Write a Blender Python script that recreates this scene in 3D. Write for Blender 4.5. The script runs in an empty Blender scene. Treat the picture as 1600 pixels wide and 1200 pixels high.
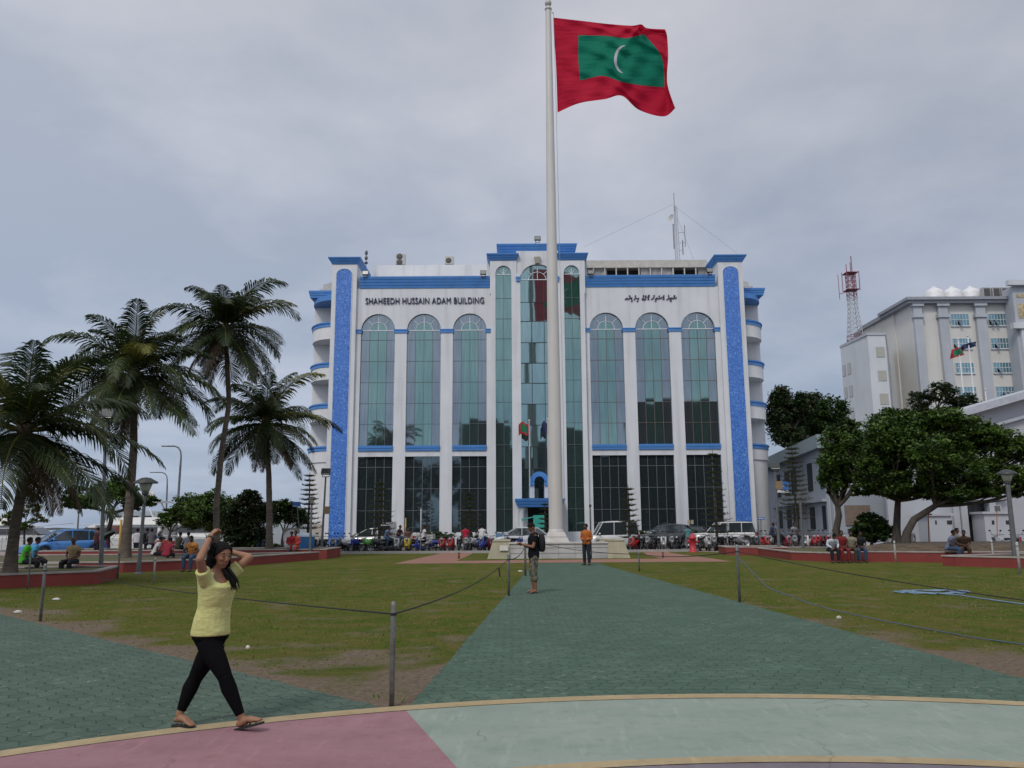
import bpy, bmesh, math, random
from mathutils import Vector, Matrix
R=math.radians; PI=math.pi
sc=bpy.context.scene; COL=sc.collection
rnd=random.Random(7)
# ---------- measured camera ----------
F=1280.0; TH=math.atan(222/1280.0); RO=R(-0.36); CZ=1.6
def _b():
    ct,st=math.cos(TH),math.sin(TH); c,s=math.cos(RO),math.sin(RO)
    r0=Vector((1,0,0));u0=Vector((0,-st,ct));f=Vector((0,ct,st))
    return c*r0+s*u0, -s*r0+c*u0, f
_R,_U,_Fw=_b()
def ray(u,v): return _R*((u-800)/F)+_U*((600-v)/F)+_Fw
def gz(u,v,z=0.0):
    d=ray(u,v); t=(z-CZ)/d.z; return Vector((d.x*t,d.y*t,z))
def ay(u,v,Y):
    d=ray(u,v); t=Y/d.y; return Vector((d.x*t,Y,CZ+d.z*t))
cam=bpy.data.cameras.new('camera'); co=bpy.data.objects.new('camera',cam); COL.objects.link(co)
cam.sensor_width=36; cam.lens=36*F/1600; cam.clip_start=.1; cam.clip_end=6000
M=Matrix.Identity(4)
for i in range(3): M[i][0]=_R[i]; M[i][1]=_U[i]; M[i][2]=-_Fw[i]
M[2][3]=CZ
co.matrix_world=M; sc.camera=co
sc.render.resolution_x=1024; sc.render.resolution_y=768
# ---------- mesh builder ----------
class MB:
    def __init__(s): s.v=[];s.f=[];s.m=[];s.sm=[];s.uv=None
    def add(s,vs,fs,mi=0,smooth=False):
        n=len(s.v); s.v+= [Vector(p) for p in vs]
        for f in fs: s.f.append([n+i for i in f]); s.m.append(mi); s.sm.append(smooth)
        return s
    def quad(s,a,b,c,d,mi=0): return s.add([a,b,c,d],[(0,1,2,3)],mi)
    def box(s,x0,x1,y0,y1,z0,z1,mi=0):
        vs=[(x0,y0,z0),(x1,y0,z0),(x1,y1,z0),(x0,y1,z0),(x0,y0,z1),(x1,y0,z1),(x1,y1,z1),(x0,y1,z1)]
        return s.add(vs,[(0,3,2,1),(4,5,6,7),(0,1,5,4),(1,2,6,5),(2,3,7,6),(3,0,4,7)],mi)
    def cbox(s,c,sx,sy,sz,mi=0,rz=0,rx=0,ry=0):
        Rm=Matrix.Rotation(rz,3,'Z')@Matrix.Rotation(ry,3,'Y')@Matrix.Rotation(rx,3,'X'); c=Vector(c)
        vs=[c+Rm@Vector((a*sx/2,b*sy/2,d*sz/2)) for d in(-1,1) for a,b in((-1,-1),(1,-1),(1,1),(-1,1))]
        return s.add(vs,[(0,3,2,1),(4,5,6,7),(0,1,5,4),(1,2,6,5),(2,3,7,6),(3,0,4,7)],mi)
    def prism(s,poly,z0,z1,mi=0,cap=True,mc=None):
        n=len(poly); vs=[(p[0],p[1],z0) for p in poly]+[(p[0],p[1],z1) for p in poly]
        s.add(vs,[(i,(i+1)%n,n+(i+1)%n,n+i) for i in range(n)],mi)
        if cap:
            s.add(vs[n:],[tuple(range(n))],mi if mc is None else mc); s.add(vs[:n],[tuple(range(n-1,-1,-1))],mi)
        return s
    def tube(s,pts,rad,n=8,mi=0,cap=True,smooth=True,sq=None):
        pts=[Vector(p) for p in pts]; k=len(pts)
        if not hasattr(rad,'__len__'): rad=[rad]*k
        vs=[];up=None
        for i,p in enumerate(pts):
            d=(pts[min(i+1,k-1)]-pts[max(i-1,0)])
            if d.length<1e-9: d=Vector((0,0,1))
            d.normalize()
            if up is None:
                up=Vector((1,0,0)) if abs(d.x)<.8 else Vector((0,1,0))
            a=(up-d*up.dot(d))
            if a.length<1e-6: a=d.orthogonal()
            a.normalize(); up=a; b=d.cross(a)
            for j in range(n):
                t=2*PI*j/n; q=sq[i] if sq else 1.0
                vs.append(p+a*math.cos(t)*rad[i]+b*math.sin(t)*rad[i]*q)
        fs=[(i*n+j,i*n+(j+1)%n,(i+1)*n+(j+1)%n,(i+1)*n+j) for i in range(k-1) for j in range(n)]
        s.add(vs,fs,mi,smooth)
        if cap:
            s.add(vs[:n],[tuple(range(n-1,-1,-1))],mi); s.add(vs[-n:],[tuple(range(n))],mi)
        return s
    def lathe(s,prof,c=(0,0,0),n=16,mi=0,smooth=True,a0=0,a1=2*PI,sx=1,sy=1):
        full=abs(a1-a0-2*PI)<1e-6; m=n if full else n+1; c=Vector(c); vs=[]
        for r,z in prof:
            for j in range(m):
                t=a0+(a1-a0)*j/n; vs.append(c+Vector((r*math.cos(t)*sx,r*math.sin(t)*sy,z)))
        fs=[]
        for i in range(len(prof)-1):
            for j in range(n):
                j2=(j+1)%m; fs.append((i*m+j,i*m+j2,(i+1)*m+j2,(i+1)*m+j))
        return s.add(vs,fs,mi,smooth)
    def ball(s,c,rx,ry=None,rz=None,n=12,mi=0,rot=None):
        ry=ry or rx; rz=rz or rx; k=max(6,n*2//3); c=Vector(c); vs=[];fs=[]
        for i in range(k+1):
            t=PI*i/k
            for j in range(n):
                p=Vector((rx*math.sin(t)*math.cos(2*PI*j/n),ry*math.sin(t)*math.sin(2*PI*j/n),-rz*math.cos(t)))
                vs.append(c+((rot@p) if rot else p))
        for i in range(k):
            for j in range(n): fs.append((i*n+j,i*n+(j+1)%n,(i+1)*n+(j+1)%n,(i+1)*n+j))
        return s.add(vs,fs,mi,True)
    def loft(s,secs,mi=0,smooth=True,cap=True):
        n=len(secs[0]); vs=[p for q in secs for p in q]
        s.add(vs,[(i*n+j,i*n+(j+1)%n,(i+1)*n+(j+1)%n,(i+1)*n+j) for i in range(len(secs)-1) for j in range(n)],mi,smooth)
        if cap:
            s.add(secs[0],[tuple(range(n-1,-1,-1))],mi); s.add(secs[-1],[tuple(range(n))],mi)
        return s
    def xf(s,mat):
        s.v=[mat@p for p in s.v]; return s
    def build(s,name,mats,parent=None,world=False,loc=None,bevel=0):
        off=Vector((0,0,0))
        if world and parent is not None: off=parent_loc(parent)
        if loc is not None: off=Vector(loc)
        me=bpy.data.meshes.new(name)
        me.from_pydata([tuple(p-off) for p in s.v],[],s.f)
        if not isinstance(mats,(list,tuple)): mats=[mats]
        for m_ in mats: me.materials.append(m_)
        me.polygons.foreach_set('material_index',s.m); me.polygons.foreach_set('use_smooth',s.sm)
        if s.uv:
            ul=me.uv_layers.new(name='UVMap')
            for l in me.loops: ul.data[l.index].uv=s.uv[l.vertex_index]
        me.update()
        o=bpy.data.objects.new(name,me); COL.objects.link(o)
        if parent is not None: o.parent=parent
        if loc is not None: o.location=loc
        if bevel:
            b=o.modifiers.new('bevel','BEVEL'); b.width=bevel; b.segments=2; b.limit_method='ANGLE'; b.angle_limit=R(40)
        return o
def parent_loc(o):
    p=Vector(o.location)
    while o.parent: o=o.parent; p+=Vector(o.location)
    return p
def tag(o,label=None,cat=None,group=None,kind=None):
    if label: o['label']=label
    if cat: o['category']=cat
    if group: o['group']=group
    if kind: o['kind']=kind
    return o
def thing(name,label,cat,loc=(0,0,0),rz=0,group=None):
    o=bpy.data.objects.new(name,None); COL.objects.link(o); o.location=loc; o.rotation_euler=(0,0,rz); o.empty_display_size=.2
    return tag(o,label,cat,group)
def struct(name,mb,mats,kind='structure'): return tag(mb.build(name,mats),kind=kind)
def kids(o): return [c for c in bpy.data.objects if c.parent==o]
KC={}
def copy_tree(o,parent=None,label=None,group=None,loc=None,rz=None,swap=None,scale=None):
    c=o.copy(); COL.objects.link(c); c.parent=parent
    if label: c['label']=label
    if group: c['group']=group
    if loc is not None: c.location=loc
    if rz is not None: c.rotation_euler=(0,0,rz)
    if scale: c.scale=(scale,)*3
    if swap and c.type=='MESH': remat(c,swap)
    if o.name not in KC: KC[o.name]=kids(o)
    for ch in KC[o.name]: copy_tree(ch,c,swap=swap)
    return c
RM={}
def remat(c,swap):
    if not any(m and m.name in swap for m in c.data.materials): return
    k=(c.data.name,tuple(sorted((a,b.name) for a,b in swap.items())))
    if k not in RM:
        me=c.data.copy()
        for i,m in enumerate(me.materials):
            if m and m.name in swap: me.materials[i]=swap[m.name]
        RM[k]=me
    c.data=RM[k]
# ---------- materials ----------
MT={}
def mat(name,col,rough=.7,metal=0.0,var=.12,scale=3.0,bump=0.0,bscale=40.0,spec=.5,coords='Object',trans=0,stain=None,detail=4):
    if name in MT: return MT[name]
    m=bpy.data.materials.new(name); m.use_nodes=True; nt=m.node_tree; b=nt.nodes['Principled BSDF']
    b.inputs['Roughness'].default_value=rough; b.inputs['Metallic'].default_value=metal
    b.inputs['Specular IOR Level'].default_value=spec
    if trans: b.inputs['Transmission Weight'].default_value=trans
    col=(*col,1)
    b.inputs['Base Color'].default_value=col; m.diffuse_color=col
    if var or stain:
        tc=nt.nodes.new('ShaderNodeTexCoord'); nz=nt.nodes.new('ShaderNodeTexNoise'); nz.inputs['Scale'].default_value=scale; nz.inputs['Detail'].default_value=detail
        nt.links.new(tc.outputs[coords],nz.inputs['Vector'])
        mx=nt.nodes.new('ShaderNodeMix'); mx.data_type='RGBA'; mx.blend_type='MIX'
        mx.inputs[6].default_value=tuple(min(1,c*(1-var)) for c in col[:3])+(1,)
        mx.inputs[7].default_value=tuple(min(1,c*(1+var)) for c in col[:3])+(1,)
        cr=nt.nodes.new('ShaderNodeMapRange'); cr.inputs[1].default_value=.3; cr.inputs[2].default_value=.7
        nt.links.new(nz.outputs['Fac'],cr.inputs[0]); nt.links.new(cr.outputs[0],mx.inputs[0])
        out=mx.outputs[2]
        if stain: # (colour, amount, stretched scale)
            mp=nt.nodes.new('ShaderNodeMapping'); mp.inputs['Scale'].default_value=stain[2]
            n2=nt.nodes.new('ShaderNodeTexNoise'); n2.inputs['Scale'].default_value=1; n2.inputs['Detail'].default_value=6
            nt.links.new(tc.outputs[coords],mp.inputs[0]); nt.links.new(mp.outputs[0],n2.inputs['Vector'])
            r2=nt.nodes.new('ShaderNodeMapRange'); r2.inputs[1].default_value=.5; r2.inputs[2].default_value=.78; r2.inputs[4].default_value=stain[1]
            nt.links.new(n2.outputs['Fac'],r2.inputs[0])
            m2=nt.nodes.new('ShaderNodeMix'); m2.data_type='RGBA'; m2.inputs[7].default_value=(*stain[0],1)
            nt.links.new(r2.outputs[0],m2.inputs[0]); nt.links.new(out,m2.inputs[6]); out=m2.outputs[2]
        nt.links.new(out,b.inputs['Base Color'])
    if bump:
        tc2=nt.nodes.new('ShaderNodeTexCoord'); n3=nt.nodes.new('ShaderNodeTexNoise'); n3.inputs['Scale'].default_value=bscale
        bp=nt.nodes.new('ShaderNodeBump'); bp.inputs['Strength'].default_value=bump; bp.inputs['Distance'].default_value=.05
        nt.links.new(tc2.outputs[coords],n3.inputs['Vector']); nt.links.new(n3.outputs['Fac'],bp.inputs['Height']); nt.links.new(bp.outputs[0],b.inputs['Normal'])
    MT[name]=m; return m
class NT:
    def __init__(s,name):
        s.m=bpy.data.materials.new(name); s.m.use_nodes=True; s.t=s.m.node_tree; s.b=s.t.nodes['Principled BSDF']; MT[name]=s.m
    def n(s,typ,**kw):
        x=s.t.nodes.new('ShaderNode'+typ)
        for k,v in kw.items():
            if k.startswith('i_'): x.inputs[int(k[2:]) if k[2:].isdigit() else k[2:].replace('_',' ')].default_value=v
            else: setattr(x,k,v)
        return x
    def l(s,a,b): s.t.links.new(a,b)
    def noise(s,vec,scale,detail=4,rough=.5):
        x=s.n('TexNoise'); x.inputs['Scale'].default_value=scale; x.inputs['Detail'].default_value=detail; x.inputs['Roughness'].default_value=rough
        s.l(vec,x.inputs['Vector']); return x.outputs['Fac']
    def rng(s,v,a,b,c=0,d=1):
        x=s.n('MapRange'); 
        for i,q in ((1,a),(2,b),(3,c),(4,d)): x.inputs[i].default_value=q
        s.l(v,x.inputs[0]); return x.outputs[0]
    def mix(s,f,a,b,mode='MIX'):
        x=s.n('Mix'); x.data_type='RGBA'; x.blend_type=mode
        for i,q in ((0,f),(6,a),(7,b)):
            if hasattr(q,'links'): s.l(q,x.inputs[i])
            else: x.inputs[i].default_value=(*q,1) if isinstance(q,tuple) else q
        return x.outputs[2]
    def math(s,op,a,b=None,c=None):
        x=s.n('Math'); x.operation=op
        for i,q in ((0,a),(1,b),(2,c)):
            if q is None: continue
            if hasattr(q,'links'): s.l(q,x.inputs[i])
            else: x.inputs[i].default_value=q
        return x.outputs[0]
    def bump(s,h,st=.3,d=.02):
        x=s.n('Bump'); x.inputs['Strength'].default_value=st; x.inputs['Distance'].default_value=d
        s.l(h,x.inputs['Height']); s.l(x.outputs[0],s.b.inputs['Normal'])
    def base(s,c,rough=None):
        s.l(c,s.b.inputs['Base Color'])
        if rough is not None: s.b.inputs['Roughness'].default_value=rough
# ---------- world: overcast sky ----------
SUN_EL=R(48); SUN_AZ=R(205)   # azimuth clockwise from +Y: behind the camera, a little to the left
w=bpy.data.worlds.new('World'); sc.world=w; w.use_nodes=True; nt=w.node_tree; bg=nt.nodes['Background']
sky=nt.nodes.new('ShaderNodeTexSky'); sky.sky_type='NISHITA'; sky.sun_disc=False; sky.sun_elevation=SUN_EL; sky.sun_rotation=SUN_AZ
tc=nt.nodes.new('ShaderNodeTexCoord'); sep=nt.nodes.new('ShaderNodeSeparateXYZ'); nt.links.new(tc.outputs['Generated'],sep.inputs[0])
def wn(typ,**k):
    x=nt.nodes.new('ShaderNode'+typ)
    for a,b in k.items(): setattr(x,a,b)
    return x
def wmath(op,a,b=0.0,c=0.0):
    x=wn('Math',operation=op)
    for i,q in enumerate((a,b,c)):
        if hasattr(q,'links'): nt.links.new(q,x.inputs[i])
        else: x.inputs[i].default_value=q
    return x.outputs[0]
zc=wmath('MAXIMUM',sep.outputs['Z'],0.0)
# cloud layer: direction projected on a flat ceiling so that clouds shrink towards the horizon
den=wmath('ADD',zc,.22)
cx=wmath('DIVIDE',sep.outputs['X'],den); cy=wmath('DIVIDE',sep.outputs['Y'],den)
cmb=wn('CombineXYZ'); nt.links.new(cx,cmb.inputs[0]); nt.links.new(cy,cmb.inputs[1])
def wnoise(scale,detail,rough,off):
    mp=wn('Mapping'); mp.inputs['Location'].default_value=off; nt.links.new(cmb.outputs[0],mp.inputs[0])
    x=wn('TexNoise'); x.inputs['Scale'].default_value=scale; x.inputs['Detail'].default_value=detail; x.inputs['Roughness'].default_value=rough; x.inputs['Distortion'].default_value=.25
    nt.links.new(mp.outputs[0],x.inputs['Vector']); return x.outputs['Fac']
n1=wnoise(1.1,7,.52,(3.1,1.7,0)); n2=wnoise(3.2,6,.55,(8.2,4.4,0))
nsum=wmath('ADD',wmath('MULTIPLY',n1,.7),wmath('MULTIPLY',n2,.3))
ramp=wn('ValToRGB'); nt.links.new(nsum,ramp.inputs[0])
e=ramp.color_ramp.elements; e[0].position=.40; e[0].color=(3.45,3.8,4.45,1); e[1].position=.62; e[1].color=(5.15,5.25,5.7,1)
# brightness grows with elevation and towards the hidden sun behind the camera
hr=wn('ValToRGB'); nt.links.new(zc,hr.inputs[0]); he=hr.color_ramp.elements
he[0].position=0; he[0].color=(.66,.75,.88,1); he[1].position=1; he[1].color=(1.25,1.22,1.16,1)
x=he.new(.22); x.color=(.82,.87,.95,1); x=he.new(.55); x.color=(1.02,1.0,.99,1)
mu=wn('Mix',data_type='RGBA',blend_type='MULTIPLY'); mu.inputs[0].default_value=1
nt.links.new(ramp.outputs[0],mu.inputs[6]); nt.links.new(hr.outputs[0],mu.inputs[7])
back=wmath('MULTIPLY_ADD',sep.outputs['Y'],-.42,1.18)
back=wmath('MAXIMUM',back,.88)
back=wmath('MULTIPLY_ADD',sep.outputs['X'],-.13,back)
sc2=wn('VectorMath',operation='SCALE'); nt.links.new(mu.outputs[2],sc2.inputs[0]); nt.links.new(back,sc2.inputs['Scale'])
mxs=wn('Mix',data_type='RGBA'); mxs.inputs[0].default_value=.93
nt.links.new(sky.outputs[0],mxs.inputs[6]); nt.links.new(sc2.outputs[0],mxs.inputs[7])
nt.links.new(mxs.outputs[2],bg.inputs[0]); bg.inputs[1].default_value=.1
sl=bpy.data.lights.new('sun','SUN'); sl.energy=1.1; sl.angle=R(12); sl.color=(1,.95,.88)
so=bpy.data.objects.new('sun',sl); COL.objects.link(so)
sd=Vector((math.sin(SUN_AZ)*math.cos(SUN_EL),math.cos(SUN_AZ)*math.cos(SUN_EL),math.sin(SUN_EL)))
so.rotation_euler=sd.to_track_quat('Z','Y').to_euler(); so.location=(0,-20,60)
vs=sc.view_settings; vs.view_transform='Standard'; vs.look='None'; vs.gamma=1; vs.exposure=.46
# ================= GROUND =================
CX,CY,RR=1.81,-0.917,9.06
def arc(r,a0,a1,n): return [(CX+r*math.sin(a0+(a1-a0)*i/n),CY+r*math.cos(a0+(a1-a0)*i/n)) for i in range(n+1)]
def sheet(poly,z): 
    m=MB(); m.add([(p[0],p[1],z) for p in poly],[tuple(range(len(poly)))]); 
    # make sure it faces up
    a=sum(poly[i][0]*poly[(i+1)%len(poly)][1]-poly[(i+1)%len(poly)][0]*poly[i][1] for i in range(len(poly)))
    if a<0: m.f=[f[::-1] for f in m.f]
    return m
# asphalt everywhere on the island
g=NT('asphalt'); tcn=g.n('TexCoord').outputs['Object']
a=g.noise(tcn,.25,5); b_=g.noise(tcn,60,2)
c=g.mix(g.rng(a,.35,.65),(.052,.052,.055),(.085,.083,.08)); c=g.mix(g.rng(b_,.3,.7,0,.35),c,(.12,.115,.11)); g.base(c,.85); g.bump(b_,.3)
island=[(-400,-300),(400,-300),(400,600),(-22,600),(-22,76),(-30,66),(-400,66)]
struct('road',sheet(island,-.008),MT['asphalt'])
# sea
s=NT('sea_water'); tcn=s.n('TexCoord').outputs['Object']
s.base(s.mix(s.rng(s.noise(tcn,.05,3),.3,.7),(.04,.075,.10),(.06,.095,.12)),.12); s.bump(s.noise(tcn,.8,6),.5,.3)
struct('sea',sheet([(-3500,-500),(3500,-500),(3500,5500),(-3500,5500)],-1.3),MT['sea_water'])
m=MB()
for i in range(len(island)):
    p,q=island[i],island[(i+1)%len(island)]; m.quad((*p,-1.5),(*q,-1.5),(*q,-.012),(*p,-.012))
tag(m.build('quay_wall',mat('quay_concrete',(.28,.27,.25),.9)),'grey concrete quay edge above the sea','quay wall')
# lawn
g=NT('lawn_grass'); tcn=g.n('TexCoord').outputs['Object']
n_a=g.noise(tcn,.22,5,.6); n_b=g.noise(tcn,1.6,6,.65); n_c=g.noise(tcn,38,3,.65)
c=g.mix(g.rng(n_a,.35,.65),(.052,.092,.012),(.112,.118,.022))
c=g.mix(g.rng(n_b,.40,.64,0,.95),c,(.150,.118,.042)); c=g.mix(g.rng(g.noise(tcn,5.5,5,.7),.5,.7,0,.6),c,(.040,.075,.010))
c=g.mix(g.rng(n_c,.4,.75,0,.55),c,(.035,.062,.010))
sx=g.n('SeparateXYZ'); g.l(tcn,sx.inputs[0])
# worn bare earth close to the plaza and path edges
cxv=g.math('SUBTRACT',sx.outputs[0],CX); cyv=g.math('SUBTRACT',sx.outputs[1],CY)
dist=g.math('SQRT',g.math('ADD',g.math('MULTIPLY',cxv,cxv),g.math('MULTIPLY',cyv,cyv)))
near=g.rng(dist,9.6,15,.30,-.05)
# distance to the left path edge line
ex,ey=(-1.13,7.69),(-9.8,16.14); L=math.dist(ex,ey); nx,ny=(ey[1]-ex[1])/L,-(ey[0]-ex[0])/L
dl=g.math('ADD',g.math('MULTIPLY',g.math('SUBTRACT',sx.outputs[0],ex[0]),nx),g.math('MULTIPLY',g.math('SUBTRACT',sx.outputs[1],ex[1]),ny))
edge=g.rng(g.math('ABSOLUTE',dl),0,1.5,.26,0)
# distance to right path edge
fx,fy=(5.28,8.89),(3.72,33.8); L=math.dist(fx,fy); mx_,my_=(fy[1]-fx[1])/L,-(fy[0]-fx[0])/L
dr=g.math('ADD',g.math('MULTIPLY',g.math('SUBTRACT',sx.outputs[0],fx[0]),mx_),g.math('MULTIPLY',g.math('SUBTRACT',sx.outputs[1],fx[1]),my_))
edger=g.math('MULTIPLY',g.rng(g.math('ABSOLUTE',dr),0,1.2,.18,0),g.rng(sx.outputs[1],10,22,1,0))
patch=g.noise(tcn,.75,7,.62)
dm=g.math('ADD',g.math('MAXIMUM',g.math('ADD',patch,near),g.math('ADD',patch,edge)),edger)
mask=g.rng(dm,.575,.72)
dirt=g.mix(g.rng(g.noise(tcn,14,5,.7),.35,.65),(.12,.088,.062),(.21,.165,.125))
dirt=g.mix(g.rng(g.noise(tcn,70,2),.62,.7),dirt,(.26,.23,.19))
c=g.mix(mask,c,dirt); g.base(c,.95); g.bump(g.math('ADD',g.noise(tcn,45,4,.7),g.math('MULTIPLY',n_b,1.5)),.7,.05)
g.b.inputs['Specular IOR Level'].default_value=.03
lawn=[gz(-700,930)[:2],(-20,7.0),(-7,3),(0,5),(9,4),(22,8),(27,26),(22,43),(10,50.5),(-14,50.5),gz(470,878)[:2],gz(190,897)[:2],gz(-60,925)[:2]]
lawn=[(-30,4),(30,4),(30,24),(23,30),(19.5,44.5),(11,50.6),(-12.5,50.6),(-13,44),(-14.8,36.5),(-18,30),(-24,22)]
struct('lawn',sheet(lawn,.0),MT['lawn_grass'])
# grass blades near the camera
def grass():
    m=MB(); r=random.Random(3)
    def inl(x,y):
        if math.hypot(x-CX,y-CY)<RR+.12: return False
        d1=(x-ex[0])*nx+(y-ex[1])*ny
        if x<0 and d1<.15: return False
        t=(y-7.76)/(35.9-7.76); xl=-.94+(.91+.94)*t
        t2=(y-8.89)/(33.8-8.89); xr=5.28+(3.72-5.28)*t2
        if xl-.1<x<xr+.05: return False
        return True
    N=0
    while N<34000:
        y=7.2+20*r.random()**1.7; x=-13+32*r.random()
        if not inl(x,y): continue
        d=math.hypot(x-CX,y-CY)
        v=math.sin(x*1.9+y*.7)+math.sin(y*2.3-x*.8+1)+math.sin(x*.6+2)
        if d<12.5 and v<1.0-(d-9)*.15 and r.random()<.93: continue
        h=.010+.012*r.random()+(.03 if d<9.8 and v>1 else 0); a=r.random()*6.28; wd=.003+.003*r.random()+.0004*y
        dx,dy=math.cos(a)*wd,math.sin(a)*wd; lx,ly=(r.random()-.5)*h*2.2,(r.random()-.5)*h*2.2
        m.add([(x-dx,y-dy,.001),(x+dx,y+dy,.001),(x+lx,y+ly,h)],[(0,1,2)],r.choice((0,0,1))); N+=1
    o=m.build('grass',[mat('blade_green',(.09,.15,.022),.8,var=.3,scale=2,spec=.2),mat('blade_dry',(.17,.165,.045),.8,var=.3,scale=2,spec=.2)]); tag(o,kind='stuff'); 
grass()
# interlocking green pavers
def paver(name,c1,c2,sc_,ang):
    g=NT(name); tcn=g.n('TexCoord').outputs['Object']; mp=g.n('Mapping'); mp.inputs['Rotation'].default_value=(0,0,ang); g.l(tcn,mp.inputs[0])
    wv=g.n('VectorMath',operation='ADD'); sn=g.n('SeparateXYZ'); g.l(mp.outputs[0],sn.inputs[0])
    # zig-zag edges make the blocks interlock
    zx=g.math('PINGPONG',g.math('MULTIPLY',sn.outputs[0],1),.11); zy=g.math('PINGPONG',sn.outputs[1],.11)
    cb=g.n('CombineXYZ'); g.l(g.math('ADD',sn.outputs[0],g.math('MULTIPLY',zy,.45)),cb.inputs[0]); g.l(g.math('ADD',sn.outputs[1],g.math('MULTIPLY',zx,.45)),cb.inputs[1])
    br=g.n('TexBrick'); br.offset=.5; g.l(cb.outputs[0],br.inputs['Vector'])
    br.inputs['Scale'].default_value=1; br.inputs['Brick Width'].default_value=.225; br.inputs['Row Height'].default_value=.17; br.inputs['Mortar Size'].default_value=.008; br.inputs['Mortar Smooth'].default_value=.3; br.inputs['Bias'].default_value=0
    br.inputs['Color1'].default_value=(*c1,1); br.inputs['Color2'].default_value=(*c2,1); br.inputs['Mortar'].default_value=(.028,.045,.036,1)
    n1=g.noise(tcn,.5,5,.6); n2=g.noise(tcn,9,5,.65); n3=g.noise(tcn,55,3,.6)
    c=g.mix(g.rng(n1,.3,.7,0,.45),br.outputs[0],tuple(x*.60 for x in c1)); c=g.mix(g.rng(g.noise(tcn,1.9,6,.7),.5,.72,0,.35),c,tuple(x*1.45 for x in c1))
    c=g.mix(g.rng(n3,.35,.75,0,.35),c,(.04,.065,.055))
    # worn paint: pale chips mostly along joints
    ch=g.math('MULTIPLY',g.rng(n2,.55,.61),g.rng(br.outputs['Fac'],0,.6,.12,1)); 
    ch=g.math('MULTIPLY',ch,g.rng(g.noise(tcn,.9,3),.44,.60)); 
    c=g.mix(g.math('MULTIPLY',ch,.85),c,(.30,.31,.26)); g.base(c,.85); g.b.inputs['Specular IOR Level'].default_value=.12
    inv=g.math('SUBTRACT',1.0,br.outputs['Fac']); g.bump(g.math('ADD',inv,g.math('MULTIPLY',n3,.25)),.6,.012)
    return g.m
pg=paver('green_pavers',(.088,.142,.104),(.066,.112,.083),1,0)
pg2=paver('green_pavers_left',(.094,.136,.106),(.072,.108,.084),1,R(38))
cp=[(-.94,7.4),(.91,36.2),(3.72,36.2),(3.74,33.8),(5.5,6.2),(2,7.4)]
cp=[(-.96,7.6),(.91,36.6),(3.72,36.6),(3.74,33.8),(5.28,9.0),(8.5,5.0),(1.8,5)]
def rough(poly,amp,step,seed):
    r=random.Random(seed); out=[]
    for p,q in zip(poly,poly[1:]+poly[:1]):
        p,q=Vector(p),Vector(q); L=(q-p).length; n=max(1,min(400,int(L/step))); d=(q-p)/L; nn=Vector((-d.y,d.x))
        for i in range(n): out.append(tuple(p+d*(L*i/n)+nn*(r.uniform(-amp,amp) if i else 0)))
    return out
struct('centre_path',sheet(rough(cp,.022,.09,1),.004),pg)
lp=[(-1.13,7.69),(-9.8,16.14),(-24,30),(-34,22),(-18,4),(-5,4.0),(-1,6)]
struct('left_path',sheet(rough(lp,.022,.09,2),.006),pg2)
# round plaza: pale green and pink sectors, ochre bands
def paint(name,c1,c2,dark):
    g=NT(name); t=g.n('TexCoord').outputs['Object']
    mp=g.n('Mapping'); mp.inputs['Scale'].default_value=(1,2.2,1); mp.inputs['Rotation'].default_value=(0,0,.3); g.l(t,mp.inputs[0])
    c=g.mix(g.rng(g.noise(mp.outputs[0],.9,6,.6),.32,.68),c1,c2); c=g.mix(g.rng(g.noise(t,5,6,.7),.5,.72,0,.5),c,dark)
    c=g.mix(g.rng(g.noise(t,120,2),.35,.7,0,.22),c,tuple(x*.6 for x in c1))
    sp=g.n('TexVoronoi'); sp.inputs['Scale'].default_value=2.3; sp.inputs['Randomness'].default_value=1; g.l(t,sp.inputs['Vector'])
    c=g.mix(g.rng(sp.outputs['Distance'],.012,.02,.8,0),c,(.03,.03,.028))
    ve=g.n('TexVoronoi'); ve.feature='DISTANCE_TO_EDGE'; ve.inputs['Scale'].default_value=.33; wp=g.n('VectorMath',operation='ADD'); nzv=g.n('TexNoise'); nzv.inputs['Scale'].default_value=2.2; nzv.inputs['Detail'].default_value=5; g.l(t,nzv.inputs['Vector'])
    vm=g.n('VectorMath',operation='SCALE'); vm.inputs['Scale'].default_value=.5; g.l(nzv.outputs['Color'],vm.inputs[0]); g.l(t,wp.inputs[0]); g.l(vm.outputs[0],wp.inputs[1]); g.l(wp.outputs[0],ve.inputs['Vector'])
    crk=g.math('MULTIPLY',g.rng(ve.outputs['Distance'],.001,.004,.4,0),g.rng(g.noise(t,.7,3),.48,.56)); c=g.mix(crk,c,tuple(x*.35 for x in c1))
    m3=g.n('Mapping'); m3.inputs['Scale'].default_value=(7,1.2,1); m3.inputs['Rotation'].default_value=(0,0,.9); g.l(t,m3.inputs[0]); c=g.mix(g.rng(g.noise(m3.outputs[0],1.4,6,.7),.55,.75,0,.45),c,tuple(min(1,x*1.35) for x in c2))
    g.base(c,.78); g.b.inputs['Specular IOR Level'].default_value=.2; g.bump(g.noise(t,90,4,.7),.5,.006); return g.m
pinkm=paint('pink_paint',(.25,.132,.150),(.31,.17,.188),(.20,.085,.085))
palem=paint('pale_green_paint',(.215,.265,.225),(.275,.315,.275),(.15,.20,.17))
ochm=paint('ochre_paint',(.33,.25,.14),(.40,.32,.19),(.20,.16,.11))
greym=paint('mauve_paint',(.15,.13,.15),(.19,.165,.185),(.12,.10,.11))
AP=math.atan2(-.95-CX,7.58-CY)
def ring(r0,r1,a0,a1,z,n=60):
    o=arc(r1,a0,a1,n); i=arc(r0,a0,a1,n); m=MB()
    m.add([(*p,z) for p in o]+[(*p,z) for p in i],[(k,n+1+k,n+2+k,k+1) for k in range(n)]); return m
struct('pink_pavement',ring(6.98,RR-.13,R(-75),AP,.010),pinkm)
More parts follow.
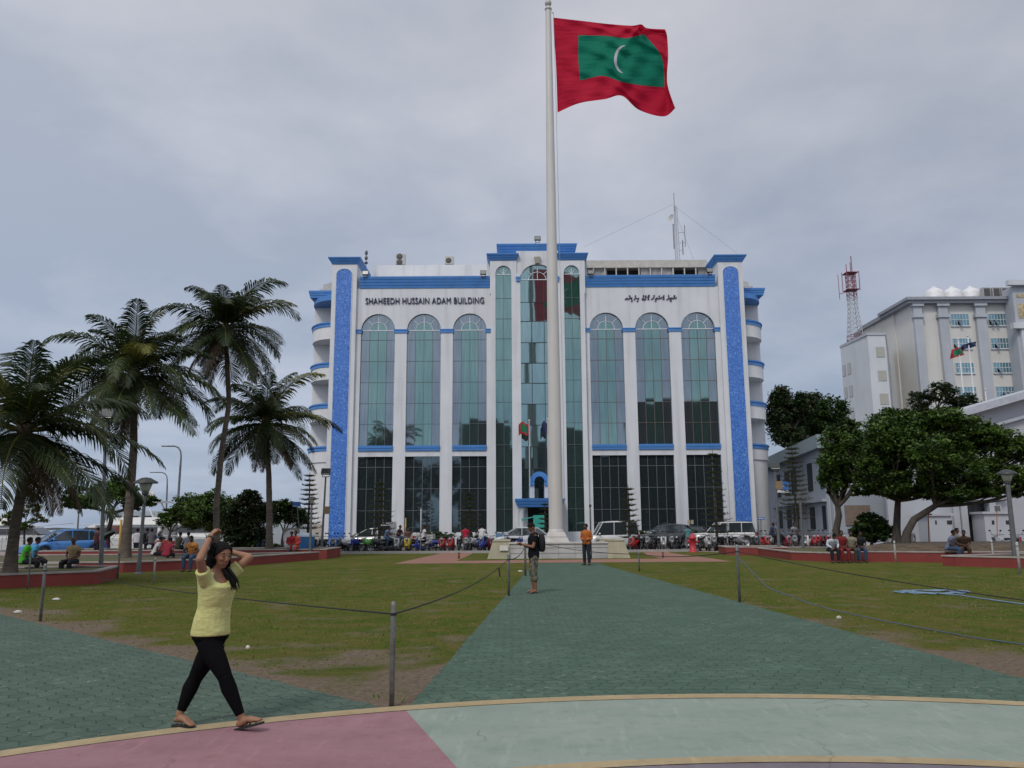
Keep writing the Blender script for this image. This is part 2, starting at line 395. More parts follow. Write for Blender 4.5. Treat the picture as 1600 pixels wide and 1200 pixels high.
struct('pale_pavement',ring(6.98,RR-.13,AP,R(80),.010),palem)
struct('plaza_band',ring(RR-.13,RR+.06,R(-90),R(90),.014,120),ochm)
struct('inner_band',ring(6.83,6.98,R(-90),R(90),.014,120),ochm)
struct('plaza_centre',sheet(arc(6.83,0,2*PI,90)[:-1],.010),greym)
# red tiled cross path before the plinth
g=NT('red_tiles'); t=g.n('TexCoord').outputs['Object']; br=g.n('TexBrick'); g.l(t,br.inputs['Vector']); br.inputs['Scale'].default_value=1; br.inputs['Brick Width'].default_value=.4; br.inputs['Row Height'].default_value=.2;br.inputs['Mortar Size'].default_value=.008
br.inputs['Color1'].default_value=(.27,.125,.085,1); br.inputs['Color2'].default_value=(.235,.105,.07,1); br.inputs['Mortar'].default_value=(.16,.09,.07,1)
g.base(g.mix(g.rng(g.noise(t,1.2,5),.35,.7,0,.3),br.outputs[0],(.20,.13,.10)),.8)
P=lambda u,v:tuple(gz(u,v)[:2])
struct('red_path',sheet([P(615,881),P(1145,877.5),P(1100,871),P(1048,864),P(1042,860.5),P(1003,861),P(1012,868),P(1036,873),P(713,876.5),P(726,871),P(741,864),P(693,864)],.006),MT['red_tiles'])
# paved borders along the planters
pv=mat('border_paving',(.24,.19,.17),.85,var=.2,scale=1.5,bump=.2,bscale=30)
struct('left_pavement',sheet([(-13,50.4),(-12.4,46),(-14.6,36.3),(-17.8,29.6),(-17.4,27.4),(-20,25),(-26,20.5),(-60,20.5),(-60,60),(-13,60)],.003),pv)
struct('right_pavement',sheet([(11.2,50.4),(19.6,44.3),(23.2,29.8),(31,23.5),(60,23.5),(60,58),(13,58)],.003),pv)
# kerb in front of the bikes
m=MB(); m.box(-12.4,11.0,50.75,51.0,-.005,.14); tag(m.build('kerb',mat('kerb_stone',(.30,.29,.27),.9)),'long low grey kerb between lawn and parked motorbikes','kerb')
# ================= OFFICE BUILDING =================
BX,BY=2.243,68.0
HALF=68/math.cos(TH)/1280
def Z(v): return ay(600,v,68).z
def W(px): return px*HALF
wall=mat('white_render',(.585,.595,.61),.75,var=.05,scale=.6,stain=((.33,.34,.35),.55,(1.6,1.6,.10)),bump=.05,bscale=8)
wallb=mat('side_render',(.60,.60,.60),.8,var=.06,scale=.7,stain=((.40,.40,.40),.4,(1.5,1.5,.15)))
blue=mat('blue_paint',(.055,.20,.50),.5,var=.10,scale=1.2,stain=((.10,.2,.38),.4,(2,2,.3)))
bldg=thing('office_building','large white office building with blue cornices and tall arched mirror glass windows','building',(BX,BY,0))
def glass(name,col,refl):
    g=NT(name); t=g.n('TexCoord').outputs['Object']
    mp=g.n('Mapping'); mp.inputs['Scale'].default_value=(5.5,1,.25); g.l(t,mp.inputs[0])
    cur=g.rng(g.noise(mp.outputs[0],1.6,3),.35,.65)
    g.b.inputs['Metallic'].default_value=refl; g.b.inputs['Roughness'].default_value=.03
    g.base(g.mix(cur,tuple(c*.88 for c in col),tuple(min(1,c*1.08) for c in col)))
    n=g.noise(t,.35,2); g.bump(n,.06,.1)
    return g.m
teal=glass('teal_mirror_glass',(.16,.25,.235),.85); grey=glass('grey_mirror_glass',(.19,.225,.245),.85)
dark_refl=glass('dark_reflection_glass',(.085,.115,.125),.80); center_g=glass('centre_mirror_glass',(.20,.29,.29),.9)  # lower panes: dark reflections put into the glass tint
mull=mat('mullion',(.11,.13,.14),.5,metal=.3,var=0); mullw=mat('white_mullion',(.62,.65,.68),.5,var=0); mulll=mat('lower_mullion',(.12,.13,.14),.5,var=0)
mullr=mat('bronze_mullion',(.13,.10,.085),.5,var=0)
zT=Z(713.5); zBand0,zBand1=Z(705),Z(696.5); zS=Z(516); zA=Z(490.5); zWB=Z(832.5)
zC0,zC1=Z(450.7),Z(433.7)
Y0=0.0; DP=.32
def arch_z(x,c,hw,zs,za):
    t=max(0,1-((x-c)/hw)**2); return zs+(za-zs)*math.sqrt(t)
wm=MB()
def arch_panel(mb,x0,x1,z1,c,hw,zs,za,y=0,n=24):
    "wall above an arched opening, from x0..x1 up to z1; hole is |x-c|<hw"
    if x0<c-hw: mb.box(x0,c-hw,y,y+DP,zs,z1)
    if x1>c+hw: mb.box(c+hw,x1,y,y+DP,zs,z1)
    xs=[c-hw*math.cos(PI*i/n) for i in range(n+1)]
    for i in range(n):
        a,b=xs[i],xs[i+1]; za_,zb_=arch_z(a,c,hw,zs,za),arch_z(b,c,hw,zs,za)
        mb.quad((a,y,za_),(b,y,zb_),(b,y,z1),(a,y,z1)); mb.quad((a,y,za_),(a,y+DP,za_),(b,y+DP,zb_),(b,y,zb_))
bays=[(81.3,134.5),(153.4,207),(225.9,279.6)]
XF=W(287.5); XI=W(67)   # facade panel extent
edges=[W(74)]+[W(v) for b in bays for v in b]+[XF]
for sgn in (-1,1):
    def bx(x0,x1,*a,mb=wm,mi=0):
        lo,hi=sorted((sgn*x0,sgn*x1)); mb.box(lo,hi,*a,mi)
    bnds=[W(74),W(144),W(216.5),XF]
    for k,(a,b) in enumerate(bays):
        c=sgn*W((a+b)/2); hw=W((b-a)/2); lo,hi=sorted((sgn*bnds[k],sgn*bnds[k+1]))
        arch_panel(wm,lo,hi,zC0,c,hw,zS,zA)
        # spandrel between lower and upper windows
        bx(W(a),W(b),.02,DP,zT,zBand0+.01); bx(W(a),W(b),.06,DP,0,zWB)
    # piers
    for x0,x1 in ((W(74),W(81.3)),(W(134.5),W(153.4)),(W(207),W(225.9)),(W(279.6),XF)):
        bx(x0,x1,0,DP,0,zS)
    bx(W(81.3)-.001,XF,DP+.003,14,0,zC1+.1)          # body behind
wm.box(-W(81.2),W(81.2),DP+.9,14,0,Z(395))
# roof storey set back
zph=ay(650,413.8,73.4).z
wm.box(-XF+.4,-W(78),5.42,13.9,zC1,zph)
wm.build('wall',wall,bldg)
def part(name,mb,m_,bev=0,par=None): return mb.build(name,m_,par or bldg,bevel=bev)
def window(x0,x1,rows,cols,zb,zt,spring=None,top=None,y=.22,mats=(grey,teal),pat=None,mm=None,th=.035,tilt=.0035,small=False):
    "one window: tilted panes + frame; cols = list of fractions"
    m=MB(); fr=MB(); r=random.Random(int(abs(x0)*100)+int(zb*10)); c=(x0+x1)/2; hw=(x1-x0)/2
    zs=[zb]+rows
    for i in range(len(zs)-1):
        for j in range(len(cols)-1):
            a=x0+(x1-x0)*cols[j]; b=x0+(x1-x0)*cols[j+1]; t1=(r.random()-.5)*tilt*2; t2=(r.random()-.35)*tilt*2.2
            w_=b-a; h=zs[i+1]-zs[i]
            m.quad((a,y-t1*w_/2,zs[i]),(b,y+t1*w_/2,zs[i]),(b,y+t1*w_/2+t2*h,zs[i+1]),(a,y-t1*w_/2+t2*h,zs[i+1]),pat[j] if pat else 0)
        if i>0: fr.box(x0,x1,y-.035,y+.01,zs[i]-th/2,zs[i]+th/2)
    for j in range(1,len(cols)-1):
        a=x0+(x1-x0)*cols[j]; fr.box(a-th/2,a+th/2,y-.037,y+.012,zb,zs[-1])
    fw=MB()
    if spring is not None:
        n=24; xs=[c-hw*math.cos(PI*i/n) for i in range(n+1)]; zz=[arch_z(x,c,hw,spring,top) for x in xs]
        ir=.5
        for i in range(n):
            m.quad((xs[i],y,spring),(xs[i+1],y,spring),(xs[i+1],y,zz[i+1]),(xs[i],y,zz[i]),pat[0] if pat else 0)
        ixs=[c-hw*ir*math.cos(PI*i/n) for i in range(n+1)]; iz=[arch_z(x,c,hw*ir,spring,spring+(top-spring)*ir) for x in ixs]
        if not small:
            for i in range(n): m.quad((ixs[i],y-.004,spring),(ixs[i+1],y-.004,spring),(ixs[i+1],y-.004,iz[i+1]),(ixs[i],y-.004,iz[i]),pat[1] if pat else 0)
            fw.tube([(ixs[i],y-.03,iz[i]) for i in range(n+1)],.032,4,smooth=False)
        fw.box(x0,x1,y-.06,y,spring-.03,spring+.03)
        r0=ir if not small else 0
        for t in (45,90,135) if not small else (50,90,130):
            q=R(t); fw.tube([(c+hw*r0*math.cos(q),y-.028,spring+(top-spring)*r0*math.sin(q)),(c+hw*math.cos(q),y-.028,spring+(top-spring)*math.sin(q))],.03,4,smooth=False)
        fw.box(c-.022,c+.022,y-.05,y-.012,spring,spring+(top-spring)*.98)
        if small: fw.tube([(xs[i],y-.03,zz[i]) for i in range(n+1)],.03,4,smooth=False)
    o=m.build('window',list(mats),bldg)
    if fr.v: fr.build('frame',mm or mull,o)
    if fw.v: fw.build('fanlight_frame',mullw,o)
    return o
up_rows=[Z(v) for v in (662.5,630,597,564,530.7,516)]
lo_rows=[Z(v) for v in (798,764,730,713.5)]
C4=[0,.25,.5,.75,1]
for sgn in (-1,1):
    for a,b in bays:
        x0,x1=sorted((sgn*W(a),sgn*W(b)))
        window(x0,x1,up_rows,C4,zBand1,None,zS,zA,pat=(0,1,1,0),mm=mullr if sgn>0 else mull)
        window(x0,x1,lo_rows,C4,zWB,None,mats=(dark_refl,),mm=mulll,th=.038)
    x0,x1=sorted((sgn*W(41.6),sgn*W(67)))
    window(x0,x1,[Z(v) for v in (797,764,730,696.5,662.5,630,596,564,531,500,468,431)],[0,.5,1],zWB,None,Z(431),Z(418),y=-.25+.12,mats=(teal,),mm=mull,small=True)
# centre tower: projects forward a little
YT=-.35
tw=MB()
for sgn in (-1,1):
    for x0,x1 in ((W(27.6),W(41.6)),(W(67),W(74.2))):
        lo,hi=sorted((sgn*x0,sgn*x1)); tw.box(lo,hi,YT,.9,0,Z(431))
    c=sgn*W(54.3); hw=W(12.7); lo,hi=sorted((sgn*W(33.5),sgn*W(75.5))); 
    arch_panel(tw,lo,hi,Z(410),c,hw,Z(431),Z(418),y=YT)
    lo,hi=sorted((sgn*W(41.6),sgn*W(67))); tw.box(lo,hi,YT+.1,0,0,zWB)
    lo,hi=sorted((sgn*W(33.5),sgn*W(75.5))); tw.box(lo,hi,YT+DP+.01,8,Z(431)+.9,Z(410))
    lo,hi=sorted((sgn*W(73.9),sgn*W(75.5))); tw.box(lo,hi,YT+.004,DP+1,zC0-.6,Z(431))
arch_panel(tw,-W(33.5),W(33.5),Z(395),0,W(27.4),Z(439),Z(415.5),y=YT+.12)
tw.box(-W(33.5),W(33.5),YT+DP+.13,7.8,Z(415)+.1,Z(395))
tw.box(-W(58),W(58),1.2,7.6,Z(410),Z(392))
tw.build('centre_tower',wall,bldg)
window(-W(27.6),W(27.6),[Z(v) for v in (764,734,699.5,666,633,600.5,569,537,504,474,439)],[0,.32,.68,1],zWB+2.2,None,Z(439),Z(415.5),y=YT+.3,mats=(center_g,center_g),pat=(0,1,0),tilt=.012,mm=mat('black_mullion',(.02,.025,.03),.5,var=0),th=.05)
# keystone
k=MB(); k.prism([(0,0)],0,0,cap=False) if False else None
zk0,zk1=Z(415),Z(405.5)
k.add([(-.17,YT-.1,zk0),(.17,YT-.1,zk0),(.28,YT-.18,zk1),(-.28,YT-.18,zk1),(-.17,YT+.2,zk0),(.17,YT+.2,zk0),(.28,YT+.2,zk1),(-.28,YT+.2,zk1)],[(0,1,2,3),(5,4,7,6),(4,0,3,7),(1,5,6,2),(3,2,6,7),(4,5,1,0)])
part('keystone',k,mat('keystone_stone',(.36,.33,.28),.8))
# cornices (stepped, flaring upwards)
def cornice(name,x0,x1,y0,y1,z0,z1,fl=.35,steps=4,m_=blue,ends=(1,1)):
    mb=MB(); h=(z1-z0)/steps
    for i in range(steps):
        e=fl*(i+1)/steps; e0=fl*i/steps
        xa,xb=x0-e*ends[0],x1+e*ends[1]; xa0,xb0=x0-(e0+.04)*ends[0],x1+(e0+.04)*ends[1]
        za,zb=z0+h*i,z0+h*(i+1)
        vs=[(xa0,y0-e0-.04,za),(xb0,y0-e0-.04,za),(xb0,y1,za),(xa0,y1,za),(xa,y0-e,zb-.06),(xb,y0-e,zb-.06),(xb,y1,zb-.06),(xa,y1,zb-.06),(xa,y0-e,zb),(xb,y0-e,zb),(xb,y1,zb),(xa,y1,zb)]
        mb.add(vs,[(0,3,2,1),(0,1,5,4),(1,2,6,5),(3,0,4,7),(4,5,9,8),(5,6,10,9),(7,4,8,11),(8,9,10,11)])
    return part(name,mb,m_)
for sgn in (-1,1):
    lo,hi=sorted((sgn*W(76),sgn*W(283)))
    cornice('cornice',lo,hi,-.02,5.4,zC0,zC1,.32,4,ends=(0,0))
    lo,hi=sorted((sgn*W(35),sgn*W(75.5)))
    cornice('tower_cornice',lo,hi,YT-.02,7,Z(410),Z(400.5),.3,3)
    # pilaster caps at the springing
    for a,b in ((74.5,82.5),(133.3,154.6),(205.8,227.1),(278.4,287.3)):
        cp_=MB(); lo,hi=sorted((sgn*W(a),sgn*W(b))); cp_.box(lo,hi,-.07,.3,Z(520.5),Z(516.2)); cp_.box(lo-.03,hi+.03,-.11,.3,Z(516.2),Z(514.8)); part('pilaster_cap',cp_,blue)
    cp_=MB(); lo,hi=sorted((sgn*W(27.8),sgn*W(34))); cp_.box(lo,hi,YT-.12,0,Z(443),Z(438)); cp_.box(lo-.03,hi+.03,YT-.16,0,Z(438),Z(436))
    part('pilaster_cap',cp_,blue)
    for a,b in bays:
        lo,hi=sorted((sgn*W(a+.2),sgn*W(b-.2)))
        cornice('spandrel_band',lo,hi,-.05,.2,zBand0+.02,zBand1,.1,2,ends=(0,0))
cornice('top_cornice',-W(59),W(59),.9,7.7,Z(394),Z(378.5),.35,4)
# corner towers with blue mosaic
g=NT('blue_mosaic'); t=g.n('TexCoord').outputs['Object']; vo=g.n('TexVoronoi'); vo.feature='F1'; vo.inputs['Scale'].default_value=11; g.l(t,vo.inputs['Vector'])
sp=g.n('SeparateColor'); g.l(vo.outputs['Color'],sp.inputs[0])
c=g.mix(sp.outputs[0],(.05,.155,.48),(.062,.18,.53)); c=g.mix(g.rng(sp.outputs[1],.88,.92),c,(.15,.30,.62)); c=g.mix(g.rng(sp.outputs[2],.82,.85),c,(.025,.10,.36))
g.base(c,.3); g.bump(vo.outputs['Distance'],.3,.02)
for sgn in (-1,1):
    t0,t1=W(287.5),W(327); tz=Z(414); m0,m1=W(294.8),W(320.4); cm=sgn*(m0+m1)/2; hm=(m1-m0)/2
    tb=MB(); lo,hi=sorted((sgn*t0,sgn*t1)); tb.box(lo,hi,-.28,4.5,0,tz); part('corner_tower',tb,wall)
    n=20; ms=MB(); zs,za=Z(430),Z(421)
    ms.box(cm-hm,cm+hm,-.31,-.281,.02,zs)
    pts=[(cm-hm*math.cos(PI*i/n),zs+(za-zs)*math.sin(PI*i/n)) for i in range(n+1)]
    ms.add([(x,-.31,z) for x,z in pts],[tuple(range(n,-1,-1))])
    part('mosaic_panel',ms,g.m)
    tr=MB(); tr.tube([(cm-hm,-.31,.02)]+[(x,-.31,z) for x,z in pts]+[(cm+hm,-.31,.02)],.035,6); part('mosaic_trim',tr,wall)
    cornice('tower_cornice',lo,hi,-.3,4.6,Z(414),Z(404.5),.34,3)
    # rounded balcony wing
    a=W(45); bY=3.0; xo=sgn*t1; yb=1.0+bY
    def qa(f,k=1.0,n=14,ins=0): # quarter ellipse plan from tower side (front) round to the outer side
        return [(xo+sgn*(a-ins)*math.sin(PI/2*i/n),yb-(bY-ins)*math.cos(PI/2*i/n)) for i in range(n+1)]
    def slab(name,z0,z1,ins,m_,inner=None,mb=None):
        mb_=mb or MB(); pl=[(xo,yb+6)]+[(xo,yb-(bY-ins))]+qa(0,ins=ins)[1:]+[(xo+sgn*(a-ins),yb+6)]
        if sgn<0: pl=pl[::-1]
        mb_.prism(pl,z0,z1)
        if mb is None: return part(name,mb_,m_)
    def shell(name,z0,z1,ins,th,m_):
        mb_=MB(); o=qa(0,ins=ins)+[(xo+sgn*(a-ins),yb+6)]; i_=qa(0,ins=ins+th)+[(xo+sgn*(a-ins-th),yb+6)]; n_=len(o)
        vs=[(*p,z0) for p in o]+[(*p,z1) for p in o]+[(*p,z0) for p in i_]+[(*p,z1) for p in i_]; fs=[]
        for k in range(n_-1):
            fs+=[(k,k+1,n_+k+1,n_+k),(2*n_+k+1,2*n_+k,3*n_+k,3*n_+k+1),(n_+k,n_+k+1,3*n_+k+1,3*n_+k),(k+1,k,2*n_+k,2*n_+k+1)]
        mb_.add(vs,fs,0,False); return part(name,mb_,m_)
    # ground storey curved wall
    zt=[503,566,630,697]   # blue band tops on the left wing at the tower side
    zlv=[ay(500,v,69.0).z-.0 for v in zt]
    gb=MB(); slab('x',0,zlv[3]-1.35,.1,wallb,mb=gb); slab('x',zlv[3]-1.35,zlv[3]-.45,.0,wallb,mb=gb); part('curved_wall',gb,wallb)
    if sgn<0:
        st=MB(); slab('x',0,1.9,.06,None,mb=st); part('stone_base',st,mat('stone_cladding',(.36,.32,.28),.8,var=.1,scale=4))
    for q,zz in enumerate(zlv):
        shell('balcony_rail_band',zz-.42,zz,-.06,.25,blue)
        shell('balcony_ledge',zz-.14,zz-.05,-.14,.3,blue)
        if q<3:
            shell('balcony_parapet',zz-1.35,zz-.42,0,.14,wallb)
            fl=MB(); slab('x',zz-1.5,zz-1.35,0,None,mb=fl); part('balcony_floor',fl,wallb)
    # back wall, outer pillar
    bk=MB(); lo,hi=sorted((xo,xo+sgn*(a-.25))); bk.box(lo,hi,yb-.4,yb+5.9,zlv[3]-.5,Z(446)); part('balcony_wall',bk,wallb)
    pl_=MB(); lo,hi=sorted((xo+sgn*(a-.5),xo+sgn*(a-.02))); pl_.box(lo,hi,yb-.1,yb+5.95,zlv[3]-1.4,Z(446)); part('side_pillar',pl_,wallb)
    for q in (0,2): ac=MB(); ac.box(*sorted((xo+sgn*.15,xo+sgn*.75)),yb-.9,yb-.45,zlv[q]+.8,zlv[q]+1.5); part('air_conditioner',ac,mat('ac_grey',(.30,.30,.29),.6))
    zr=Z(457)+.1
    sh=MB(); slab('x',zr-.45,zr,0,None,mb=sh); part('curved_canopy',sh,blue)
    cornice('wing_cornice',*sorted((xo+sgn*.0,xo+sgn*(a-.1))),yb-bY+.9,yb+6,zr+.0,Z(446)+.1,.16,3,ends=(1,0) if sgn<0 else (0,1))
    rf=MB(); lo,hi=sorted((xo,xo+sgn*(a-.5))); rf.box(lo,hi,yb-.6,yb+6,Z(446),Z(446)+.75)
    rf.add([(xo,yb+.2,Z(446)+.75),(xo+sgn*(a-.6),yb+.2,Z(446)+.75),(xo+sgn*(a-.6),yb+.2,Z(446)+1.35),(xo,yb+.2,Z(446)+1.95),(xo,yb+5,Z(446)+.75),(xo+sgn*(a-.6),yb+5,Z(446)+.75),(xo+sgn*(a-.6),yb+5,Z(446)+1.35),(xo,yb+5,Z(446)+1.95)],[(0,1,2,3),(1,5,6,2),(3,2,6,7),(4,7,6,5),(0,3,7,4)]); part('roof_room',rf,mat('roof_room_paint',(.42,.42,.41),.8))
# lettering
def text(body,size,depth,name,m_,parent,loc,rot=(PI/2,0,0),width=None,bold=0.0,align='CENTER',space=1.0):
    cu=bpy.data.curves.new(name,'FONT'); cu.body=body; cu.size=size; cu.extrude=depth; cu.offset=bold; cu.align_x=align; cu.space_character=space
    o=bpy.data.objects.new(name,cu); COL.objects.link(o); bpy.context.view_layer.update()
    me=bpy.data.meshes.new_from_object(o.evaluated_get(bpy.context.evaluated_depsgraph_get())); COL.objects.unlink(o); bpy.data.objects.remove(o)
    xs=[v.co.x for v in me.vertices]
    if width and xs:
        k_=width/(max(xs)-min(xs))
        for v in me.vertices: v.co.x*=k_
    me.materials.clear(); me.materials.append(m_)
    r=bpy.data.objects.new(name,me); COL.objects.link(r); r.parent=parent; r.location=loc; r.rotation_euler=rot; return r
navy=mat('navy_letters',(.010,.014,.06),.5,var=0)
zt0,zt1=Z(475.2),Z(465.3)
xl=ay(571.5,470,68).x-BX; xr=ay(756.5,470,68).x-BX
text('SHAHEEDH HUSSAIN ADAM BUILDING',(zt1-zt0)/.72,.05,'lettering',navy,bldg,((xl+xr)/2,-.06,zt0),width=xr-xl,bold=0,space=1.06)
# Thaana lettering, drawn as strokes (coordinates in the photo's letter grid)
T=[[(1390,150),(1360,185),(1335,165),(1310,185),(1285,185)],[(1350,105),(1320,125)],[(1352,122),(1322,142)],[(1290,165),(1240,180),(1225,205)],[(1265,222),(1225,240)],[(1268,238),(1228,256)],
[(1195,140),(1210,165),(1165,200),(1140,222)],[(1200,98),(1180,118),(1200,120)],
[(1075,130),(1045,150),(1080,170),(1080,200),(1045,205)],[(1080,98),(1065,115),(1085,118)],
[(1020,150),(995,185),(965,165),(945,190),(915,190)],[(975,112),(945,135)],[(915,165),(880,185),(860,215)],[(885,225),(848,255)],
[(830,140),(815,175),(785,190),(758,208)],[(845,105),(815,120),(828,128)],
[(705,135),(665,145),(690,170),(700,200),(665,205)],[(715,98),(680,115)],[(718,112),(684,130)],[(640,150),(610,165),(620,200),(570,228)],[(635,112),(600,130)],
[(565,150),(550,180),(570,200),(535,215),(528,190)],[(580,105),(555,120),(575,125)],
[(450,165),(435,195),(405,190),(395,170)],[(435,235),(398,262)],[(370,145),(355,180),(325,222)],[(375,108),(350,122),(370,128)],
[(285,165),(245,175),(275,200),(265,215)],[(290,238),(255,262)],[(235,140),(225,180),(190,192),(165,212)],[(232,112),(205,122),(222,130)],
[(150,165),(160,185),(120,190),(105,218)]]
tm=MB()
for st in T:
    pts=[]
    for zx,zy in st:
        p=ay(970+zx/16,455+zy/16,68); pts.append((p.x-BX,-.05,p.z))
    tm.tube(pts,.052,5,smooth=False)
part('thaana_lettering',tm,navy)
# entrance: canopy on columns with little arch above
cx_=ay(844,790,65.2).x-BX
en=MB(); cornice('entrance_canopy',cx_-1.7,cx_+1.7,-2.9,-.4,ay(844,792,65).z,ay(844,779,65).z,.28,3)
for s_ in(-1,1):
    ec=MB(); ec.lathe([(.30,0),(.30,.15),(.22,.25),(.2,2.7),(.30,2.9),(.30,3.05)],(cx_+s_*1.45,-2.5,0),14)
    ec.box(cx_+s_*1.35-.4,cx_+s_*1.35+.4,-1.2,-.36,0,ay(844,792,65).z); part('entrance_column',ec,wall)
ar=MB(); za_=ay(844,778,66.5).z; zsA=ay(844,752,66.5).z
for s_ in(-1,1): ar=MB(); ar.box(cx_+s_*.58-.17,cx_+s_*.58+.17,-1.5,-.4,za_,zsA); part('arch_post',ar,wall)
ab=MB(); n=16
for r0,r1,y_ in((.42,.78,-1.6),(.40,.5,-1.68)):
    for i in range(n):
        t0,t1=PI*i/n,PI*(i+1)/n; q=lambda r,t:(cx_+r*math.cos(t),zsA-.0+r*math.sin(t))
        a0,a1,b0,b1=q(r0,t0),q(r0,t1),q(r1,t0),q(r1,t1)
        vs=[(a0[0],y_,a0[1]),(b0[0],y_,b0[1]),(b1[0],y_,b1[1]),(a1[0],y_,a1[1])]; vs+=[(x,-.4,z) for x,_,z in vs]
        ab.add(vs,[(0,1,2,3),(1,5,6,2),(3,7,4,0)])
for s_ in(-1,1): ab.box(*sorted((cx_+s_*.42,cx_+s_*.79)),-1.62,-.4,zsA-.35,zsA)
part('entrance_arch',ab,blue)
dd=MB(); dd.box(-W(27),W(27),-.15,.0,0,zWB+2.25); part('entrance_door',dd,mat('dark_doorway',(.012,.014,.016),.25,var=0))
tl=MB(); p0=ay(833,830,66); tl.box(p0.x-BX,p0.x-BX+.85,-3.2,-3.0,0,ay(832,805,65).z); part('entrance_screen',tl,mat('teal_board',(.03,.30,.25),.6))
tl=MB(); q0=ay(817,812,65); q1=ay(833,808,65); tl.tube([(q0.x-BX,-3.1,q0.z),(q1.x-BX,-3.1,q1.z)],.05,6); tl.box(q0.x-BX-.1,q0.x-BX+.15,-3.14,-3.06,q0.z-.09,q0.z+.09); part('screen_arm',tl,MT['teal_board'])
# planter ledge and banner
bn=MB(); a_=ay(775,833,67.5); b_=ay(814,843,67.5); bn.box(a_.x-BX,b_.x-BX,-.75,-.6,b_.z,a_.z); part('wall_banner',bn,mat('blue_banner',(.10,.20,.32),.6,var=.5,scale=6))
# right roof terrace: canopy with clear sheets
rt=MB(); x0,x1=W(76),W(284); zr0=zC1; zr1=ay(1000,411,71).z
rt.box(x0,x1,2.6,9,zr1-.0,zr1+.14); rt.box(x0,x1,2.55,2.75,zr1-.55,zr1)
for i in range(12): rt.box(x0+(x1-x0)*i/11-.05,x0+(x1-x0)*i/11+.05,2.6,2.7,zr0-.3,zr1)
rt.box(x0,x1,2.58,2.66,zr0+.45,zr0+.53); part('roof_terrace_frame',rt,mat('cream_frame',(.42,.40,.36),.7))
rb=MB(); rb.box(x0,x1,5.2,5.4,zr0-.3,zr1); part('roof_terrace_room',rb,mat('terrace_dark',(.05,.05,.055),.8))
ct=MB()
for i,(f0,f1) in enumerate(((0,.2),(.47,.74),(.93,1.0))):
    n=16
    for j in range(n):
        xa,xb=x0+(x1-x0)*(f0+(f1-f0)*j/n),x0+(x1-x0)*(f0+(f1-f0)*(j+1)/n)
        ct.quad((xa,2.9+.06*math.sin(j*1.7),zr0-.2),(xb,2.9+.06*math.sin((j+1)*1.7),zr0-.2),(xb,2.8,zr1-.1),(xa,2.8,zr1-.1))
part('terrace_curtain',ct,mat('clear_sheet',(.28,.27,.26),.6,var=.2,scale=3))
# roof clutter, each its own thing
def ac_unit(u,v0,v1,wpx,Y,label):
    a=ay(u,v1,Y); b=ay(u+wpx,v0,Y); w_=b.x-a.x; h=b.z-a.z
    t=thing('air_conditioner',label,'air conditioner',(a.x+w_/2,Y,a.z),0)
    m=MB(); m.box(-w_/2,w_/2,0,.5,.05,h); m.box(-w_/2,-w_/2+.08,0,.4,0,.05); m.box(w_/2-.08,w_/2,0,.4,0,.05); m.build('casing',mat('ac_casing',(.42,.40,.36),.6,stain=((.2,.15,.1),.5,(3,3,3))),t,bevel=.02)
    for k_ in range(2 if h>w_*1.05 else 1):
        nn=2 if h>w_*1.05 else 1; f=MB(); f.lathe([(0,0),(w_*.30,0),(w_*.36,-.02)],(0,0,0),16); f.xf(Matrix.Translation((-w_*.08,-.012,h*(k_+.5)/nn))@Matrix.Rotation(PI/2,4,'X')); f.build('fan_grille',mat('fan_dark',(.06,.06,.06),.6,var=0),t)
ac_unit(618,396.5,414,15,73.5,'tall twin-fan air conditioner on the left roof edge')
ac_unit(695,400.5,413.5,14,73.5,'small single-fan air conditioner on the roof near the centre tower')
def flood(u,v,Y,s,label):
    p=ay(u,v,Y); t=thing('floodlight',label,'floodlight',(p.x,Y,p.z))
    m=MB(); m.cbox((0,0,.3*s),.62*s,.2*s,.45*s,rx=R(-15)); m.build('housing',mat('flood_black',(.03,.035,.03),.5,var=0),t,bevel=.02)
    m=MB(); m.cbox((0,-.115*s,.3*s),.54*s,.01,.37*s,rx=R(-15)); m.build('lens',mat('flood_lens',(.22,.22,.21),.2,var=0),t)
    m=MB(); m.tube([(-.2*s,0,-.35*s),(-.2*s,0,.2*s)],.03*s,6); m.tube([(.2*s,0,-.1*s),(.2*s,0,.2*s)],.03*s,6); m.box(-.2*s,.2*s,-.03,.03,-.12*s,-.08*s); m.build('bracket',mat('bracket_grey',(.12,.12,.12),.5,var=0),t)
flood(840,377,69,.9,'black floodlight on top of the centre tower')
flood(571,431,67.6,.85,'left roof floodlight beside the corner tower'); flood(755,430.5,67.6,.85,'roof floodlight beside the centre tower on the left wing')
flood(923,430,67.6,.85,'roof floodlight at the left end of the terrace'); flood(1109,427,67.6,.85,'roof floodlight at the right end of the terrace')
# roof siren and mast
p=ay(572,414,72); t=thing('rooftop_beacon','small dark beacon and lamp on a rod above the left roof','beacon',(p.x,72,p.z))
m=MB(); m.tube([(0,0,-.3),(0,0,1.3)],.03,6); m.build('pole',mat('bracket_grey',(.12,.12,.12)),t)
m=MB(); m.ball((0,0,1.15),.14,.14,.24); m.ball((0,0,.65),.15,.15,.2); m.ball((0,0,.2),.17,.17,.13); m.build('lamp_heads',mat('beacon_grey',(.07,.07,.07),.5,var=.5,scale=6),t)
Ym=72.5; pb=ay(1059,412,Ym); pt=ay(1053,300,Ym); pm=ay(1055,322,Ym)
t=thing('antenna_mast','slim white lattice antenna mast with dish on the right roof','antenna mast',(pb.x,Ym,pb.z-.6))
H=pm.z-pb.z+.6; m=MB()
lat=mat('mast_grey',(.20,.20,.20),.6,var=.1)
for i in range(3):
    a=2*PI*i/3+.3; m.tube([(.26*math.cos(a),.26*math.sin(a),0),(.15*math.cos(a),.15*math.sin(a),H)],.018,5)
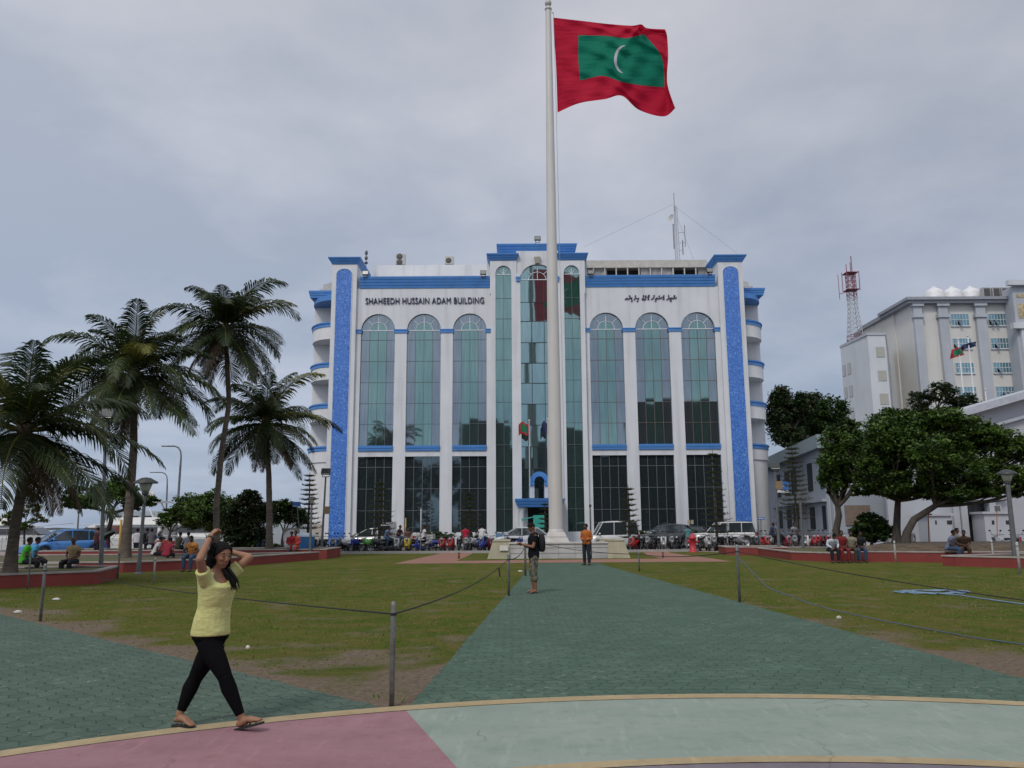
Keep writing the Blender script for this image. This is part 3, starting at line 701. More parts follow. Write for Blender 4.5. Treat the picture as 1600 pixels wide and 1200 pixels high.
for k_ in range(22):
    z0,z1=H*k_/22,H*(k_+1)/22; r0=.26-.11*k_/22
    for i in range(3):
        a,b=2*PI*i/3+.3,2*PI*(i+1)/3+.3; m.tube([(r0*math.cos(a),r0*math.sin(a),z0),(r0*math.cos(b),r0*math.sin(b),z1)],.010,4)
m.tube([(-.1,0,H-.5),(-.1,0,H+1.3)],.03,5); m.build('lattice',lat,t)
m=MB(); m.tube([(.75,-.1,2.2),(.75,-.1,4.3)],.035,6); m.tube([(.2,0,2.6),(.75,-.1,2.6)],.02,5); m.tube([(.2,0,3.6),(.75,-.1,3.6)],.02,5); m.tube([(.55,.1,1.5),(.55,.1,2.9)],.05,6); m.tube([(.2,0,1.9),(.55,.1,1.9)],.02,5); m.tube([(-.30,-.1,2.0),(-.30,-.1,4.4)],.05,6); m.build('panel_antennas',lat,t)
m=MB(); m.lathe([(0,0),(.22,.03),(.38,.12)],(0,0,0),18); m.xf(Matrix.Translation((-.45,-.2,4.9))@Matrix.Rotation(R(-70),4,'Y')@Matrix.Rotation(R(30),4,'X')); m.build('dish',mat('dish_grey',(.40,.39,.36),.5),t)
def gw(u0,v0,u1,v1,Ya,Yb):
    a=ay(u0,v0,Ya); b=ay(u1,v1,Yb); return MB().tube([a,b],.012,3)
m=MB()
for (u0,v0,u1,v1) in ((1054,318,912,386),(1058,325,1152,396),(1058,340,1085,408)):
    a=ay(u0,v0,Ym); b=ay(u1,v1,Ym+.5); m.tube([a,b],.011,3)
m.build('guy_wires',lat,t,world=True)
# ================= FLAGPOLE, FLAG, PLINTH =================
PY=44.0; PX=ay(869,831,PY).x
marble=mat('grey_marble',(.42,.41,.40),.5,var=.15,scale=1.2,stain=((.25,.24,.24),.6,(.4,3,3)))
beige=mat('beige_stone',(.36,.33,.23),.75,var=.12,scale=1.5,stain=((.18,.17,.12),.5,(2,2,1.2)))
polem=mat('pole_paint',(.52,.50,.47),.45,var=.04,scale=.5,stain=((.36,.33,.28),.5,(3,3,.15)))
pl=thing('flagpole_plinth','low pale stone plinth with grey marble middle and beige corner blocks under the flagpole','plinth',(PX-.02,PY,0))
Hp=ay(870,847.5,41.6).z; hw=3.55; df=2.45
m=MB(); m.box(-2.45,2.45,-df,-df+.35,0,Hp-.06); m.box(-2.45,2.45,df-.35,df,0,Hp-.06); m.box(-hw+.55,-hw+.9,-1.4,1.4,0,Hp-.06); m.box(hw-.9,hw-.55,-1.4,1.4,0,Hp-.06); m.build('marble_wall',marble,pl)
m=MB(); m.box(-2.47,2.47,-df-.06,-df+.41,Hp-.058,Hp+.02); m.build('coping',mat('marble_coping',(.50,.49,.47),.5,var=.08),pl)
m=MB()
for i in range(1,3): m.box(-2.45,2.45,-df-.012,-df-.002,Hp*i/3-.008,Hp*i/3+.008)
for i in range(1,6): m.box(-2.45+4.9*i/6-.006,-2.45+4.9*i/6+.006,-df-.011,-df-.001,0.0,Hp-.07)
m.build('marble_joints',mat('joint_dark',(.16,.16,.15),.8,var=0),pl)
for sx in(-1,1):
    for sy in(-1,1):
        m=MB(); a,b=sx*2.42,sx*hw; at,bt=sx*2.44,sx*(hw-.28); y0,y1=sy*(df+.12),sy*(df-1.1)
        m.add([(a,y0,0),(b,y0,0),(b,y1,0),(a,y1,0),(at,y0-sy*.1,Hp+.06),(bt,y0-sy*.1,Hp+.06),(bt,y1,Hp+.06),(at,y1,Hp+.06)],[(0,1,5,4),(1,2,6,5),(2,3,7,6),(3,0,4,7),(4,5,6,7)])
        m.box(*sorted((at-sx*.05,bt+sx*.03)),*sorted((y0-sy*.06,y1)),Hp+.061,Hp+.10)
        o=m.build('corner_block',beige,pl,bevel=.01)
m=MB(); m.box(-2.9,2.9,-df+.3,df-.3,.1,Hp-.35); m.build('planted_fill',MT['lawn_grass'],pl)
m=MB(); x=ay(801+0,858,41.4); m.box(-3.35+.42,-3.35+.85,-df-.165,-df-.15,Hp-.38,Hp-.12); m.build('notice_plate',mat('white_notice',(.62,.60,.55),.6,var=.15,scale=9),pl)
pole=thing('flagpole','very tall white flagpole with ball finial on a tapered stone base','flagpole',(PX,PY,0))
m=MB(); z0=Hp-.36; zb=ay(869,831,PY).z
m.loft([[(s*a,t*a,z) for s,t in((-1,-1),(1,-1),(1,1),(-1,1))] for a,z in((.72,z0),(.66,Hp-.02),(.42,zb))],smooth=False)
m.build('base',mat('base_stone',(.46,.44,.41),.6,var=.08,stain=((.3,.28,.25),.5,(2,2,2))),pole,bevel=.015)
m=MB(); m.box(-.565,.565,-.575,-.570,(Hp+zb)/2-.006,(Hp+zb)/2+.006); m.build('base_joint',MT['joint_dark'],pole)
ztop=ay(856.5,16,PY).z
m=MB(); m.lathe([(.385,zb),(.38,zb+.5),(.36,6),(.33,11),(.28,18),(.225,25),(.165,ztop)],n=24); m.lathe([(.40,zb-.02),(.40,zb+.12),(.385,zb+.13)],n=24); m.build('shaft',polem,pole)
m=MB(); 
for z in (5.2,9.9,14.6,19.2,24): m.lathe([(.372-.0075*z*.9,z),(.38-.0075*z*.9,z+.02),(.372-.0075*z*.9,z+.04)],n=24)
m.build('weld_rings',mat('weld_grey',(.36,.34,.31),.5),pole)
m=MB(); m.lathe([(.17,ztop),(.21,ztop+.03),(.21,ztop+.13),(.12,ztop+.16),(.10,ztop+.28)],n=20); m.build('collar',polem,pole)
m=MB(); m.ball((0,0,ztop+.46),.20,.20,.22,16); m.build('finial',mat('finial_grey',(.40,.38,.34),.4),pole)
m=MB(); zf=ay(864,27,PY).z; m.tube([(.19,-.15,ztop-.25),(.30,-.17,ztop-.3)],.03,5); m.tube([(.30,-.17,ztop-.3),(.36,-.2,zf-5.5),(.46,-.3,9),(.44,-.38,zb+.8)],.011,4); m.build('halyard',mat('rope_pale',(.30,.29,.28),.8,var=0),pole)
# ---- flag: control net traced from its folds, real cloth with waves ----
def fp(x,y): return (830+x/6.0,y/6.0)
rows=[[(207,165),(430,190),(700,222),(940,240),(1030,228),(1090,264),(1255,275)],
[(213,330),(440,330),(700,336),(880,357),(1000,335),(1068,325),(1275,345)],
[(228,540),(440,540),(690,540),(860,545),(1040,530),(1222,530),(1284,530)],
[(238,752),(455,752),(668,712),(850,768),(1040,800),(1250,816),(1276,780)],
[(247,1055),(450,968),(690,930),(850,899),(1010,1030),(1240,1092),(1350,1015)]]
def cr(p,t):
    n=len(p)-1; i=min(int(t*n),n-1); f=t*n-i
    P_=[p[max(i-1,0)],p[i],p[i+1],p[min(i+2,n)]]
    return tuple(.5*((2*P_[1][k])+(-P_[0][k]+P_[2][k])*f+(2*P_[0][k]-5*P_[1][k]+4*P_[2][k]-P_[3][k])*f*f+(-P_[0][k]+3*P_[1][k]-3*P_[2][k]+P_[3][k])*f**3) for k in range(2))
NU,NV=150,90; fm=MB(); fv=[];uvs=[]
for j in range(NV+1):
    for i in range(NU+1):
        s_,t_=i/NU,j/NV; col=[cr(r_,s_) for r_ in rows]; x,y=cr(col,t_)
        dep=.55*math.sin(s_*7.5+t_*2.2)*(s_**.7)+.20*math.sin(s_*15-t_*7+1)*s_+.07*math.sin(s_*34+t_*17)*min(1,s_*3)+.045*math.sin(t_*41-s_*23)*min(1,s_*3)
        dep+=.10*math.sin((s_*1.2-t_)*20)*math.exp(-((s_*1.1+t_-.9)/.35)**2)
        y_=y
        u_,v_=fp(x,y_); p=ay(u_,v_,PY-.15+dep); fv.append(p); uvs.append((s_,1-t_))
fm.add(fv,[(j*(NU+1)+i,(j+1)*(NU+1)+i,(j+1)*(NU+1)+i+1,j*(NU+1)+i+1) for j in range(NV) for i in range(NU)],0,True); fm.uv=uvs
g=NT('flag_cloth'); uv=g.n('UVMap').outputs[0]; sp=g.n('SeparateXYZ'); g.l(uv,sp.inputs[0]); U_,V_=sp.outputs[0],sp.outputs[1]
gx=g.math('MULTIPLY',g.math('GREATER_THAN',U_,1/6),g.math('LESS_THAN',U_,5/6)); gy=g.math('MULTIPLY',g.math('GREATER_THAN',V_,.25),g.math('LESS_THAN',V_,.75))
def disc(cu,cv,ru,rv):
    a=g.math('DIVIDE',g.math('SUBTRACT',U_,cu),ru); b=g.math('DIVIDE',g.math('SUBTRACT',V_,cv),rv)
    return g.math('LESS_THAN',g.math('ADD',g.math('MULTIPLY',a,a),g.math('MULTIPLY',b,b)),1.0)
cres=g.math('MULTIPLY',disc(.50,.50,.085,.150),g.math('SUBTRACT',1.0,disc(.530,.497,.088,.150)))
c=g.mix(g.math('MULTIPLY',gx,gy),(.50,.010,.038),(.006,.185,.11)); c=g.mix(cres,c,(.52,.50,.55))
g.base(c,.75); g.b.inputs['Specular IOR Level'].default_value=.2
wv=g.noise(uv,9,4,.6); mp=g.n('Mapping'); mp.inputs['Scale'].default_value=(3,16,1); mp.inputs['Rotation'].default_value=(0,0,.5); g.l(uv,mp.inputs[0]); w2=g.noise(mp.outputs[0],1.0,3,.5)
g.bump(g.math('ADD',wv,w2),.30,.35)
# cloth lets some sky light through
tr=g.n('BsdfTranslucent'); g.l(c,tr.inputs[0]); ms=g.n('MixShader'); ms.inputs[0].default_value=.42; out=[n for n in g.t.nodes if n.type=='OUTPUT_MATERIAL'][0]
g.l(g.b.outputs[0],ms.inputs[1]); g.l(tr.outputs[0],ms.inputs[2]); g.l(ms.outputs[0],out.inputs[0])
fo=fm.build('flag',g.m); tag(fo,'huge red flag with green panel and white crescent waving from the tall pole','flag')
# small flags at the entrance
def small_flag(u,vt,vb,Y,lab,cols,dirx,hgt=1.15,wid=1.5,half=False,panel=False):
    a=ay(u,vb,Y); b=ay(u,vt,Y)
    t=thing('flagpole',lab[0],'flagpole',(a.x,Y,a.z)); L_=b.z-a.z
    m=MB(); m.tube([(0,0,0),(0,0,L_)],.045,8); m.build('shaft',mat('steel_pole',(.45,.45,.45),.4,var=0),t); m=MB(); m.ball((0,0,L_+.05),.09); m.build('finial',MT['steel_pole'],t)
    m=MB(); n=16; vs=[];
    for j in range(7):
        for i in range(n+1):
            s_,q=i/n,j/6; vs.append((b.x+dirx*(.05+wid*s_*(.92)),Y+.16*math.sin(s_*9+q*2),b.z-.1-hgt*q-.28*s_*wid*(1 if half else .35)-.12*math.sin(s_*7)))
    m.add(vs,[(j*(n+1)+i,(j+1)*(n+1)+i,(j+1)*(n+1)+i+1,j*(n+1)+i+1) for j in range(6) for i in range(n)],0,True)
    if panel: m.m=[1 if (1<=k//n<=4 and 3<=k%n<=12) else 0 for k in range(len(m.f))]
    o=m.build('flag',cols); tag(o,lab[1],'flag')
fr_=mat('flag_red',(.42,.015,.03),.8,var=.1); fg_=mat('flag_green',(.01,.16,.08),.8,var=.1); fb_=mat('flag_navy',(.02,.03,.09),.8,var=.6,scale=5)
small_flag(828,658,778,66.0,('thin steel flagpole left of the entrance arch carrying a small red flag','small red and green flag on the thin pole left of the entrance arch'),[fr_,fg_],-1,.95,.95,panel=True)
small_flag(857,656,778,66.0,('thin steel flagpole right of the entrance arch carrying a dark flag','small navy flag hanging from the thin pole right of the entrance arch'),[fb_],-1,.9,.55,half=True)
# ================= POSTS AND ROPES =================
galv=mat('galvanised_steel',(.20,.205,.21),.5,metal=.35,var=.35,scale=14,stain=((.10,.075,.05),.7,(6,6,4)))
galw=mat('white_painted_steel',(.42,.42,.40),.6,var=.2,scale=9); rust=mat('rusty_steel',(.16,.09,.06),.8,var=.4,scale=12)
ropem=mat('black_rope',(.012,.012,.014),.8,var=0); bluer=mat('blue_hose',(.07,.10,.17),.6,var=.2,scale=4)
POSTS={}
def post(u,vb,vt,r,label,m_=galv,key=None):
    g_=gz(u,vb); h=ay(u,vt,g_.y).z
    t=thing('rope_post',label,'post',(g_.x,g_.y,0),group='metal posts holding the lawn ropes')
    m=MB(); m.lathe([(0,0),(r,0),(r,h-.05),(r*.85,h-.03)],n=14); m.build('tube',m_,t)
    m=MB(); m.lathe([(r*1.04,h-.06),(r*1.02,h-.035),(r*.8,h+.0),(0,h+.004)],n=14); m.build('cap',m_,t)
    m=MB(); m.lathe([(r*1.12,h*.88-.012),(r*1.3,h*.88),(r*1.12,h*.88+.012)],n=12); m.build('rope_loop',ropem,t)
    POSTS[key]=Vector((g_.x,g_.y,h*.88)); return t
post(612,1105,940,.024,'nearest grey metal post at the path corner beside the bare earth',key='A')
post(63,971,881,.026,'grey metal post at the left lawn edge with flat top',key='B')
post(43,921,862,.022,'slim grey post in front of the left red planter',key='B2')
post(240,908,871,.030,'short white post before the long red planter wall',galw,'D')
post(184,904,862,.025,'thin grey post beside the end of the red planter wall',key='E')
post(795,931,866,.030,'brown grey post on the lawn left of the man in black',key='Fp')
post(821,900,848,.035,'post behind the elbow of the man in black',key='G')
post(1156,941,851,.030,'grey post right of the green path with ropes tied to it',key='H')
post(999,893,862,.028,'small post on the lawn right of the man in orange',key='I')
post(1400,880,845,.035,'pale post in front of the leaning tree planter',galw,'J')
post(1453,874,846,.03,'thin dark post left of the seated trio on the right',rust,'K')
post(1553,881,843,.033,'pale thin post near the right planter',galw,'L')
post(1594,897,847,.04,'pale post at the right edge of the photo',galw,'M')
post(717,873,863,.05,'short rusty post where the red path meets the plinth lawn',rust,'N')
post(1036,872,862,.04,'short rusty post right of the plinth on the red path corner',rust,'O')
def rope(name,pts,r,m_,label,sag=0.0,cat='rope'):
    m=MB(); out=[]
    for a,b in zip(pts[:-1],pts[1:]):
        a,b=Vector(a),Vector(b); n=12
        for i in range(n): 
            t=i/n; p=a.lerp(b,t); p.z=max(.012,p.z-sag*4*t*(1-t)); out.append(p)
    out.append(Vector(pts[-1])); m.tube(out,r,6,smooth=True)
    o=m.build(name,m_,loc=tuple(pts[0])); return tag(o,label,cat)
A_=POSTS['A']
e155=ay(153,904,25.5); 
rope('rope',[A_,POSTS['B2']*0+Vector((ay(150,903,24).x,24,ay(150,903,24).z))],.008,ropem,'black rope running from the nearest post behind the walking woman to the left',sag=.06)
kn=gz(781,905); knp=ay(781,887,gz(781,905).y)
rope('rope',[A_,POSTS['Fp']],.008,ropem,'black rope hanging between the nearest post and the brown grey post',sag=.13)
m=MB(); p=ay(779,887,19); m.tube([p,p+Vector((.02,0,-.12)),p+Vector((.03,0,-.2))],.018,5); tag(m.build('rope_knot',ropem),'black knot dangling from the rope left of the man in black','knot')
rope('rope',[POSTS['Fp'],POSTS['G'],(PX-.9,PY-2.7,.75),(ay(1000,866,31).x,31,ay(1000,866,31).z)],.012,ropem,'dark rope passing before the plinth',sag=.12)
H_=POSTS['H']; 
rope('rope',[H_,ay(1600,938,11.5),ay(1720,958,10.6)],.008,ropem,'upper black rope leading right from the post beside the green path',sag=.05)
rope('rope',[POSTS['I'],H_],.012,ropem,'dark rope joining the small post to the post beside the green path',sag=.1)
bp=[H_+Vector((0,-.05,-.12))]+[gz(u,v,z) for u,v,z in ((1200,918,.42),(1260,941,.25),(1300,953,.15),(1370,968,.03),(1450,983,.02),(1520,996,.02),(1600,1007,.02),(1700,1022,.02))]
rope('hose',bp,.011,bluer,'long pale blue line sagging from the post onto the right lawn','',) if False else None
m=MB(); m.tube(bp,.008,6); tag(m.build('blue_line',bluer,loc=tuple(bp[0])),'long pale blue line sagging from the post onto the right lawn','line')
m=MB(); pts=[]
r_=random.Random(2)
c0=gz(1452,927); 
for k_ in range(60):
    t=k_/59; a=t*22; pts.append((c0.x+.85*math.cos(a)*(.7+.3*r_.random())+.2*t,c0.y+.5*math.sin(a)*(.7+.3*r_.random()),.02+.012*(k_%3)))
pts+=[tuple(gz(u,v,.02)) for u,v in ((1500,930),(1540,936),(1600,944),(1680,950))]
m.tube(pts,.013,6); tag(m.build('coiled_hose',mat('hose_blue',(.16,.24,.34),.6)),'loosely coiled pale blue hose lying on the right lawn','hose')
# litter
def litter(u,v,s,label):
    p=gz(u,v,.012); r_=random.Random(int(u)); m=MB(); n=7
    pts=[(s*(.7+.5*r_.random())*math.cos(2*PI*i/n),s*.5*(.7+.5*r_.random())*math.sin(2*PI*i/n),.02*r_.random()+.015) for i in range(n)]
    m.add([(0,0,.05)]+pts,[(0,1+i,1+(i+1)%n) for i in range(n)]); m.add([(x,y,0) for x,y,z in pts],[tuple(range(n-1,-1,-1))])
    tag(m.build('litter',mat('litter_white',(.55,.54,.50),.7),loc=(0,0,0)),label,'litter'); bpy.data.objects[-1] if False else None
    return m
def lit(u,v,s,label):
    p=gz(u,v,.01); r_=random.Random(int(u)); n=7; m=MB()
    pts=[(s*(.7+.5*r_.random())*math.cos(2*PI*i/n),s*.5*(.7+.5*r_.random())*math.sin(2*PI*i/n),.02*r_.random()+.012) for i in range(n)]
    m.add([(0,0,.045)]+pts+[(x,y,0) for x,y,z in pts],[(0,1+i,1+(i+1)%n) for i in range(n)]+[(1+i,1+n+i,1+n+(i+1)%n,1+(i+1)%n) for i in range(n)])
    o=m.build('litter',mat('litter_white',(.55,.54,.50),.7)); o.location=p; tag(o,label,'litter')
lit(27,957,.09,'white scrap of paper at the left path edge'); lit(88,937,.10,'pale scrap flattened on the left lawn'); lit(813,893,.07,'small white scrap on the lawn beside the man in black'); lit(1311,966,.05,'small white scrap on the right lawn'); lit(387,1013,.03,'tiny white scrap on grass right of the woman')
# ================= LAMPS, SIGNS =================
lampg=mat('lamp_post_grey',(.12,.125,.13),.5,metal=.2,var=.2,scale=6); lampd=mat('lamp_dark',(.03,.035,.035),.5,var=0); glassw=mat('lamp_glass',(.45,.45,.42),.3,var=0)
def base_pt(u,vb): return gz(u,vb)
def lamp_flood(ub,vb,ut,vt,r,label,box=None,s=1.0,Y=None):
    b=gz(ub,vb); Y=b.y; tp=ay(ut,vt,Y); t=thing('flood_lamp_post',label,'lamp post',(b.x,Y,0)); H_=tp.z; dx=tp.x-b.x
    m=MB(); m.tube([(0,0,0),(dx*.5,0,H_*.5),(dx,0,H_)],[r*1.3,r,r*.8],10); m.lathe([(r*2.6,0),(r*2.6,.03),(r*1.4,.05)],n=12); m.build('pole',lampg,t)
    m=MB(); m.tube([(dx-.22*s,0,H_+.22*s),(dx-.18*s,0,H_),(dx+.18*s,0,H_),(dx+.22*s,0,H_+.22*s)],.025,6); m.build('yoke',lampd,t)
    m=MB(); m.cbox((dx,0,H_+.3*s),.52*s,.16*s,.36*s,rx=R(-28)); m.build('housing',lampd,t,bevel=.02)
    m=MB(); m.cbox((dx,-.075*s,H_+.262*s),.44*s,.03*s,.28*s,rx=R(-28)); m.build('lens',glassw,t)
    if box: 
        zz=ay(ub,box,Y).z; m=MB(); m.box(dx*.6-.02,dx*.6+.32,-.12,.12,zz-.22,zz+.2); m.build('junction_box',mat('box_ochre',(.25,.18,.10),.7),t)
def lamp_bell(ub,vb,ut,vt,r,label,sz=1.0,upturned=True,flat=False):
    b=gz(ub,vb); Y=b.y; tp=ay(ut,vt,Y); t=thing('lamp_post',label,'lamp post',(b.x,Y,0)); H_=tp.z; dx=tp.x-b.x
    m=MB(); m.tube([(0,0,0),(dx*.5,0,H_*.5),(dx,0,H_)],[r*1.25,r,r*.85],12); m.lathe([(r*2.4,0),(r*2.4,.05),(r*1.5,.07)],n=12); m.build('pole',lampg,t)
    m=MB(); m.lathe([(0,H_-.02),(.10*sz,H_),(.17*sz,H_+.20*sz),(.15*sz,H_+.24*sz)],(dx,0,0),16); m.build('diffuser',glassw,t)
    m=MB(); m.lathe([(.07*sz,H_-.1*sz),(.10*sz,H_-.02),(.05*sz,H_+.0)],(dx,0,0),14); m.lathe([(.31*sz,H_+.22*sz),(.30*sz,H_+.26*sz),(.12*sz,H_+.36*sz),(0,H_+.38*sz)],(dx,0,0),18); m.lathe([(0,H_+.235*sz),(.31*sz,H_+.22*sz)],(dx,0,0),18); m.build('shade',lampd,t)
lamp_flood(157,901,166,660,.062,'tall grey pole with floodlight between the left palms',s=1.0)
lamp_bell(216,897,227,768,.062,'grey lamp post with white bell lamp beside the second palm',1.35)
lamp_bell(119,862,123,800,.06,'small lamp post behind the blue car near the yachts',1.0)
lamp_flood(502,869,509,745,.06,'thin lamp post with flat floodlight before the left blue mosaic column',box=797)
lamp_bell(484,874,487,786,.06,'small lamp post by the couple seated on the red wall',.9)
lamp_flood(1218,868,1211,737,.07,'thin lamp post with floodlight before the right curved wall',box=758)
lamp_bell(1256,868,1250,778,.07,'lamp post with white lamp before the small pine tree',.9)
lamp_bell(1588,885,1574,752,.09,'thick leaning lamp post at the far right',1.2)
def street(ub,vb,ut,vt,r,arm,label):
    b=gz(ub,vb); Y=b.y; tp=ay(ut,vt,Y); t=thing('street_lamp',label,'street lamp',(b.x,Y,0)); H_=tp.z; dx=tp.x-b.x
    pts=[(0,0,0),(dx*.8,0,H_*.8)]+[(dx+arm*(1-math.cos(q))*.5,0,H_*.9+H_*.1*math.sin(q)) for q in (0,.5,1.0,1.57)]+[(dx+arm,0,H_)]
    m=MB(); m.tube(pts,[r*1.2,r]+[r*.7]*5,8); m.build('pole',lampg,t); m=MB(); m.cbox((dx+arm*1.2,0,H_),abs(arm)*.5,.18,.1); m.build('lamp_head',lampg,t,bevel=.03)
street(273,858,284,697,.09,-1.1,'tall curved street lamp near the small round tree')
street(258,848,262,738,.09,-1.4,'farther curved street lamp by the harbour')
def pole(u,vb,vt,r,label,m_=None,tip=None,cat='pole'):
    b=gz(u,vb); h=ay(u,vt,b.y).z; t=thing('thin_pole',label,cat,(b.x,b.y,0)); m=MB(); m.lathe([(0,0),(r,0),(r,h),(0,h+.01)],n=8); m.lathe([(r*3,0),(r*3,.02),(r,.03)],n=8); m.build('shaft',m_ or lampg,t)
    if tip: m=MB(); m.ball((0,0,h),tip); m.build('tip',lampd,t)
pole(657,862,795,.035,'thin pale pole in front of the parked flatbed truck',galw)
pole(924,874,790,.03,'thin dark rod behind the man in orange',lampd,.07)
pole(633,858,809,.06,'thin yellow and black striped pole by the flatbed truck',mat('yellow_black',(.30,.22,.06),.7,var=.9,scale=5))
pole(1187,859,788,.035,'thin grey pole carrying the blue arrow sign',lampg)
pole(1138,858,812,.035,'leaning pale stake among the parked motorbikes',galw)
pole(185,876,812,.06,'yellow pole near the yacht quay',mat('yellow_paint',(.42,.24,.03),.6))
def sign(ub,vb,u0,v0,u1,v1,mface,label,legs=1,pm=None,extra=None,cat='sign'):
    b=gz(ub,vb); Y=b.y; a=ay(u0,v1,Y); c=ay(u1,v0,Y); t=thing('sign',label,cat,(b.x,Y,0)); cx=(a.x+c.x)/2-b.x; w_=c.x-a.x
    m=MB()
    if legs==1: m.tube([(0,.04,0),(cx,.04,c.z)],.03,6)
    else: 
        for s_ in(-.45,.45): m.tube([(cx+s_*w_,.04,0),(cx+s_*w_,.04,c.z)],.03,6)
    m.build('post',pm or lampg,t); m=MB(); m.box(cx-w_/2,cx+w_/2,-.015,.015,a.z,c.z); m.build('panel',mface,t,bevel=.01)
    if extra: extra(t,cx,a.z,w_,c.z-a.z)
wsign=mat('white_sign',(.55,.55,.53),.6,var=.1,scale=8); ysign=mat('tan_sign',(.42,.36,.24),.7,var=.12,scale=6); bsign=mat('blue_sign',(.04,.13,.38),.5,var=0)
def arrow(t,cx,z,w_,h):
    m=MB(); m.box(cx-w_*.2,cx+w_*.38,-.03,-.016,z+h*.38,z+h*.62); m.add([(cx-w_*.42,-.03,z+h*.5),(cx-w_*.18,-.03,z+h*.2),(cx-w_*.18,-.03,z+h*.8)],[(0,1,2)]); m.build('arrow',wsign,t)
sign(1189,858,1184,808,1195,812,bsign,'blue one way sign with white arrow before the curved wall',extra=arrow)
def split(t,cx,z,w_,h):
    m=MB(); m.box(cx-.03,cx+.03,-.03,-.016,z-.4,z+h); m.build('strap',lampd,t)
sign(565,853,560.5,818.5,570.5,826,ysign,'tan square sign board left of the parked white truck',extra=split)
def ink(t,cx,z,w_,h):
    m=MB(); m.box(cx-w_*.35,cx-w_*.2,-.02,-.016,z+h*.3,z+h*.75)
    for q in (.35,.6): m.box(cx-w_*.1,cx+w_*.35,-.02,-.016,z+h*q,z+h*(q+.08))
    m.build('markings',lampd,t)
sign(604,853,600.5,818,609,824.5,wsign,'small white sign board above the truck cab',extra=ink)
sign(1079,853,1074.5,812.5,1083.5,819,ysign,'small white sign board with tan face above the hedge','' or 1,extra=split)
sign(1096,853,1073+17,816,1082,821.5,wsign,'small white sign fixed beside the third pier',extra=ink) if False else None
def rec(t,cx,z,w_,h):
    m=MB(); m.box(cx-w_*.4,cx+w_*.4,-.02,-.016,z+h*.1,z+h*.2); m.build('stripe',wsign,t)
sign(470,866,457,784,470,792,bsign,'blue board high on a pole before the round tree',extra=rec)
sign(1559,858,1554.5,790.5,1562.5,799,mat('grey_sign',(.10,.10,.10),.6,var=.4,scale=9),'dark square sign on an orange post by the dark doorway',pm=mat('orange_post',(.35,.09,.03),.6))
sign(1453,868,1446,802.5,1456,805,mat('red_board',(.32,.05,.03),.6),'orange red post with small red board near the leaning tree',pm=MT['orange_post'])
sign(1462,852,1456.5,821,1472,834.5,wsign,'white board on a metal stand by the white wall',legs=2,extra=ink)
# ================= PLANTERS =================
redm=mat('red_planter',(.20,.028,.022),.65,var=.12,scale=1.5,stain=((.12,.03,.025),.6,(1.5,1.5,3)))
capm=mat('planter_coping',(.33,.29,.27),.8,var=.15,scale=3)
soil=mat('planter_soil',(.085,.062,.04),.95,var=.4,scale=3,bump=.5,bscale=12)
soilg=NT('planter_grass_top'); t=soilg.n('TexCoord').outputs['Object']
soilg.base(soilg.mix(soilg.rng(soilg.noise(t,.8,6,.6),.40,.56),(.075,.09,.02),(.10,.075,.045)),.95); soilg.bump(soilg.noise(t,20,4),.7,.05)
def offset(poly,d):
    n=len(poly); out=[]
    A_=sum(poly[i][0]*poly[(i+1)%n][1]-poly[(i+1)%n][0]*poly[i][1] for i in range(n)); s_=1 if A_>0 else -1
    for i in range(n):
        p,q,r_=Vector(poly[i-1]),Vector(poly[i]),Vector(poly[(i+1)%n]); a=(q-p).normalized(); b=(r_-q).normalized()
        na=Vector((-a.y,a.x))*s_; nb=Vector((-b.y,b.x))*s_; k_=na+nb; k_=k_/max(.3,k_.length_squared)*2
        out.append(tuple(q+k_*d))
    return out
def planter(poly,h,label,top=None,hump=0.0,name='planter'):
    c=Vector((sum(p[0] for p in poly)/len(poly),sum(p[1] for p in poly)/len(poly),0)); pl=[(p[0]-c.x,p[1]-c.y) for p in poly]; n=len(pl)
    A_=sum(pl[i][0]*pl[(i+1)%n][1]-pl[(i+1)%n][0]*pl[i][1] for i in range(n))
    if A_<0: pl=pl[::-1]
    t=thing(name,label,'planter',c,group='red walled planters round the lawn')
    i1=offset(pl,.18); m=MB(); m.prism(pl,0,h-.05,cap=False)
    m.add([(*p,h-.2) for p in i1]+[(*p,h-.05) for p in i1],[((i+1)%n,i,n+i,n+(i+1)%n) for i in range(n)]); m.build('wall',redm,t)
    o=offset(pl,-.025); i2=offset(pl,.2); m=MB()
    V_=[(*p,h-.048) for p in o]+[(*p,h) for p in o]+[(*p,h) for p in i2]+[(*p,h-.048) for p in i2]
    m.add(V_,[f for i in range(n) for f in ((i,(i+1)%n,n+(i+1)%n,n+i),(n+i,n+(i+1)%n,2*n+(i+1)%n,2*n+i),(2*n+i,2*n+(i+1)%n,3*n+(i+1)%n,3*n+i),(3*n+i,3*n+(i+1)%n,(i+1)%n,i))]); m.build('coping',capm,t)
    m=MB(); ins=offset(pl,.19); m.add([(0,0,h-.03+hump)]+[(*p,h-.06) for p in offset(pl,1.2)]+[(*p,h-.06) for p in ins],[(0,1+i,1+(i+1)%n) for i in range(n)]+[(1+i,1+n+i,1+n+(i+1)%n,1+(i+1)%n) for i in range(n)])
    if hump: 
        for i in range(n): m.v[1+i].z+=hump*.8
    m.build('earth',top or soilg.m,t); return t
G2=lambda u,v,z=0:tuple(gz(u,v,z)[:2])
HP=.40
xa_,ya_=G2(152,913); planter([G2(-160,927),(xa_,ya_),(xa_-.9,ya_+3.2),(-38,ya_+1.6)],HP,'front red planter at the far left under the first palm')
planter([(-36,26.2),(-20,27.4),(-14.4,27.2),(-15.6,30.0),(-23,33),(-44,33)],HP,'inner red planter behind the first palm')
planter([G2(192,895),G2(330,888.5),G2(498,874.5),(-13.2,40.5),(-26,40),(-22,31.5)],HP,'long low red planter wall behind the woman')
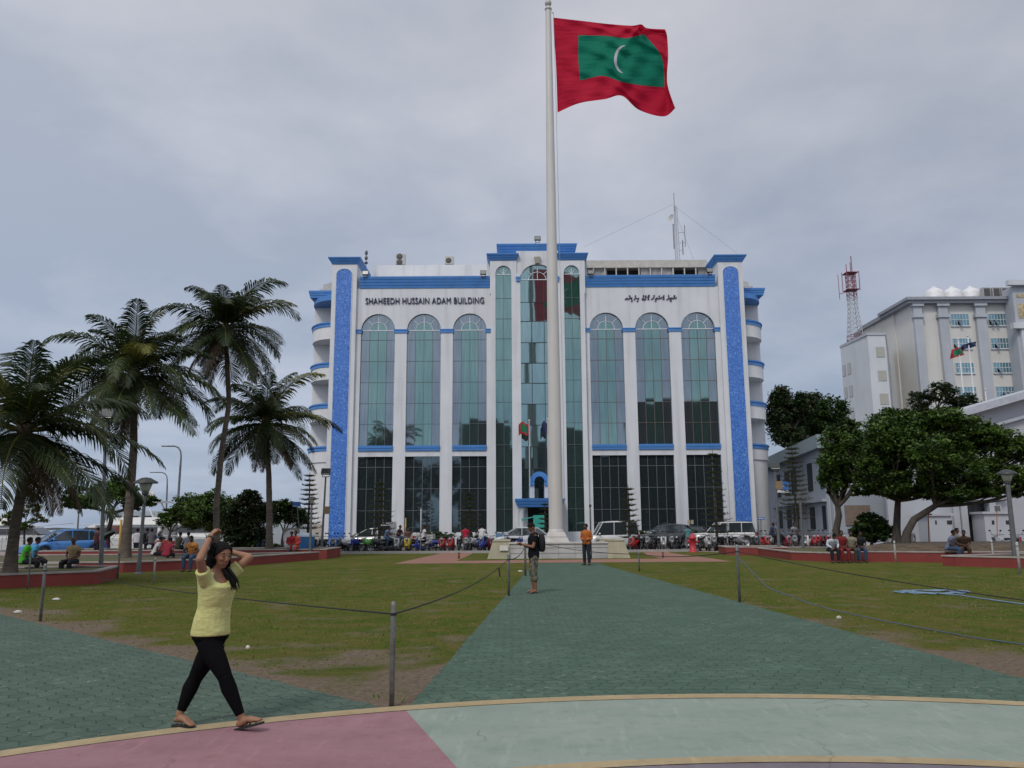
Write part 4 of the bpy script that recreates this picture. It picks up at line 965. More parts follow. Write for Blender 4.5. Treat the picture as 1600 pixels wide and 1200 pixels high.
planter([(-12.9,42.5),(-9.5,42.6),(-9.6,46.5),(-24,46.5),(-24,42.2)],.52,'red planter further back beside the left mosaic column')
planter([G2(1237,875.5),G2(1302,878),(19,36.6),(21,44.6),(13,46)],HP,'red planter with a step by the right lamp post')
planter([(12.4,47.0),(12.2,43.8),(11.2,44.0),(11.0,47.2)][::-1] if False else [(11.4,44.8),(14.2,43.2),(14.9,46.8),(11.6,47.2)],.45,'small red planter under the one way sign')
planter([G2(1306,877.3),G2(1476,879),(24,34.2),(29,44),(18.8,44.4)],HP+.05,'large red planter under the leaning trees',top=soil,hump=.35)
planter([G2(1473,884),G2(1495,885),G2(1700,891),(42,40),(25.5,36.5)],HP,'red planter at the right edge under the lamp post',)
# ================= VEHICLES =================
tyre=mat('tyre_rubber',(.015,.015,.016),.8,var=0); rim=mat('alloy_rim',(.35,.36,.37),.35,metal=.6,var=0); cglass=mat('car_glass',(.03,.04,.045),.05,var=0,spec=.8)
trim=mat('black_trim',(.018,.018,.02),.5,var=0); hl=mat('headlight_glass',(.22,.23,.25),.1,var=0,spec=.8); tl_=mat('taillight_red',(.35,.015,.015),.2,var=0)
def paint_(n,c): return mat(n,c,.22,metal=.15,var=.03,spec=.6)
def car(name,label,cat,L,Wd,H,prof,green,wx,wr,pm,loc,rz,hood=0,group='parked vehicles in front of the building',vanish=None):
    """prof: lower body side outline upper line [(x,z)] front->rear ; green: greenhouse outline (x,z) list front-bottom, front-top, rear-top, rear-bottom"""
    t=thing(name,label,cat,loc,rz,group)
    hw=Wd/2; body=MB(); gb=.20
    ys=[-hw,-hw*.97,-hw*.80,0,hw*.80,hw*.97,hw]
    secs=[]
    # loft along x: each section a rounded shape
    def zt(x):
        for (xa,za),(xb,zb) in zip(prof[:-1],prof[1:]):
            if xa<=x<=xb: return za+(zb-za)*(x-xa)/(xb-xa+1e-9)
        return prof[-1][1]
    N=44; x0,x1=prof[0][0],prof[-1][0]
    for i in range(N+1):
        x=x0+(x1-x0)*i/N; e=min((x-x0)/.35,(x1-x)/.3,1); e=max(0,e)**.5; w_=hw*(.80+.20*e); z=zt(x); zb=gb+.12*(1-e)
        for wx_ in wx:
            d=abs(x-wx_)
            if d<wr*1.22: zb=max(zb,math.sqrt((wr*1.22)**2-d*d)+wr*.95)
        zb=min(zb,z-.06); zm=zb+(z-zb)*.55
        secs.append([(x,-w_*.96,zb),(x,-w_,zb+(z-zb)*.25),(x,-w_,zm),(x,-w_*.95,z-.05),(x,-w_*.82,z),(x,0,z+.02),(x,w_*.82,z),(x,w_*.95,z-.05),(x,w_,zm),(x,w_,zb+(z-zb)*.25),(x,w_*.96,zb),(x,0,zb)])
    body.loft(secs)
    body.build('body',pm,t)
    (ax,az),(bx_,bz),(cx_,cz),(dx,dz)=green
    th=.80 if H<1.75 else .9
    gh=MB(); wb=hw*.93; wt=hw*th
    def P_(x,z,f): # f: 0 bottom,1 top
        return x
    V_=[(ax,-wb,az),(dx,-wb,dz),(cx_,-wt,cz),(bx_,-wt,bz),(ax,wb,az),(dx,wb,dz),(cx_,wt,cz),(bx_,wt,bz)]
    gh.add(V_,[(0,1,2,3),(5,4,7,6),(4,0,3,7),(1,5,6,2)]); gh.build('windows',cglass,t)
    # roof + pillars in paint
    rf=MB(); n=8; ss=[]
    for i in range(n+1):
        x=bx_-.04+(cx_-bx_+.08)*i/n; z=bz+(cz-bz)*i/n+.05*math.sin(PI*i/n); ss.append([(x,-wt-.01,z-.05),(x,-wt*.9,z+.02),(x,0,z+.05),(x,wt*.9,z+.02),(x,wt+.01,z-.05),(x,0,z-.03)])
    rf.loft(ss); rf.build('roof',pm,t)
    for s_ in(-1,1):
        pi=MB()
        def pb(x,z,k_): return (x,s_*(wb+(wt-wb)*k_+.012),z)
        for (xa,za,xb,zb,w_) in ((ax,az,bx_,bz,.05),(dx,dz,cx_,cz,.09)):
            pi.tube([pb(xa,za,0),pb(xb,zb,1)],w_*.6,5,smooth=False)
        for f in ((.42,.72) if L<4.4 else (.36,.66)):
            xa=ax+(dx-ax)*f; xb=xa+ (.02); k1=(bz+cz)/2; pi.tube([(xa,s_*(wb+.008),min(az,dz)),(xb,s_*(wt+.008),k1)],.035,5,smooth=False)
        pi.build('side_pillars',pm,t)
    for s_ in(-1,1):
        for x in wx:
            w_=MB(); w_.lathe([(wr*.62,-.1),(wr*.95,-.11),(wr,-.06),(wr,.06),(wr*.95,.11),(wr*.62,.1)],n=20); w_.xf(Matrix.Translation((x,s_*(hw-.12),wr))@Matrix.Rotation(PI/2,4,'X')); o=w_.build('wheel',tyre,t)
            q=MB(); q.lathe([(0,.03),(wr*.2,.05),(wr*.25,.02),(wr*.6,.06),(wr*.66,.1)],n=20); q.lathe([(0,-.03),(wr*.2,-.05),(wr*.25,-.02),(wr*.6,-.06),(wr*.66,-.1)],n=20); q.xf(Matrix.Translation((x,s_*(hw-.12),wr))@Matrix.Rotation(PI/2,4,'X')); q.build('rim',rim,o)
        h=MB(); zf=zt(x0+.15)-.08; h.ball((x0+.18,s_*hw*.70,zf-.02),.17,.17,.09,10); h.build('headlight',hl,t)
        h=MB(); zf=zt(x1-.1)-.1; h.cbox((x1-.06,s_*hw*.80,zf-.05),.12,.16,.28); h.build('taillight',tl_,t,bevel=.02)
        h=MB(); h.ball((ax+.25,s_*(hw+.08),az+.08),.08,.10,.07,8); h.build('mirror',pm,t)
    b_=MB(); b_.cbox((x0+.10,0,.36),.12,Wd*.78,.2); b_.cbox((x1-.08,0,.36),.12,Wd*.8,.18); b_.build('bumper',trim,t,bevel=.03)
    b_=MB(); b_.cbox((x0+.03,0,.45),.02,.45,.12); b_.build('licence_plate',wsign,t)
    return t
def vp(u,v): return gz(u,v)
white=paint_('white_car_paint',(.58,.58,.57)); blu=paint_('metallic_blue_paint',(.06,.20,.50)); dark=paint_('dark_grey_car_paint',(.035,.04,.045)); silv=paint_('silver_car_paint',(.42,.44,.46))
# blue hatchback on the left, seen from its front left corner; raised a little beyond the planter
hb=[(-2.1,.62),(-1.95,.72),(-1.2,.90),(-.95,.97),(1.5,1.02),(1.95,.98),(2.1,.75)]
pc=gz(106,879); 
car('parked_car','bright blue hatchback parked behind the left planter','car',4.2,1.77,1.53,hb,[(-1.15,.95),(-.25,1.50),(1.25,1.47),(1.85,1.0)],(-1.3,1.35),.32,blu,(ay(98,870,47).x,47,0.0),R(50),group='parked vehicles')
# vans/cars before the building
kv=[(-1.75,.70),(-1.6,.85),(-1.25,.98),(1.6,1.02),(1.7,.95)]
car('parked_van','boxy white minivan parked right of the flagpole base','van',3.6,1.5,1.9,kv,[(-1.3,.97),(-.8,1.80),(1.55,1.82),(1.68,1.0)],(-1.1,1.2),.28,white,(ay(958,850,57).x,57,0),R(4))
hs=[(-2.2,.70),(-2.05,.85),(-1.15,1.02),(-.9,1.05),(1.9,1.12),(2.15,.95)]
car('parked_car','dark grey crossover parked between the white minivan and the white off-roader','car',4.5,1.8,1.65,hs,[(-1.15,1.02),(-.25,1.60),(1.3,1.60),(2.0,1.1)],(-1.35,1.35),.36,dark,(ay(1040,852,60).x,60,0),R(2))
hj=[(-2.2,.80),(-2.1,1.0),(-1.0,1.08),(-.8,1.1),(1.95,1.12),(2.1,1.0)]
tjeep=car('parked_car','white off-roader with spare wheel at the back parked before the right mosaic column','car',4.6,1.8,1.8,hj,[(-.95,1.08),(-.35,1.72),(1.85,1.74),(2.05,1.1)],(-1.35,1.3),.40,white,(ay(1131,853,58).x,58,0),R(3))
q=MB(); q.lathe([(.2,-.09),(.34,-.1),(.37,0),(.34,.1),(.2,.09)],n=20); q.lathe([(0,.1),(.34,.11)],n=20); q.xf(Matrix.Translation((2.22,0,.95))@Matrix.Rotation(PI/2,4,'Y')); q.build('spare_wheel',tyre,tjeep)
q=MB(); 
for s_ in(-1,1): q.tube([(-.3,s_*.62,1.80),(1.8,s_*.62,1.83)],.02,5)
q.build('roof_rack',trim,tjeep)
car('parked_car','silver car partly hidden behind the flagpole plinth','car',4.3,1.7,1.5,hb,[(-1.15,.95),(-.25,1.46),(1.25,1.44),(1.85,1.0)],(-1.3,1.35),.31,silv,(ay(812,852,58).x,58,0),R(3))
car('parked_car','white hatchback behind the motorbikes left of the truck','car',4.1,1.7,1.5,hb,[(-1.15,.95),(-.25,1.46),(1.25,1.44),(1.85,1.0)],(-1.3,1.35),.31,white,(ay(583,852,57).x,57,0),R(-6))
car('parked_car','dark car in the shade behind the hedge right of the crossover','car',4.1,1.7,1.5,hb,[(-1.15,.95),(-.25,1.46),(1.25,1.44),(1.85,1.0)],(-1.3,1.35),.31,dark,(ay(1070,848,63.5).x,63.5,0),R(3))
# flatbed truck
t=thing('flatbed_truck','small white flatbed truck parked behind the motorbikes on the left','truck',(ay(627,852,56).x,56,0),R(0),'parked vehicles in front of the building')
m=MB(); m.loft([[(-1.75,-.8,.4),(-1.75,.8,.4),(-1.70,.8,1.05),(-1.70,-.8,1.05)],[(-1.35,-.8,.4),(-1.35,.8,.4),(-1.30,.75,1.85),(-1.30,-.75,1.85)],[(-.45,-.8,.4),(-.45,.8,.4),(-.45,.75,1.88),(-.45,-.75,1.88)]],smooth=False); m.build('cab',white,t,bevel=.05)
m=MB(); m.add([(-1.72,-.66,1.12),(-1.72,.66,1.12),(-1.36,.62,1.72),(-1.36,-.62,1.72)],[(0,1,2,3)]); m.box(-1.25,-.62,-.815,-.79,1.15,1.68); m.xf(Matrix.Translation((-.03,0,0))); m.build('cab_windows',cglass,t)
m=MB(); m.box(-.35,2.2,-.82,.82,.72,.80); m.box(-.35,2.2,-.85,-.82,.72,1.10); m.box(-.35,2.2,.82,.85,.72,1.10); m.box(2.17,2.2,-.82,.82,.8,1.10); m.build('bed',mat('truck_bed_white',(.50,.48,.45),.6,stain=((.2,.15,.1),.5,(3,3,3))),t)
m=MB(); m.box(.85,1.05,-.865,-.852,.86,1.0); m.build('red_mark',tl_,t)
m=MB(); m.box(-.4,2.1,-.35,.35,.5,.7); m.build('chassis',trim,t)
for x in (-1.1,1.5):
    for s_ in(-1,1):
        w_=MB(); w_.lathe([(0,-.09),(.28,-.1),(.30,0),(.28,.1),(0,.09)],n=18); w_.xf(Matrix.Translation((x,s_*.72,.3))@Matrix.Rotation(PI/2,4,'X')); w_.build('wheel',tyre,t)
# ---------- motorbikes ----------
def moto(name,label,pm,loc,rz,scooter,group='motorbikes parked in a row'):
    t=thing(name,label,'motorbike',loc,rz,group)
    for x,nm in ((-.62,0),(.60,1)):
        r_=.29 if not scooter else .24
        m=MB(); m.lathe([(r_*.78,-.04),(r_*.95,-.05),(r_,0),(r_*.95,.05),(r_*.78,.04),(r_*.78,-.04)],n=18); m.xf(Matrix.Translation((x,0,r_))@Matrix.Rotation(PI/2,4,'X')); o=m.build('wheel',tyre,t)
        m=MB(); 
        for k_ in range(5): a=k_*PI/5; m.tube([(r_*.78*math.cos(a),0,r_*.78*math.sin(a)),(-r_*.78*math.cos(a),0,-r_*.78*math.sin(a))],.012,4)
        m.xf(Matrix.Translation((x,0,r_))); m.build('rim',rim,o)
    m=MB()
    if scooter:
        m.loft([[(-.50,-.03,.34),(-.50,.03,.34),(-.50,.03,.4),(-.50,-.03,.4)],[(-.42,-.16,.30),(-.42,.16,.30),(-.44,.18,.85),(-.44,-.18,.85)],[(-.36,-.17,.28),(-.36,.17,.28),(-.38,.16,.9),(-.38,-.16,.9)]]); m.box(-.40,.1,-.15,.15,.24,.32)
        m.loft([[(.05,-.13,.28),(.05,.13,.28),(.05,.14,.62),(.05,-.14,.62)],[(.4,-.18,.36),(.4,.18,.36),(.4,.17,.72),(.4,-.17,.72)],[(.85,-.08,.55),(.85,.08,.55),(.85,.07,.78),(.85,-.07,.78)]])
        m.ball((-.62,0,.46),.2,.09,.08,10)
    else:
        m.ball((-.08,0,.74),.26,.15,.14,12); m.loft([[(-.1,-.11,.45),(-.1,.11,.45),(-.1,.14,.7),(-.1,-.14,.7)],[(.25,-.1,.5),(.25,.1,.5),(.25,.12,.72),(.25,-.12,.72)],[(.80,-.05,.72),(.80,.05,.72),(.80,.06,.84),(.80,-.06,.84)]])
        m.loft([[(-.52,-.12,.62),(-.52,.12,.62),(-.55,.10,.92),(-.55,-.10,.92)],[(-.32,-.17,.5),(-.32,.17,.5),(-.32,.15,.86),(-.32,-.15,.86)],[(-.05,-.1,.42),(-.05,.1,.42),(-.05,.12,.6),(-.05,-.12,.6)]]); m.ball((-.64,0,.58),.2,.07,.05,10)
    m.build('fairing',pm,t)
    m=MB(); m.ball((.38,0,.80),.36,.14,.06,12); m.build('seat',trim,t)
    m=MB(); m.ball((.02,0,.40),.22,.13,.15,10); m.tube([(.0,-.14,.28),(.4,-.16,.3),(.85,-.17,.42)],.04,8); m.tube([(.2,0,.35),(.6,0,.3)],.04,6); m.tube([(.1,-.1,.3),(.12,-.28,.02)],.014,5); m.build('engine',mat('engine_grey',(.10,.10,.105),.4,metal=.5,var=.3,scale=12),t)
    m=MB(); m.tube([(-.62,-.05,.3),(-.40,-.05,.95)],.022,6); m.tube([(-.62,.05,.3),(-.40,.05,.95)],.022,6); m.tube([(-.22,-.36,1.02),(-.38,-.15,1.0),(-.38,.15,1.0),(-.22,.36,1.02)],.016,6); m.build('handlebar',MT['engine_grey'],t)
    m=MB()
    for s_ in(-1,1): m.tube([(-.34,s_*.2,1.0),(-.38,s_*.3,1.2)],.008,4); m.ball((-.38,s_*.31,1.22),.02,.07,.045,8)
    m.build('mirror',trim,t)
    m=MB(); m.ball((-.56,0,.84),.06,.10,.08,10); m.build('headlight',hl,t)
    return t
bcol={'red':(.36,.02,.02),'black':(.02,.02,.022),'blue':(.03,.05,.28),'white':(.55,.55,.55),'green':(.12,.35,.08),'silver':(.32,.33,.34),'maroon':(.18,.02,.03),'yellow':(.5,.36,.04)}
BM={k:paint_('bike_'+k,c) for k,c in bcol.items()}
pA=moto('motorbike','x',BM['black'],(0,0,-50),0,False); pS=moto('motorbike','x',BM['black'],(0,0,-50),0,True)
def bike(u,Y,colr,sco,rz,label,group='motorbikes parked in a row'):
    b=pS if sco else pA; copy_tree(b,label=label,loc=(ay(u,855,Y).x,Y,0),rz=R(rz),swap={'bike_black':BM[colr]},group=group)
bikes=[(505,53,'black',0,80,'black motorbike just right of the thin floodlight post'),(520,53.2,'silver',0,100,'grey motorbike in front of the left mosaic column'),(534,52.5,'black',1,75,'black scooter at the right edge of the left mosaic column'),
(545,52.6,'white',0,30,'white and blue motorbike left of the tan sign'),(557,52.4,'blue',0,70,'blue motorbike below the tan sign'),(569,52.8,'maroon',1,95,'brown scooter right of the tan sign post'),(580,52.2,'green',0,40,'green sports motorbike before the left truck'),
(595,52.3,'black',0,25,'black and silver sports motorbike below the white sign'),(609,52.9,'black',0,60,'black motorbike under the first rider'),(622,52.5,'silver',1,85,'dark grey scooter before the truck cab'),(637,52.3,'yellow',1,90,'yellow scooter by the striped pole'),(648,52.8,'black',0,110,'black motorbike in front of the truck bed'),
(662,52.2,'blue',1,20,'dark blue scooter right of the thin pale pole'),(676,52.5,'silver',0,60,'silver motorbike between the second and third left windows'),(692,52.2,'red',1,85,'red scooter, left one of two red ones'),(705,52.2,'red',1,85,'red scooter, right one of two red ones'),(717,52.6,'black',0,95,'black motorbike right of the two red scooters'),(731,52.4,'silver',0,80,'grey motorbike behind the rope rack left of the plinth'),
(742,52.9,'white',0,60,'white motorbike left of the blue scooter'),(754,52.3,'blue',1,80,'blue scooter nearest the plinth'),(766,52.6,'maroon',1,100,'maroon scooter at the left end of the plinth'),
(797,52.8,'black',0,60,'black motorbike seen above the plinth left of the man in black'),(812,52.6,'blue',0,100,'blue motorbike seen above the plinth'),
(991,51.8,'red',1,60,'red scooter at the right end of the plinth'),(1003,52.2,'black',0,80,'black motorbike before the minivan rear'),(1014,52,'silver',0,70,'silver motorbike under the crossover bonnet'),(1026,52.3,'black',0,95,'black motorbike before the crossover door'),(1037,52,'white',1,80,'pale scooter before the crossover'),(1049,52.2,'silver',0,85,'silver motorbike before the crossover rear wheel'),(1060,52.5,'black',0,70,'black motorbike behind the crossover tail'),
(1094,52,'black',0,80,'black motorbike beside the red hydrant'),(1106,52.2,'white',1,85,'white scooter before the off-roader'),(1117,52,'silver',0,75,'silver motorbike beside the leaning stake'),(1129,52.2,'black',0,95,'black motorbike right of the tall pine'),(1142,52.4,'black',0,80,'black motorbike under the off-roader rear'),(1155,52.2,'silver',0,100,'grey motorbike below the right mosaic column'),
(1180,51.5,'black',1,85,'black scooter left of the arrow sign'),(1196,52,'red',1,90,'red scooter right of the arrow sign'),(1207,52.3,'white',0,60,'white motorbike carrying two riders'),(1229,52,'maroon',1,92,'red and black scooter right of the floodlight post'),(1243,52.6,'silver',0,70,'grey motorbike ridden by the man in a pale shirt'),(1262,53,'white',1,60,'white scooter beside the pine trunk'),(1272,53.2,'red',1,75,'red scooter right of the pine lamp post'),(1282,53.4,'red',0,60,'red motorbike near the grey pipes'),(1293,53.6,'maroon',1,80,'maroon scooter left of the first leaning tree'),
(1318,54,'silver',1,80,'silver scooter behind the first leaning tree'),(490,53.5,'black',1,90,'black scooter left of the thin floodlight post'),(1566,42.5,'white',0,20,'white and red motorbike parked by the white gatehouse wall'),(1591,43,'red',1,60,'red scooter at the right edge near the white wall')]
for u,Y,c_,s_,rz,lb in bikes: bike(u,Y,c_,s_,rz,lb)
for b in (pA,pS):
    for ch in list(kids(b)):
        for g_ in list(kids(ch)): bpy.data.objects.remove(g_)
        bpy.data.objects.remove(ch)
    bpy.data.objects.remove(b)
# hydrant, bins, cones
def cone(u,vb,Y,label):
    t=thing('traffic_cone',label,'traffic cone',(ay(u,vb,Y).x,Y,0)); m=MB(); m.lathe([(.17,.03),(.03,.65)],n=14); m.build('cone',mat('cone_orange',(.5,.06,.02),.5),t); m=MB(); m.box(-.2,.2,-.2,.2,0,.03); m.build('base',trim,t)
cone(1566,845,44.5,'small orange cone behind the white motorbike'); cone(1577,845,44.5,'small orange cone right of the white motorbike')
b=gz(1083,863); t=thing('fire_hydrant','stout red hydrant at the lawn edge before the off-roader','hydrant',(b.x,b.y,0)); hm=mat('hydrant_red',(.40,.02,.035),.5)
m=MB(); m.lathe([(.26,0),(.26,.06),(.19,.08),(.19,.75),(.24,.78),(.24,.85),(.17,.95),(.07,1.05),(.05,1.12),(0,1.12)],n=16); m.build('barrel',hm,t); m=MB(); m.tube([(-.32,0,.62),(.32,0,.62)],.08,10); m.build('outlets',hm,t)
def bin_(u,Y,mm,lidm,label,s=1.0):
    x=ay(u,850,Y).x; t=thing('rubbish_bin',label,'bin',(x,Y,0)); m=MB(); m.lathe([(.36*s,0),(.42*s,.05),(.45*s,.95*s)],n=18); m.build('drum',mm,t); m=MB(); m.lathe([(.48*s,.95*s),(.48*s,1.03*s),(.3*s,1.12*s),(0,1.14*s)],n=18); m.build('lid',lidm,t)
bin_(257,39,mat('bin_red',(.34,.03,.025),.5),MT['bin_red'],'large red round bin behind the seated people on the left',.95)
bin_(477,46,mat('bin_blue',(.03,.13,.32),.5),mat('bin_lid_white',(.4,.45,.5),.6),'blue drum behind the seated couple',1.15)
# notice boards etc at left
sign(449,868,442,825,468,848,mat('map_board',(.22,.20,.17),.6,var=.3,scale=2),'wide notice board with white disc behind the round tree',legs=2,extra=lambda t,cx,z,w_,h:(MB().lathe([(0,0),(.45,0)],n=20).xf(Matrix.Translation((cx,-.03,z+h*.35))@Matrix.Rotation(PI/2,4,'X')).build('disc',wsign,t)))
# ================= SEA SIDE: YACHTS =================
gel=mat('white_gelcoat',(.62,.61,.58),.3,var=.05); ydk=mat('yacht_window',(.02,.022,.028),.08,var=0)
def yacht(label,loc,rz,L,sc_=1.0,grp='white yachts moored at the quay'):
    t=thing('motor_yacht',label,'yacht',loc,rz,grp); Wd=L*.24
    def sec(x,w_,zb,zt): return [(x,-w_*.35,zb),(x,-w_*.9,zb+(zt-zb)*.5),(x,-w_,zt),(x,w_,zt),(x,w_*.9,zb+(zt-zb)*.5),(x,w_*.35,zb)]
    m=MB(); m.loft([sec(-L/2,Wd*.46,-.3,1.7),sec(-L*.3,Wd*.5,-.4,1.75),sec(0,Wd*.5,-.4,1.9),sec(L*.25,Wd*.4,-.3,2.15),sec(L*.42,Wd*.18,0,2.4),sec(L*.5,.05,.8,2.6)],smooth=False); m.build('hull',gel,t)
    m=MB(); 
    def cab(x0,x1,w_,z0,z1,sl0,sl1,mi=0): m.add([(x0,-w_,z0),(x1,-w_,z0),(x1,w_,z0),(x0,w_,z0),(x0+sl0,-w_*.85,z1),(x1-sl1,-w_*.85,z1),(x1-sl1,w_*.85,z1),(x0+sl0,w_*.85,z1)],[(0,1,5,4),(1,2,6,5),(2,3,7,6),(3,0,4,7),(4,5,6,7)],mi)
    cab(-L*.32,L*.28,Wd*.40,1.7,3.0,.1,L*.10); m.build('saloon',gel,t)
    m=MB(); cab(-L*.30,L*.26,Wd*.405,2.25,2.85,.06,L*.055); m.build('saloon_windows',ydk,t)
    m=MB(); m.box(-L*.46,L*.14,-Wd*.42,Wd*.42,3.0,3.12); cab(-L*.40,L*.10,Wd*.40,3.12,3.7,.1,L*.06); m.build('flybridge',gel,t)
    m=MB(); m.box(-L*.28,-L*.02,-Wd*.34,Wd*.34,5.05,5.2); 
    for s_ in(-1,1): m.tube([(-L*.26,s_*Wd*.33,3.6),(-L*.2,s_*Wd*.3,5.1)],.07,6); m.tube([(-L*.04,s_*Wd*.33,3.6),(-L*.1,s_*Wd*.3,5.1)],.07,6)
    m.build('hardtop',gel,t)
    m=MB(); m.tube([(-L*.15,0,5.2),(-L*.15,0,6.4)],.1,6); m.ball((-L*.15,-.5,5.75),.42,.42,.4,14); m.ball((-L*.15,.5,5.75),.42,.42,.4,14); m.tube([(-L*.18,0,6.2),(-L*.12,0,6.2)],.05,5); m.build('radar_mast',gel,t)
    m=MB(); pts=[(-L*.2,-Wd*.5,2.6),(L*.15,-Wd*.5,2.8),(L*.42,-Wd*.18,3.2)]; m.tube(pts,.03,5); 
    for k_ in range(7): x=-L*.2+L*.5*k_/7; m.tube([(x,-Wd*.47,1.8),(x,-Wd*.49,2.7)],.02,4)
    m.build('railing',rim,t); return t
yacht('white yacht with dark saloon windows behind the first palm trunk',(-45,73,-1.1),R(8),15)
yacht('white yacht with radar domes behind the blue car',(-36.5,78,-1.1),R(168),15)
yacht('white yacht partly hidden behind the second palm trunk',(-37,92,-1.1),R(170),17)
t=thing('moored_ferry','long pale grey ferry beyond the small round tree','ferry',(-34,96,-1.1),R(4)); m=MB(); m.box(-13,13,-3,3,-.3,2.2); m.build('hull',mat('ferry_grey',(.36,.38,.40),.5,var=.1),t); m=MB(); m.box(-11,11,-2.6,2.6,2.2,4.6); m.build('deckhouse',mat('ferry_panel',(.30,.33,.36),.5,var=.2,scale=1),t)
m=MB()
for k_ in range(14): m.box(-10.6+k_*1.55,-9.6+k_*1.55,-2.63,-2.6,3.2,4.1)
m.build('windows',ydk,t)
# quay railing
t=thing('quay_railing','thin white railing along the quay behind the blue car','railing',(-36,62,0)); m=MB()
for k_ in range(22): m.tube([(-10+k_,0,0),(-10+k_,0,1.05)],.03,4)
m.build('post',galw,t); m=MB()
for z in(.4,.75,1.05): m.tube([(-10,0,z),(11,0,z)],.025,4)
m.build('rails',galw,t)
# ================= VEGETATION =================
def bark(name,c1,c2,ringy=False):
    g=NT(name); t=g.n('TexCoord').outputs['Object']; mp=g.n('Mapping'); mp.inputs['Scale'].default_value=(2,2,9) if ringy else (6,6,1.2); g.l(t,mp.inputs[0])
    f=g.noise(mp.outputs[0],1.5,5,.65); c=g.mix(g.rng(f,.35,.65),c1,c2); c=g.mix(g.rng(g.noise(t,1.3,3),.5,.7,0,.5),c,tuple(x*1.5 for x in c2)); g.base(c,.95); g.bump(f,.8,.04); return g.m
palmb=bark('palm_bark',(.065,.05,.04),(.125,.10,.08),True); treeb=bark('tree_bark',(.035,.028,.022),(.075,.062,.05))
def leafm(n,c,tr=.25):
    if n in MT: return MT[n]
    g=NT(n); g.b.inputs['Roughness'].default_value=.55; g.b.inputs['Specular IOR Level'].default_value=.35
    t=g.n('TexCoord').outputs['Object']; cc=g.mix(g.rng(g.noise(t,1.1,4),.3,.7),tuple(x*.72 for x in c),tuple(x*1.25 for x in c)); g.base(cc)
    tb=g.n('BsdfTranslucent'); g.l(cc,tb.inputs[0]); ms=g.n('MixShader'); ms.inputs[0].default_value=tr; out=[q for q in g.t.nodes if q.type=='OUTPUT_MATERIAL'][0]
    g.l(g.b.outputs[0],ms.inputs[1]); g.l(tb.outputs[0],ms.inputs[2]); g.l(ms.outputs[0],out.inputs[0]); return g.m
PALM=[leafm('palm_green',(.036,.056,.013)),leafm('palm_dark',(.020,.034,.010)),leafm('palm_yellow',(.12,.12,.022)),leafm('palm_dry',(.12,.085,.05),.15)]
def frond(m,c,az,el,L,r,droop,dry=False,wide=1.0,mi=0):
    n=16; p=Vector(c); pts=[p.copy()]; d_el=el; dl=L/n; dirs=[]
    side=Vector((-math.sin(az),math.cos(az),0)); tw=(r.random()-.5)*.12
    for i in range(n):
        t=i/n; d=Vector((math.cos(az)*math.cos(d_el),math.sin(az)*math.cos(d_el),math.sin(d_el))); dirs.append(d); p=p+d*dl; p=p+WIND*(t*t*.05*L/n*6)
        pts.append(p.copy()); d_el-=droop/n*(.35+1.5*t)
    dirs.append(dirs[-1])
    m.tube(pts,[.045*(1-i/n*.85) for i in range(n+1)],4,mi=2 if not dry else 3,cap=False)
    K=62
    for k in range(K):
        t=.10+.90*k/(K-1); i=min(int(t*n),n-1); f=t*n-i; q=pts[i].lerp(pts[i+1],f); d=dirs[i]
        prof=math.sin(PI*min(1,(t*.86+.14)))**.55; ll=(.98*wide)*prof*(.8+.35*r.random())*(L/3.6)
        upv=side.cross(d).normalized()
        for s_ in(-1,1):
            if r.random()<.05: continue
            fw=.45+.7*t+r.random()*.12; lift=.18-(.35 if dry else 0)-.5*r.random()*.4
            v=(side*s_*(1.0)+d*fw+upv*lift*-1 if upv.z<0 else side*s_+d*fw+upv*lift).normalized()
            a=q; b=a+v*ll*.5; v2=(v+Vector((0,0,-(.50 if not dry else 1.1)-.25*r.random()))+WIND*.25).normalized(); c_=b+v2*ll*.32; v3=(v2+Vector((0,0,-.55))).normalized(); e_=c_+v3*ll*.22
            wv=d*.016*(L/3.6); w2=(wv.normalized()*.030)*(L/3.6)
            m.add([a-wv,a+wv,b+w2,b-w2,c_+w2*.7,c_-w2*.7,e_],[(0,1,2,3),(3,2,4,5),(5,4,6)],mi)
WIND=Vector((.35,-.05,0))
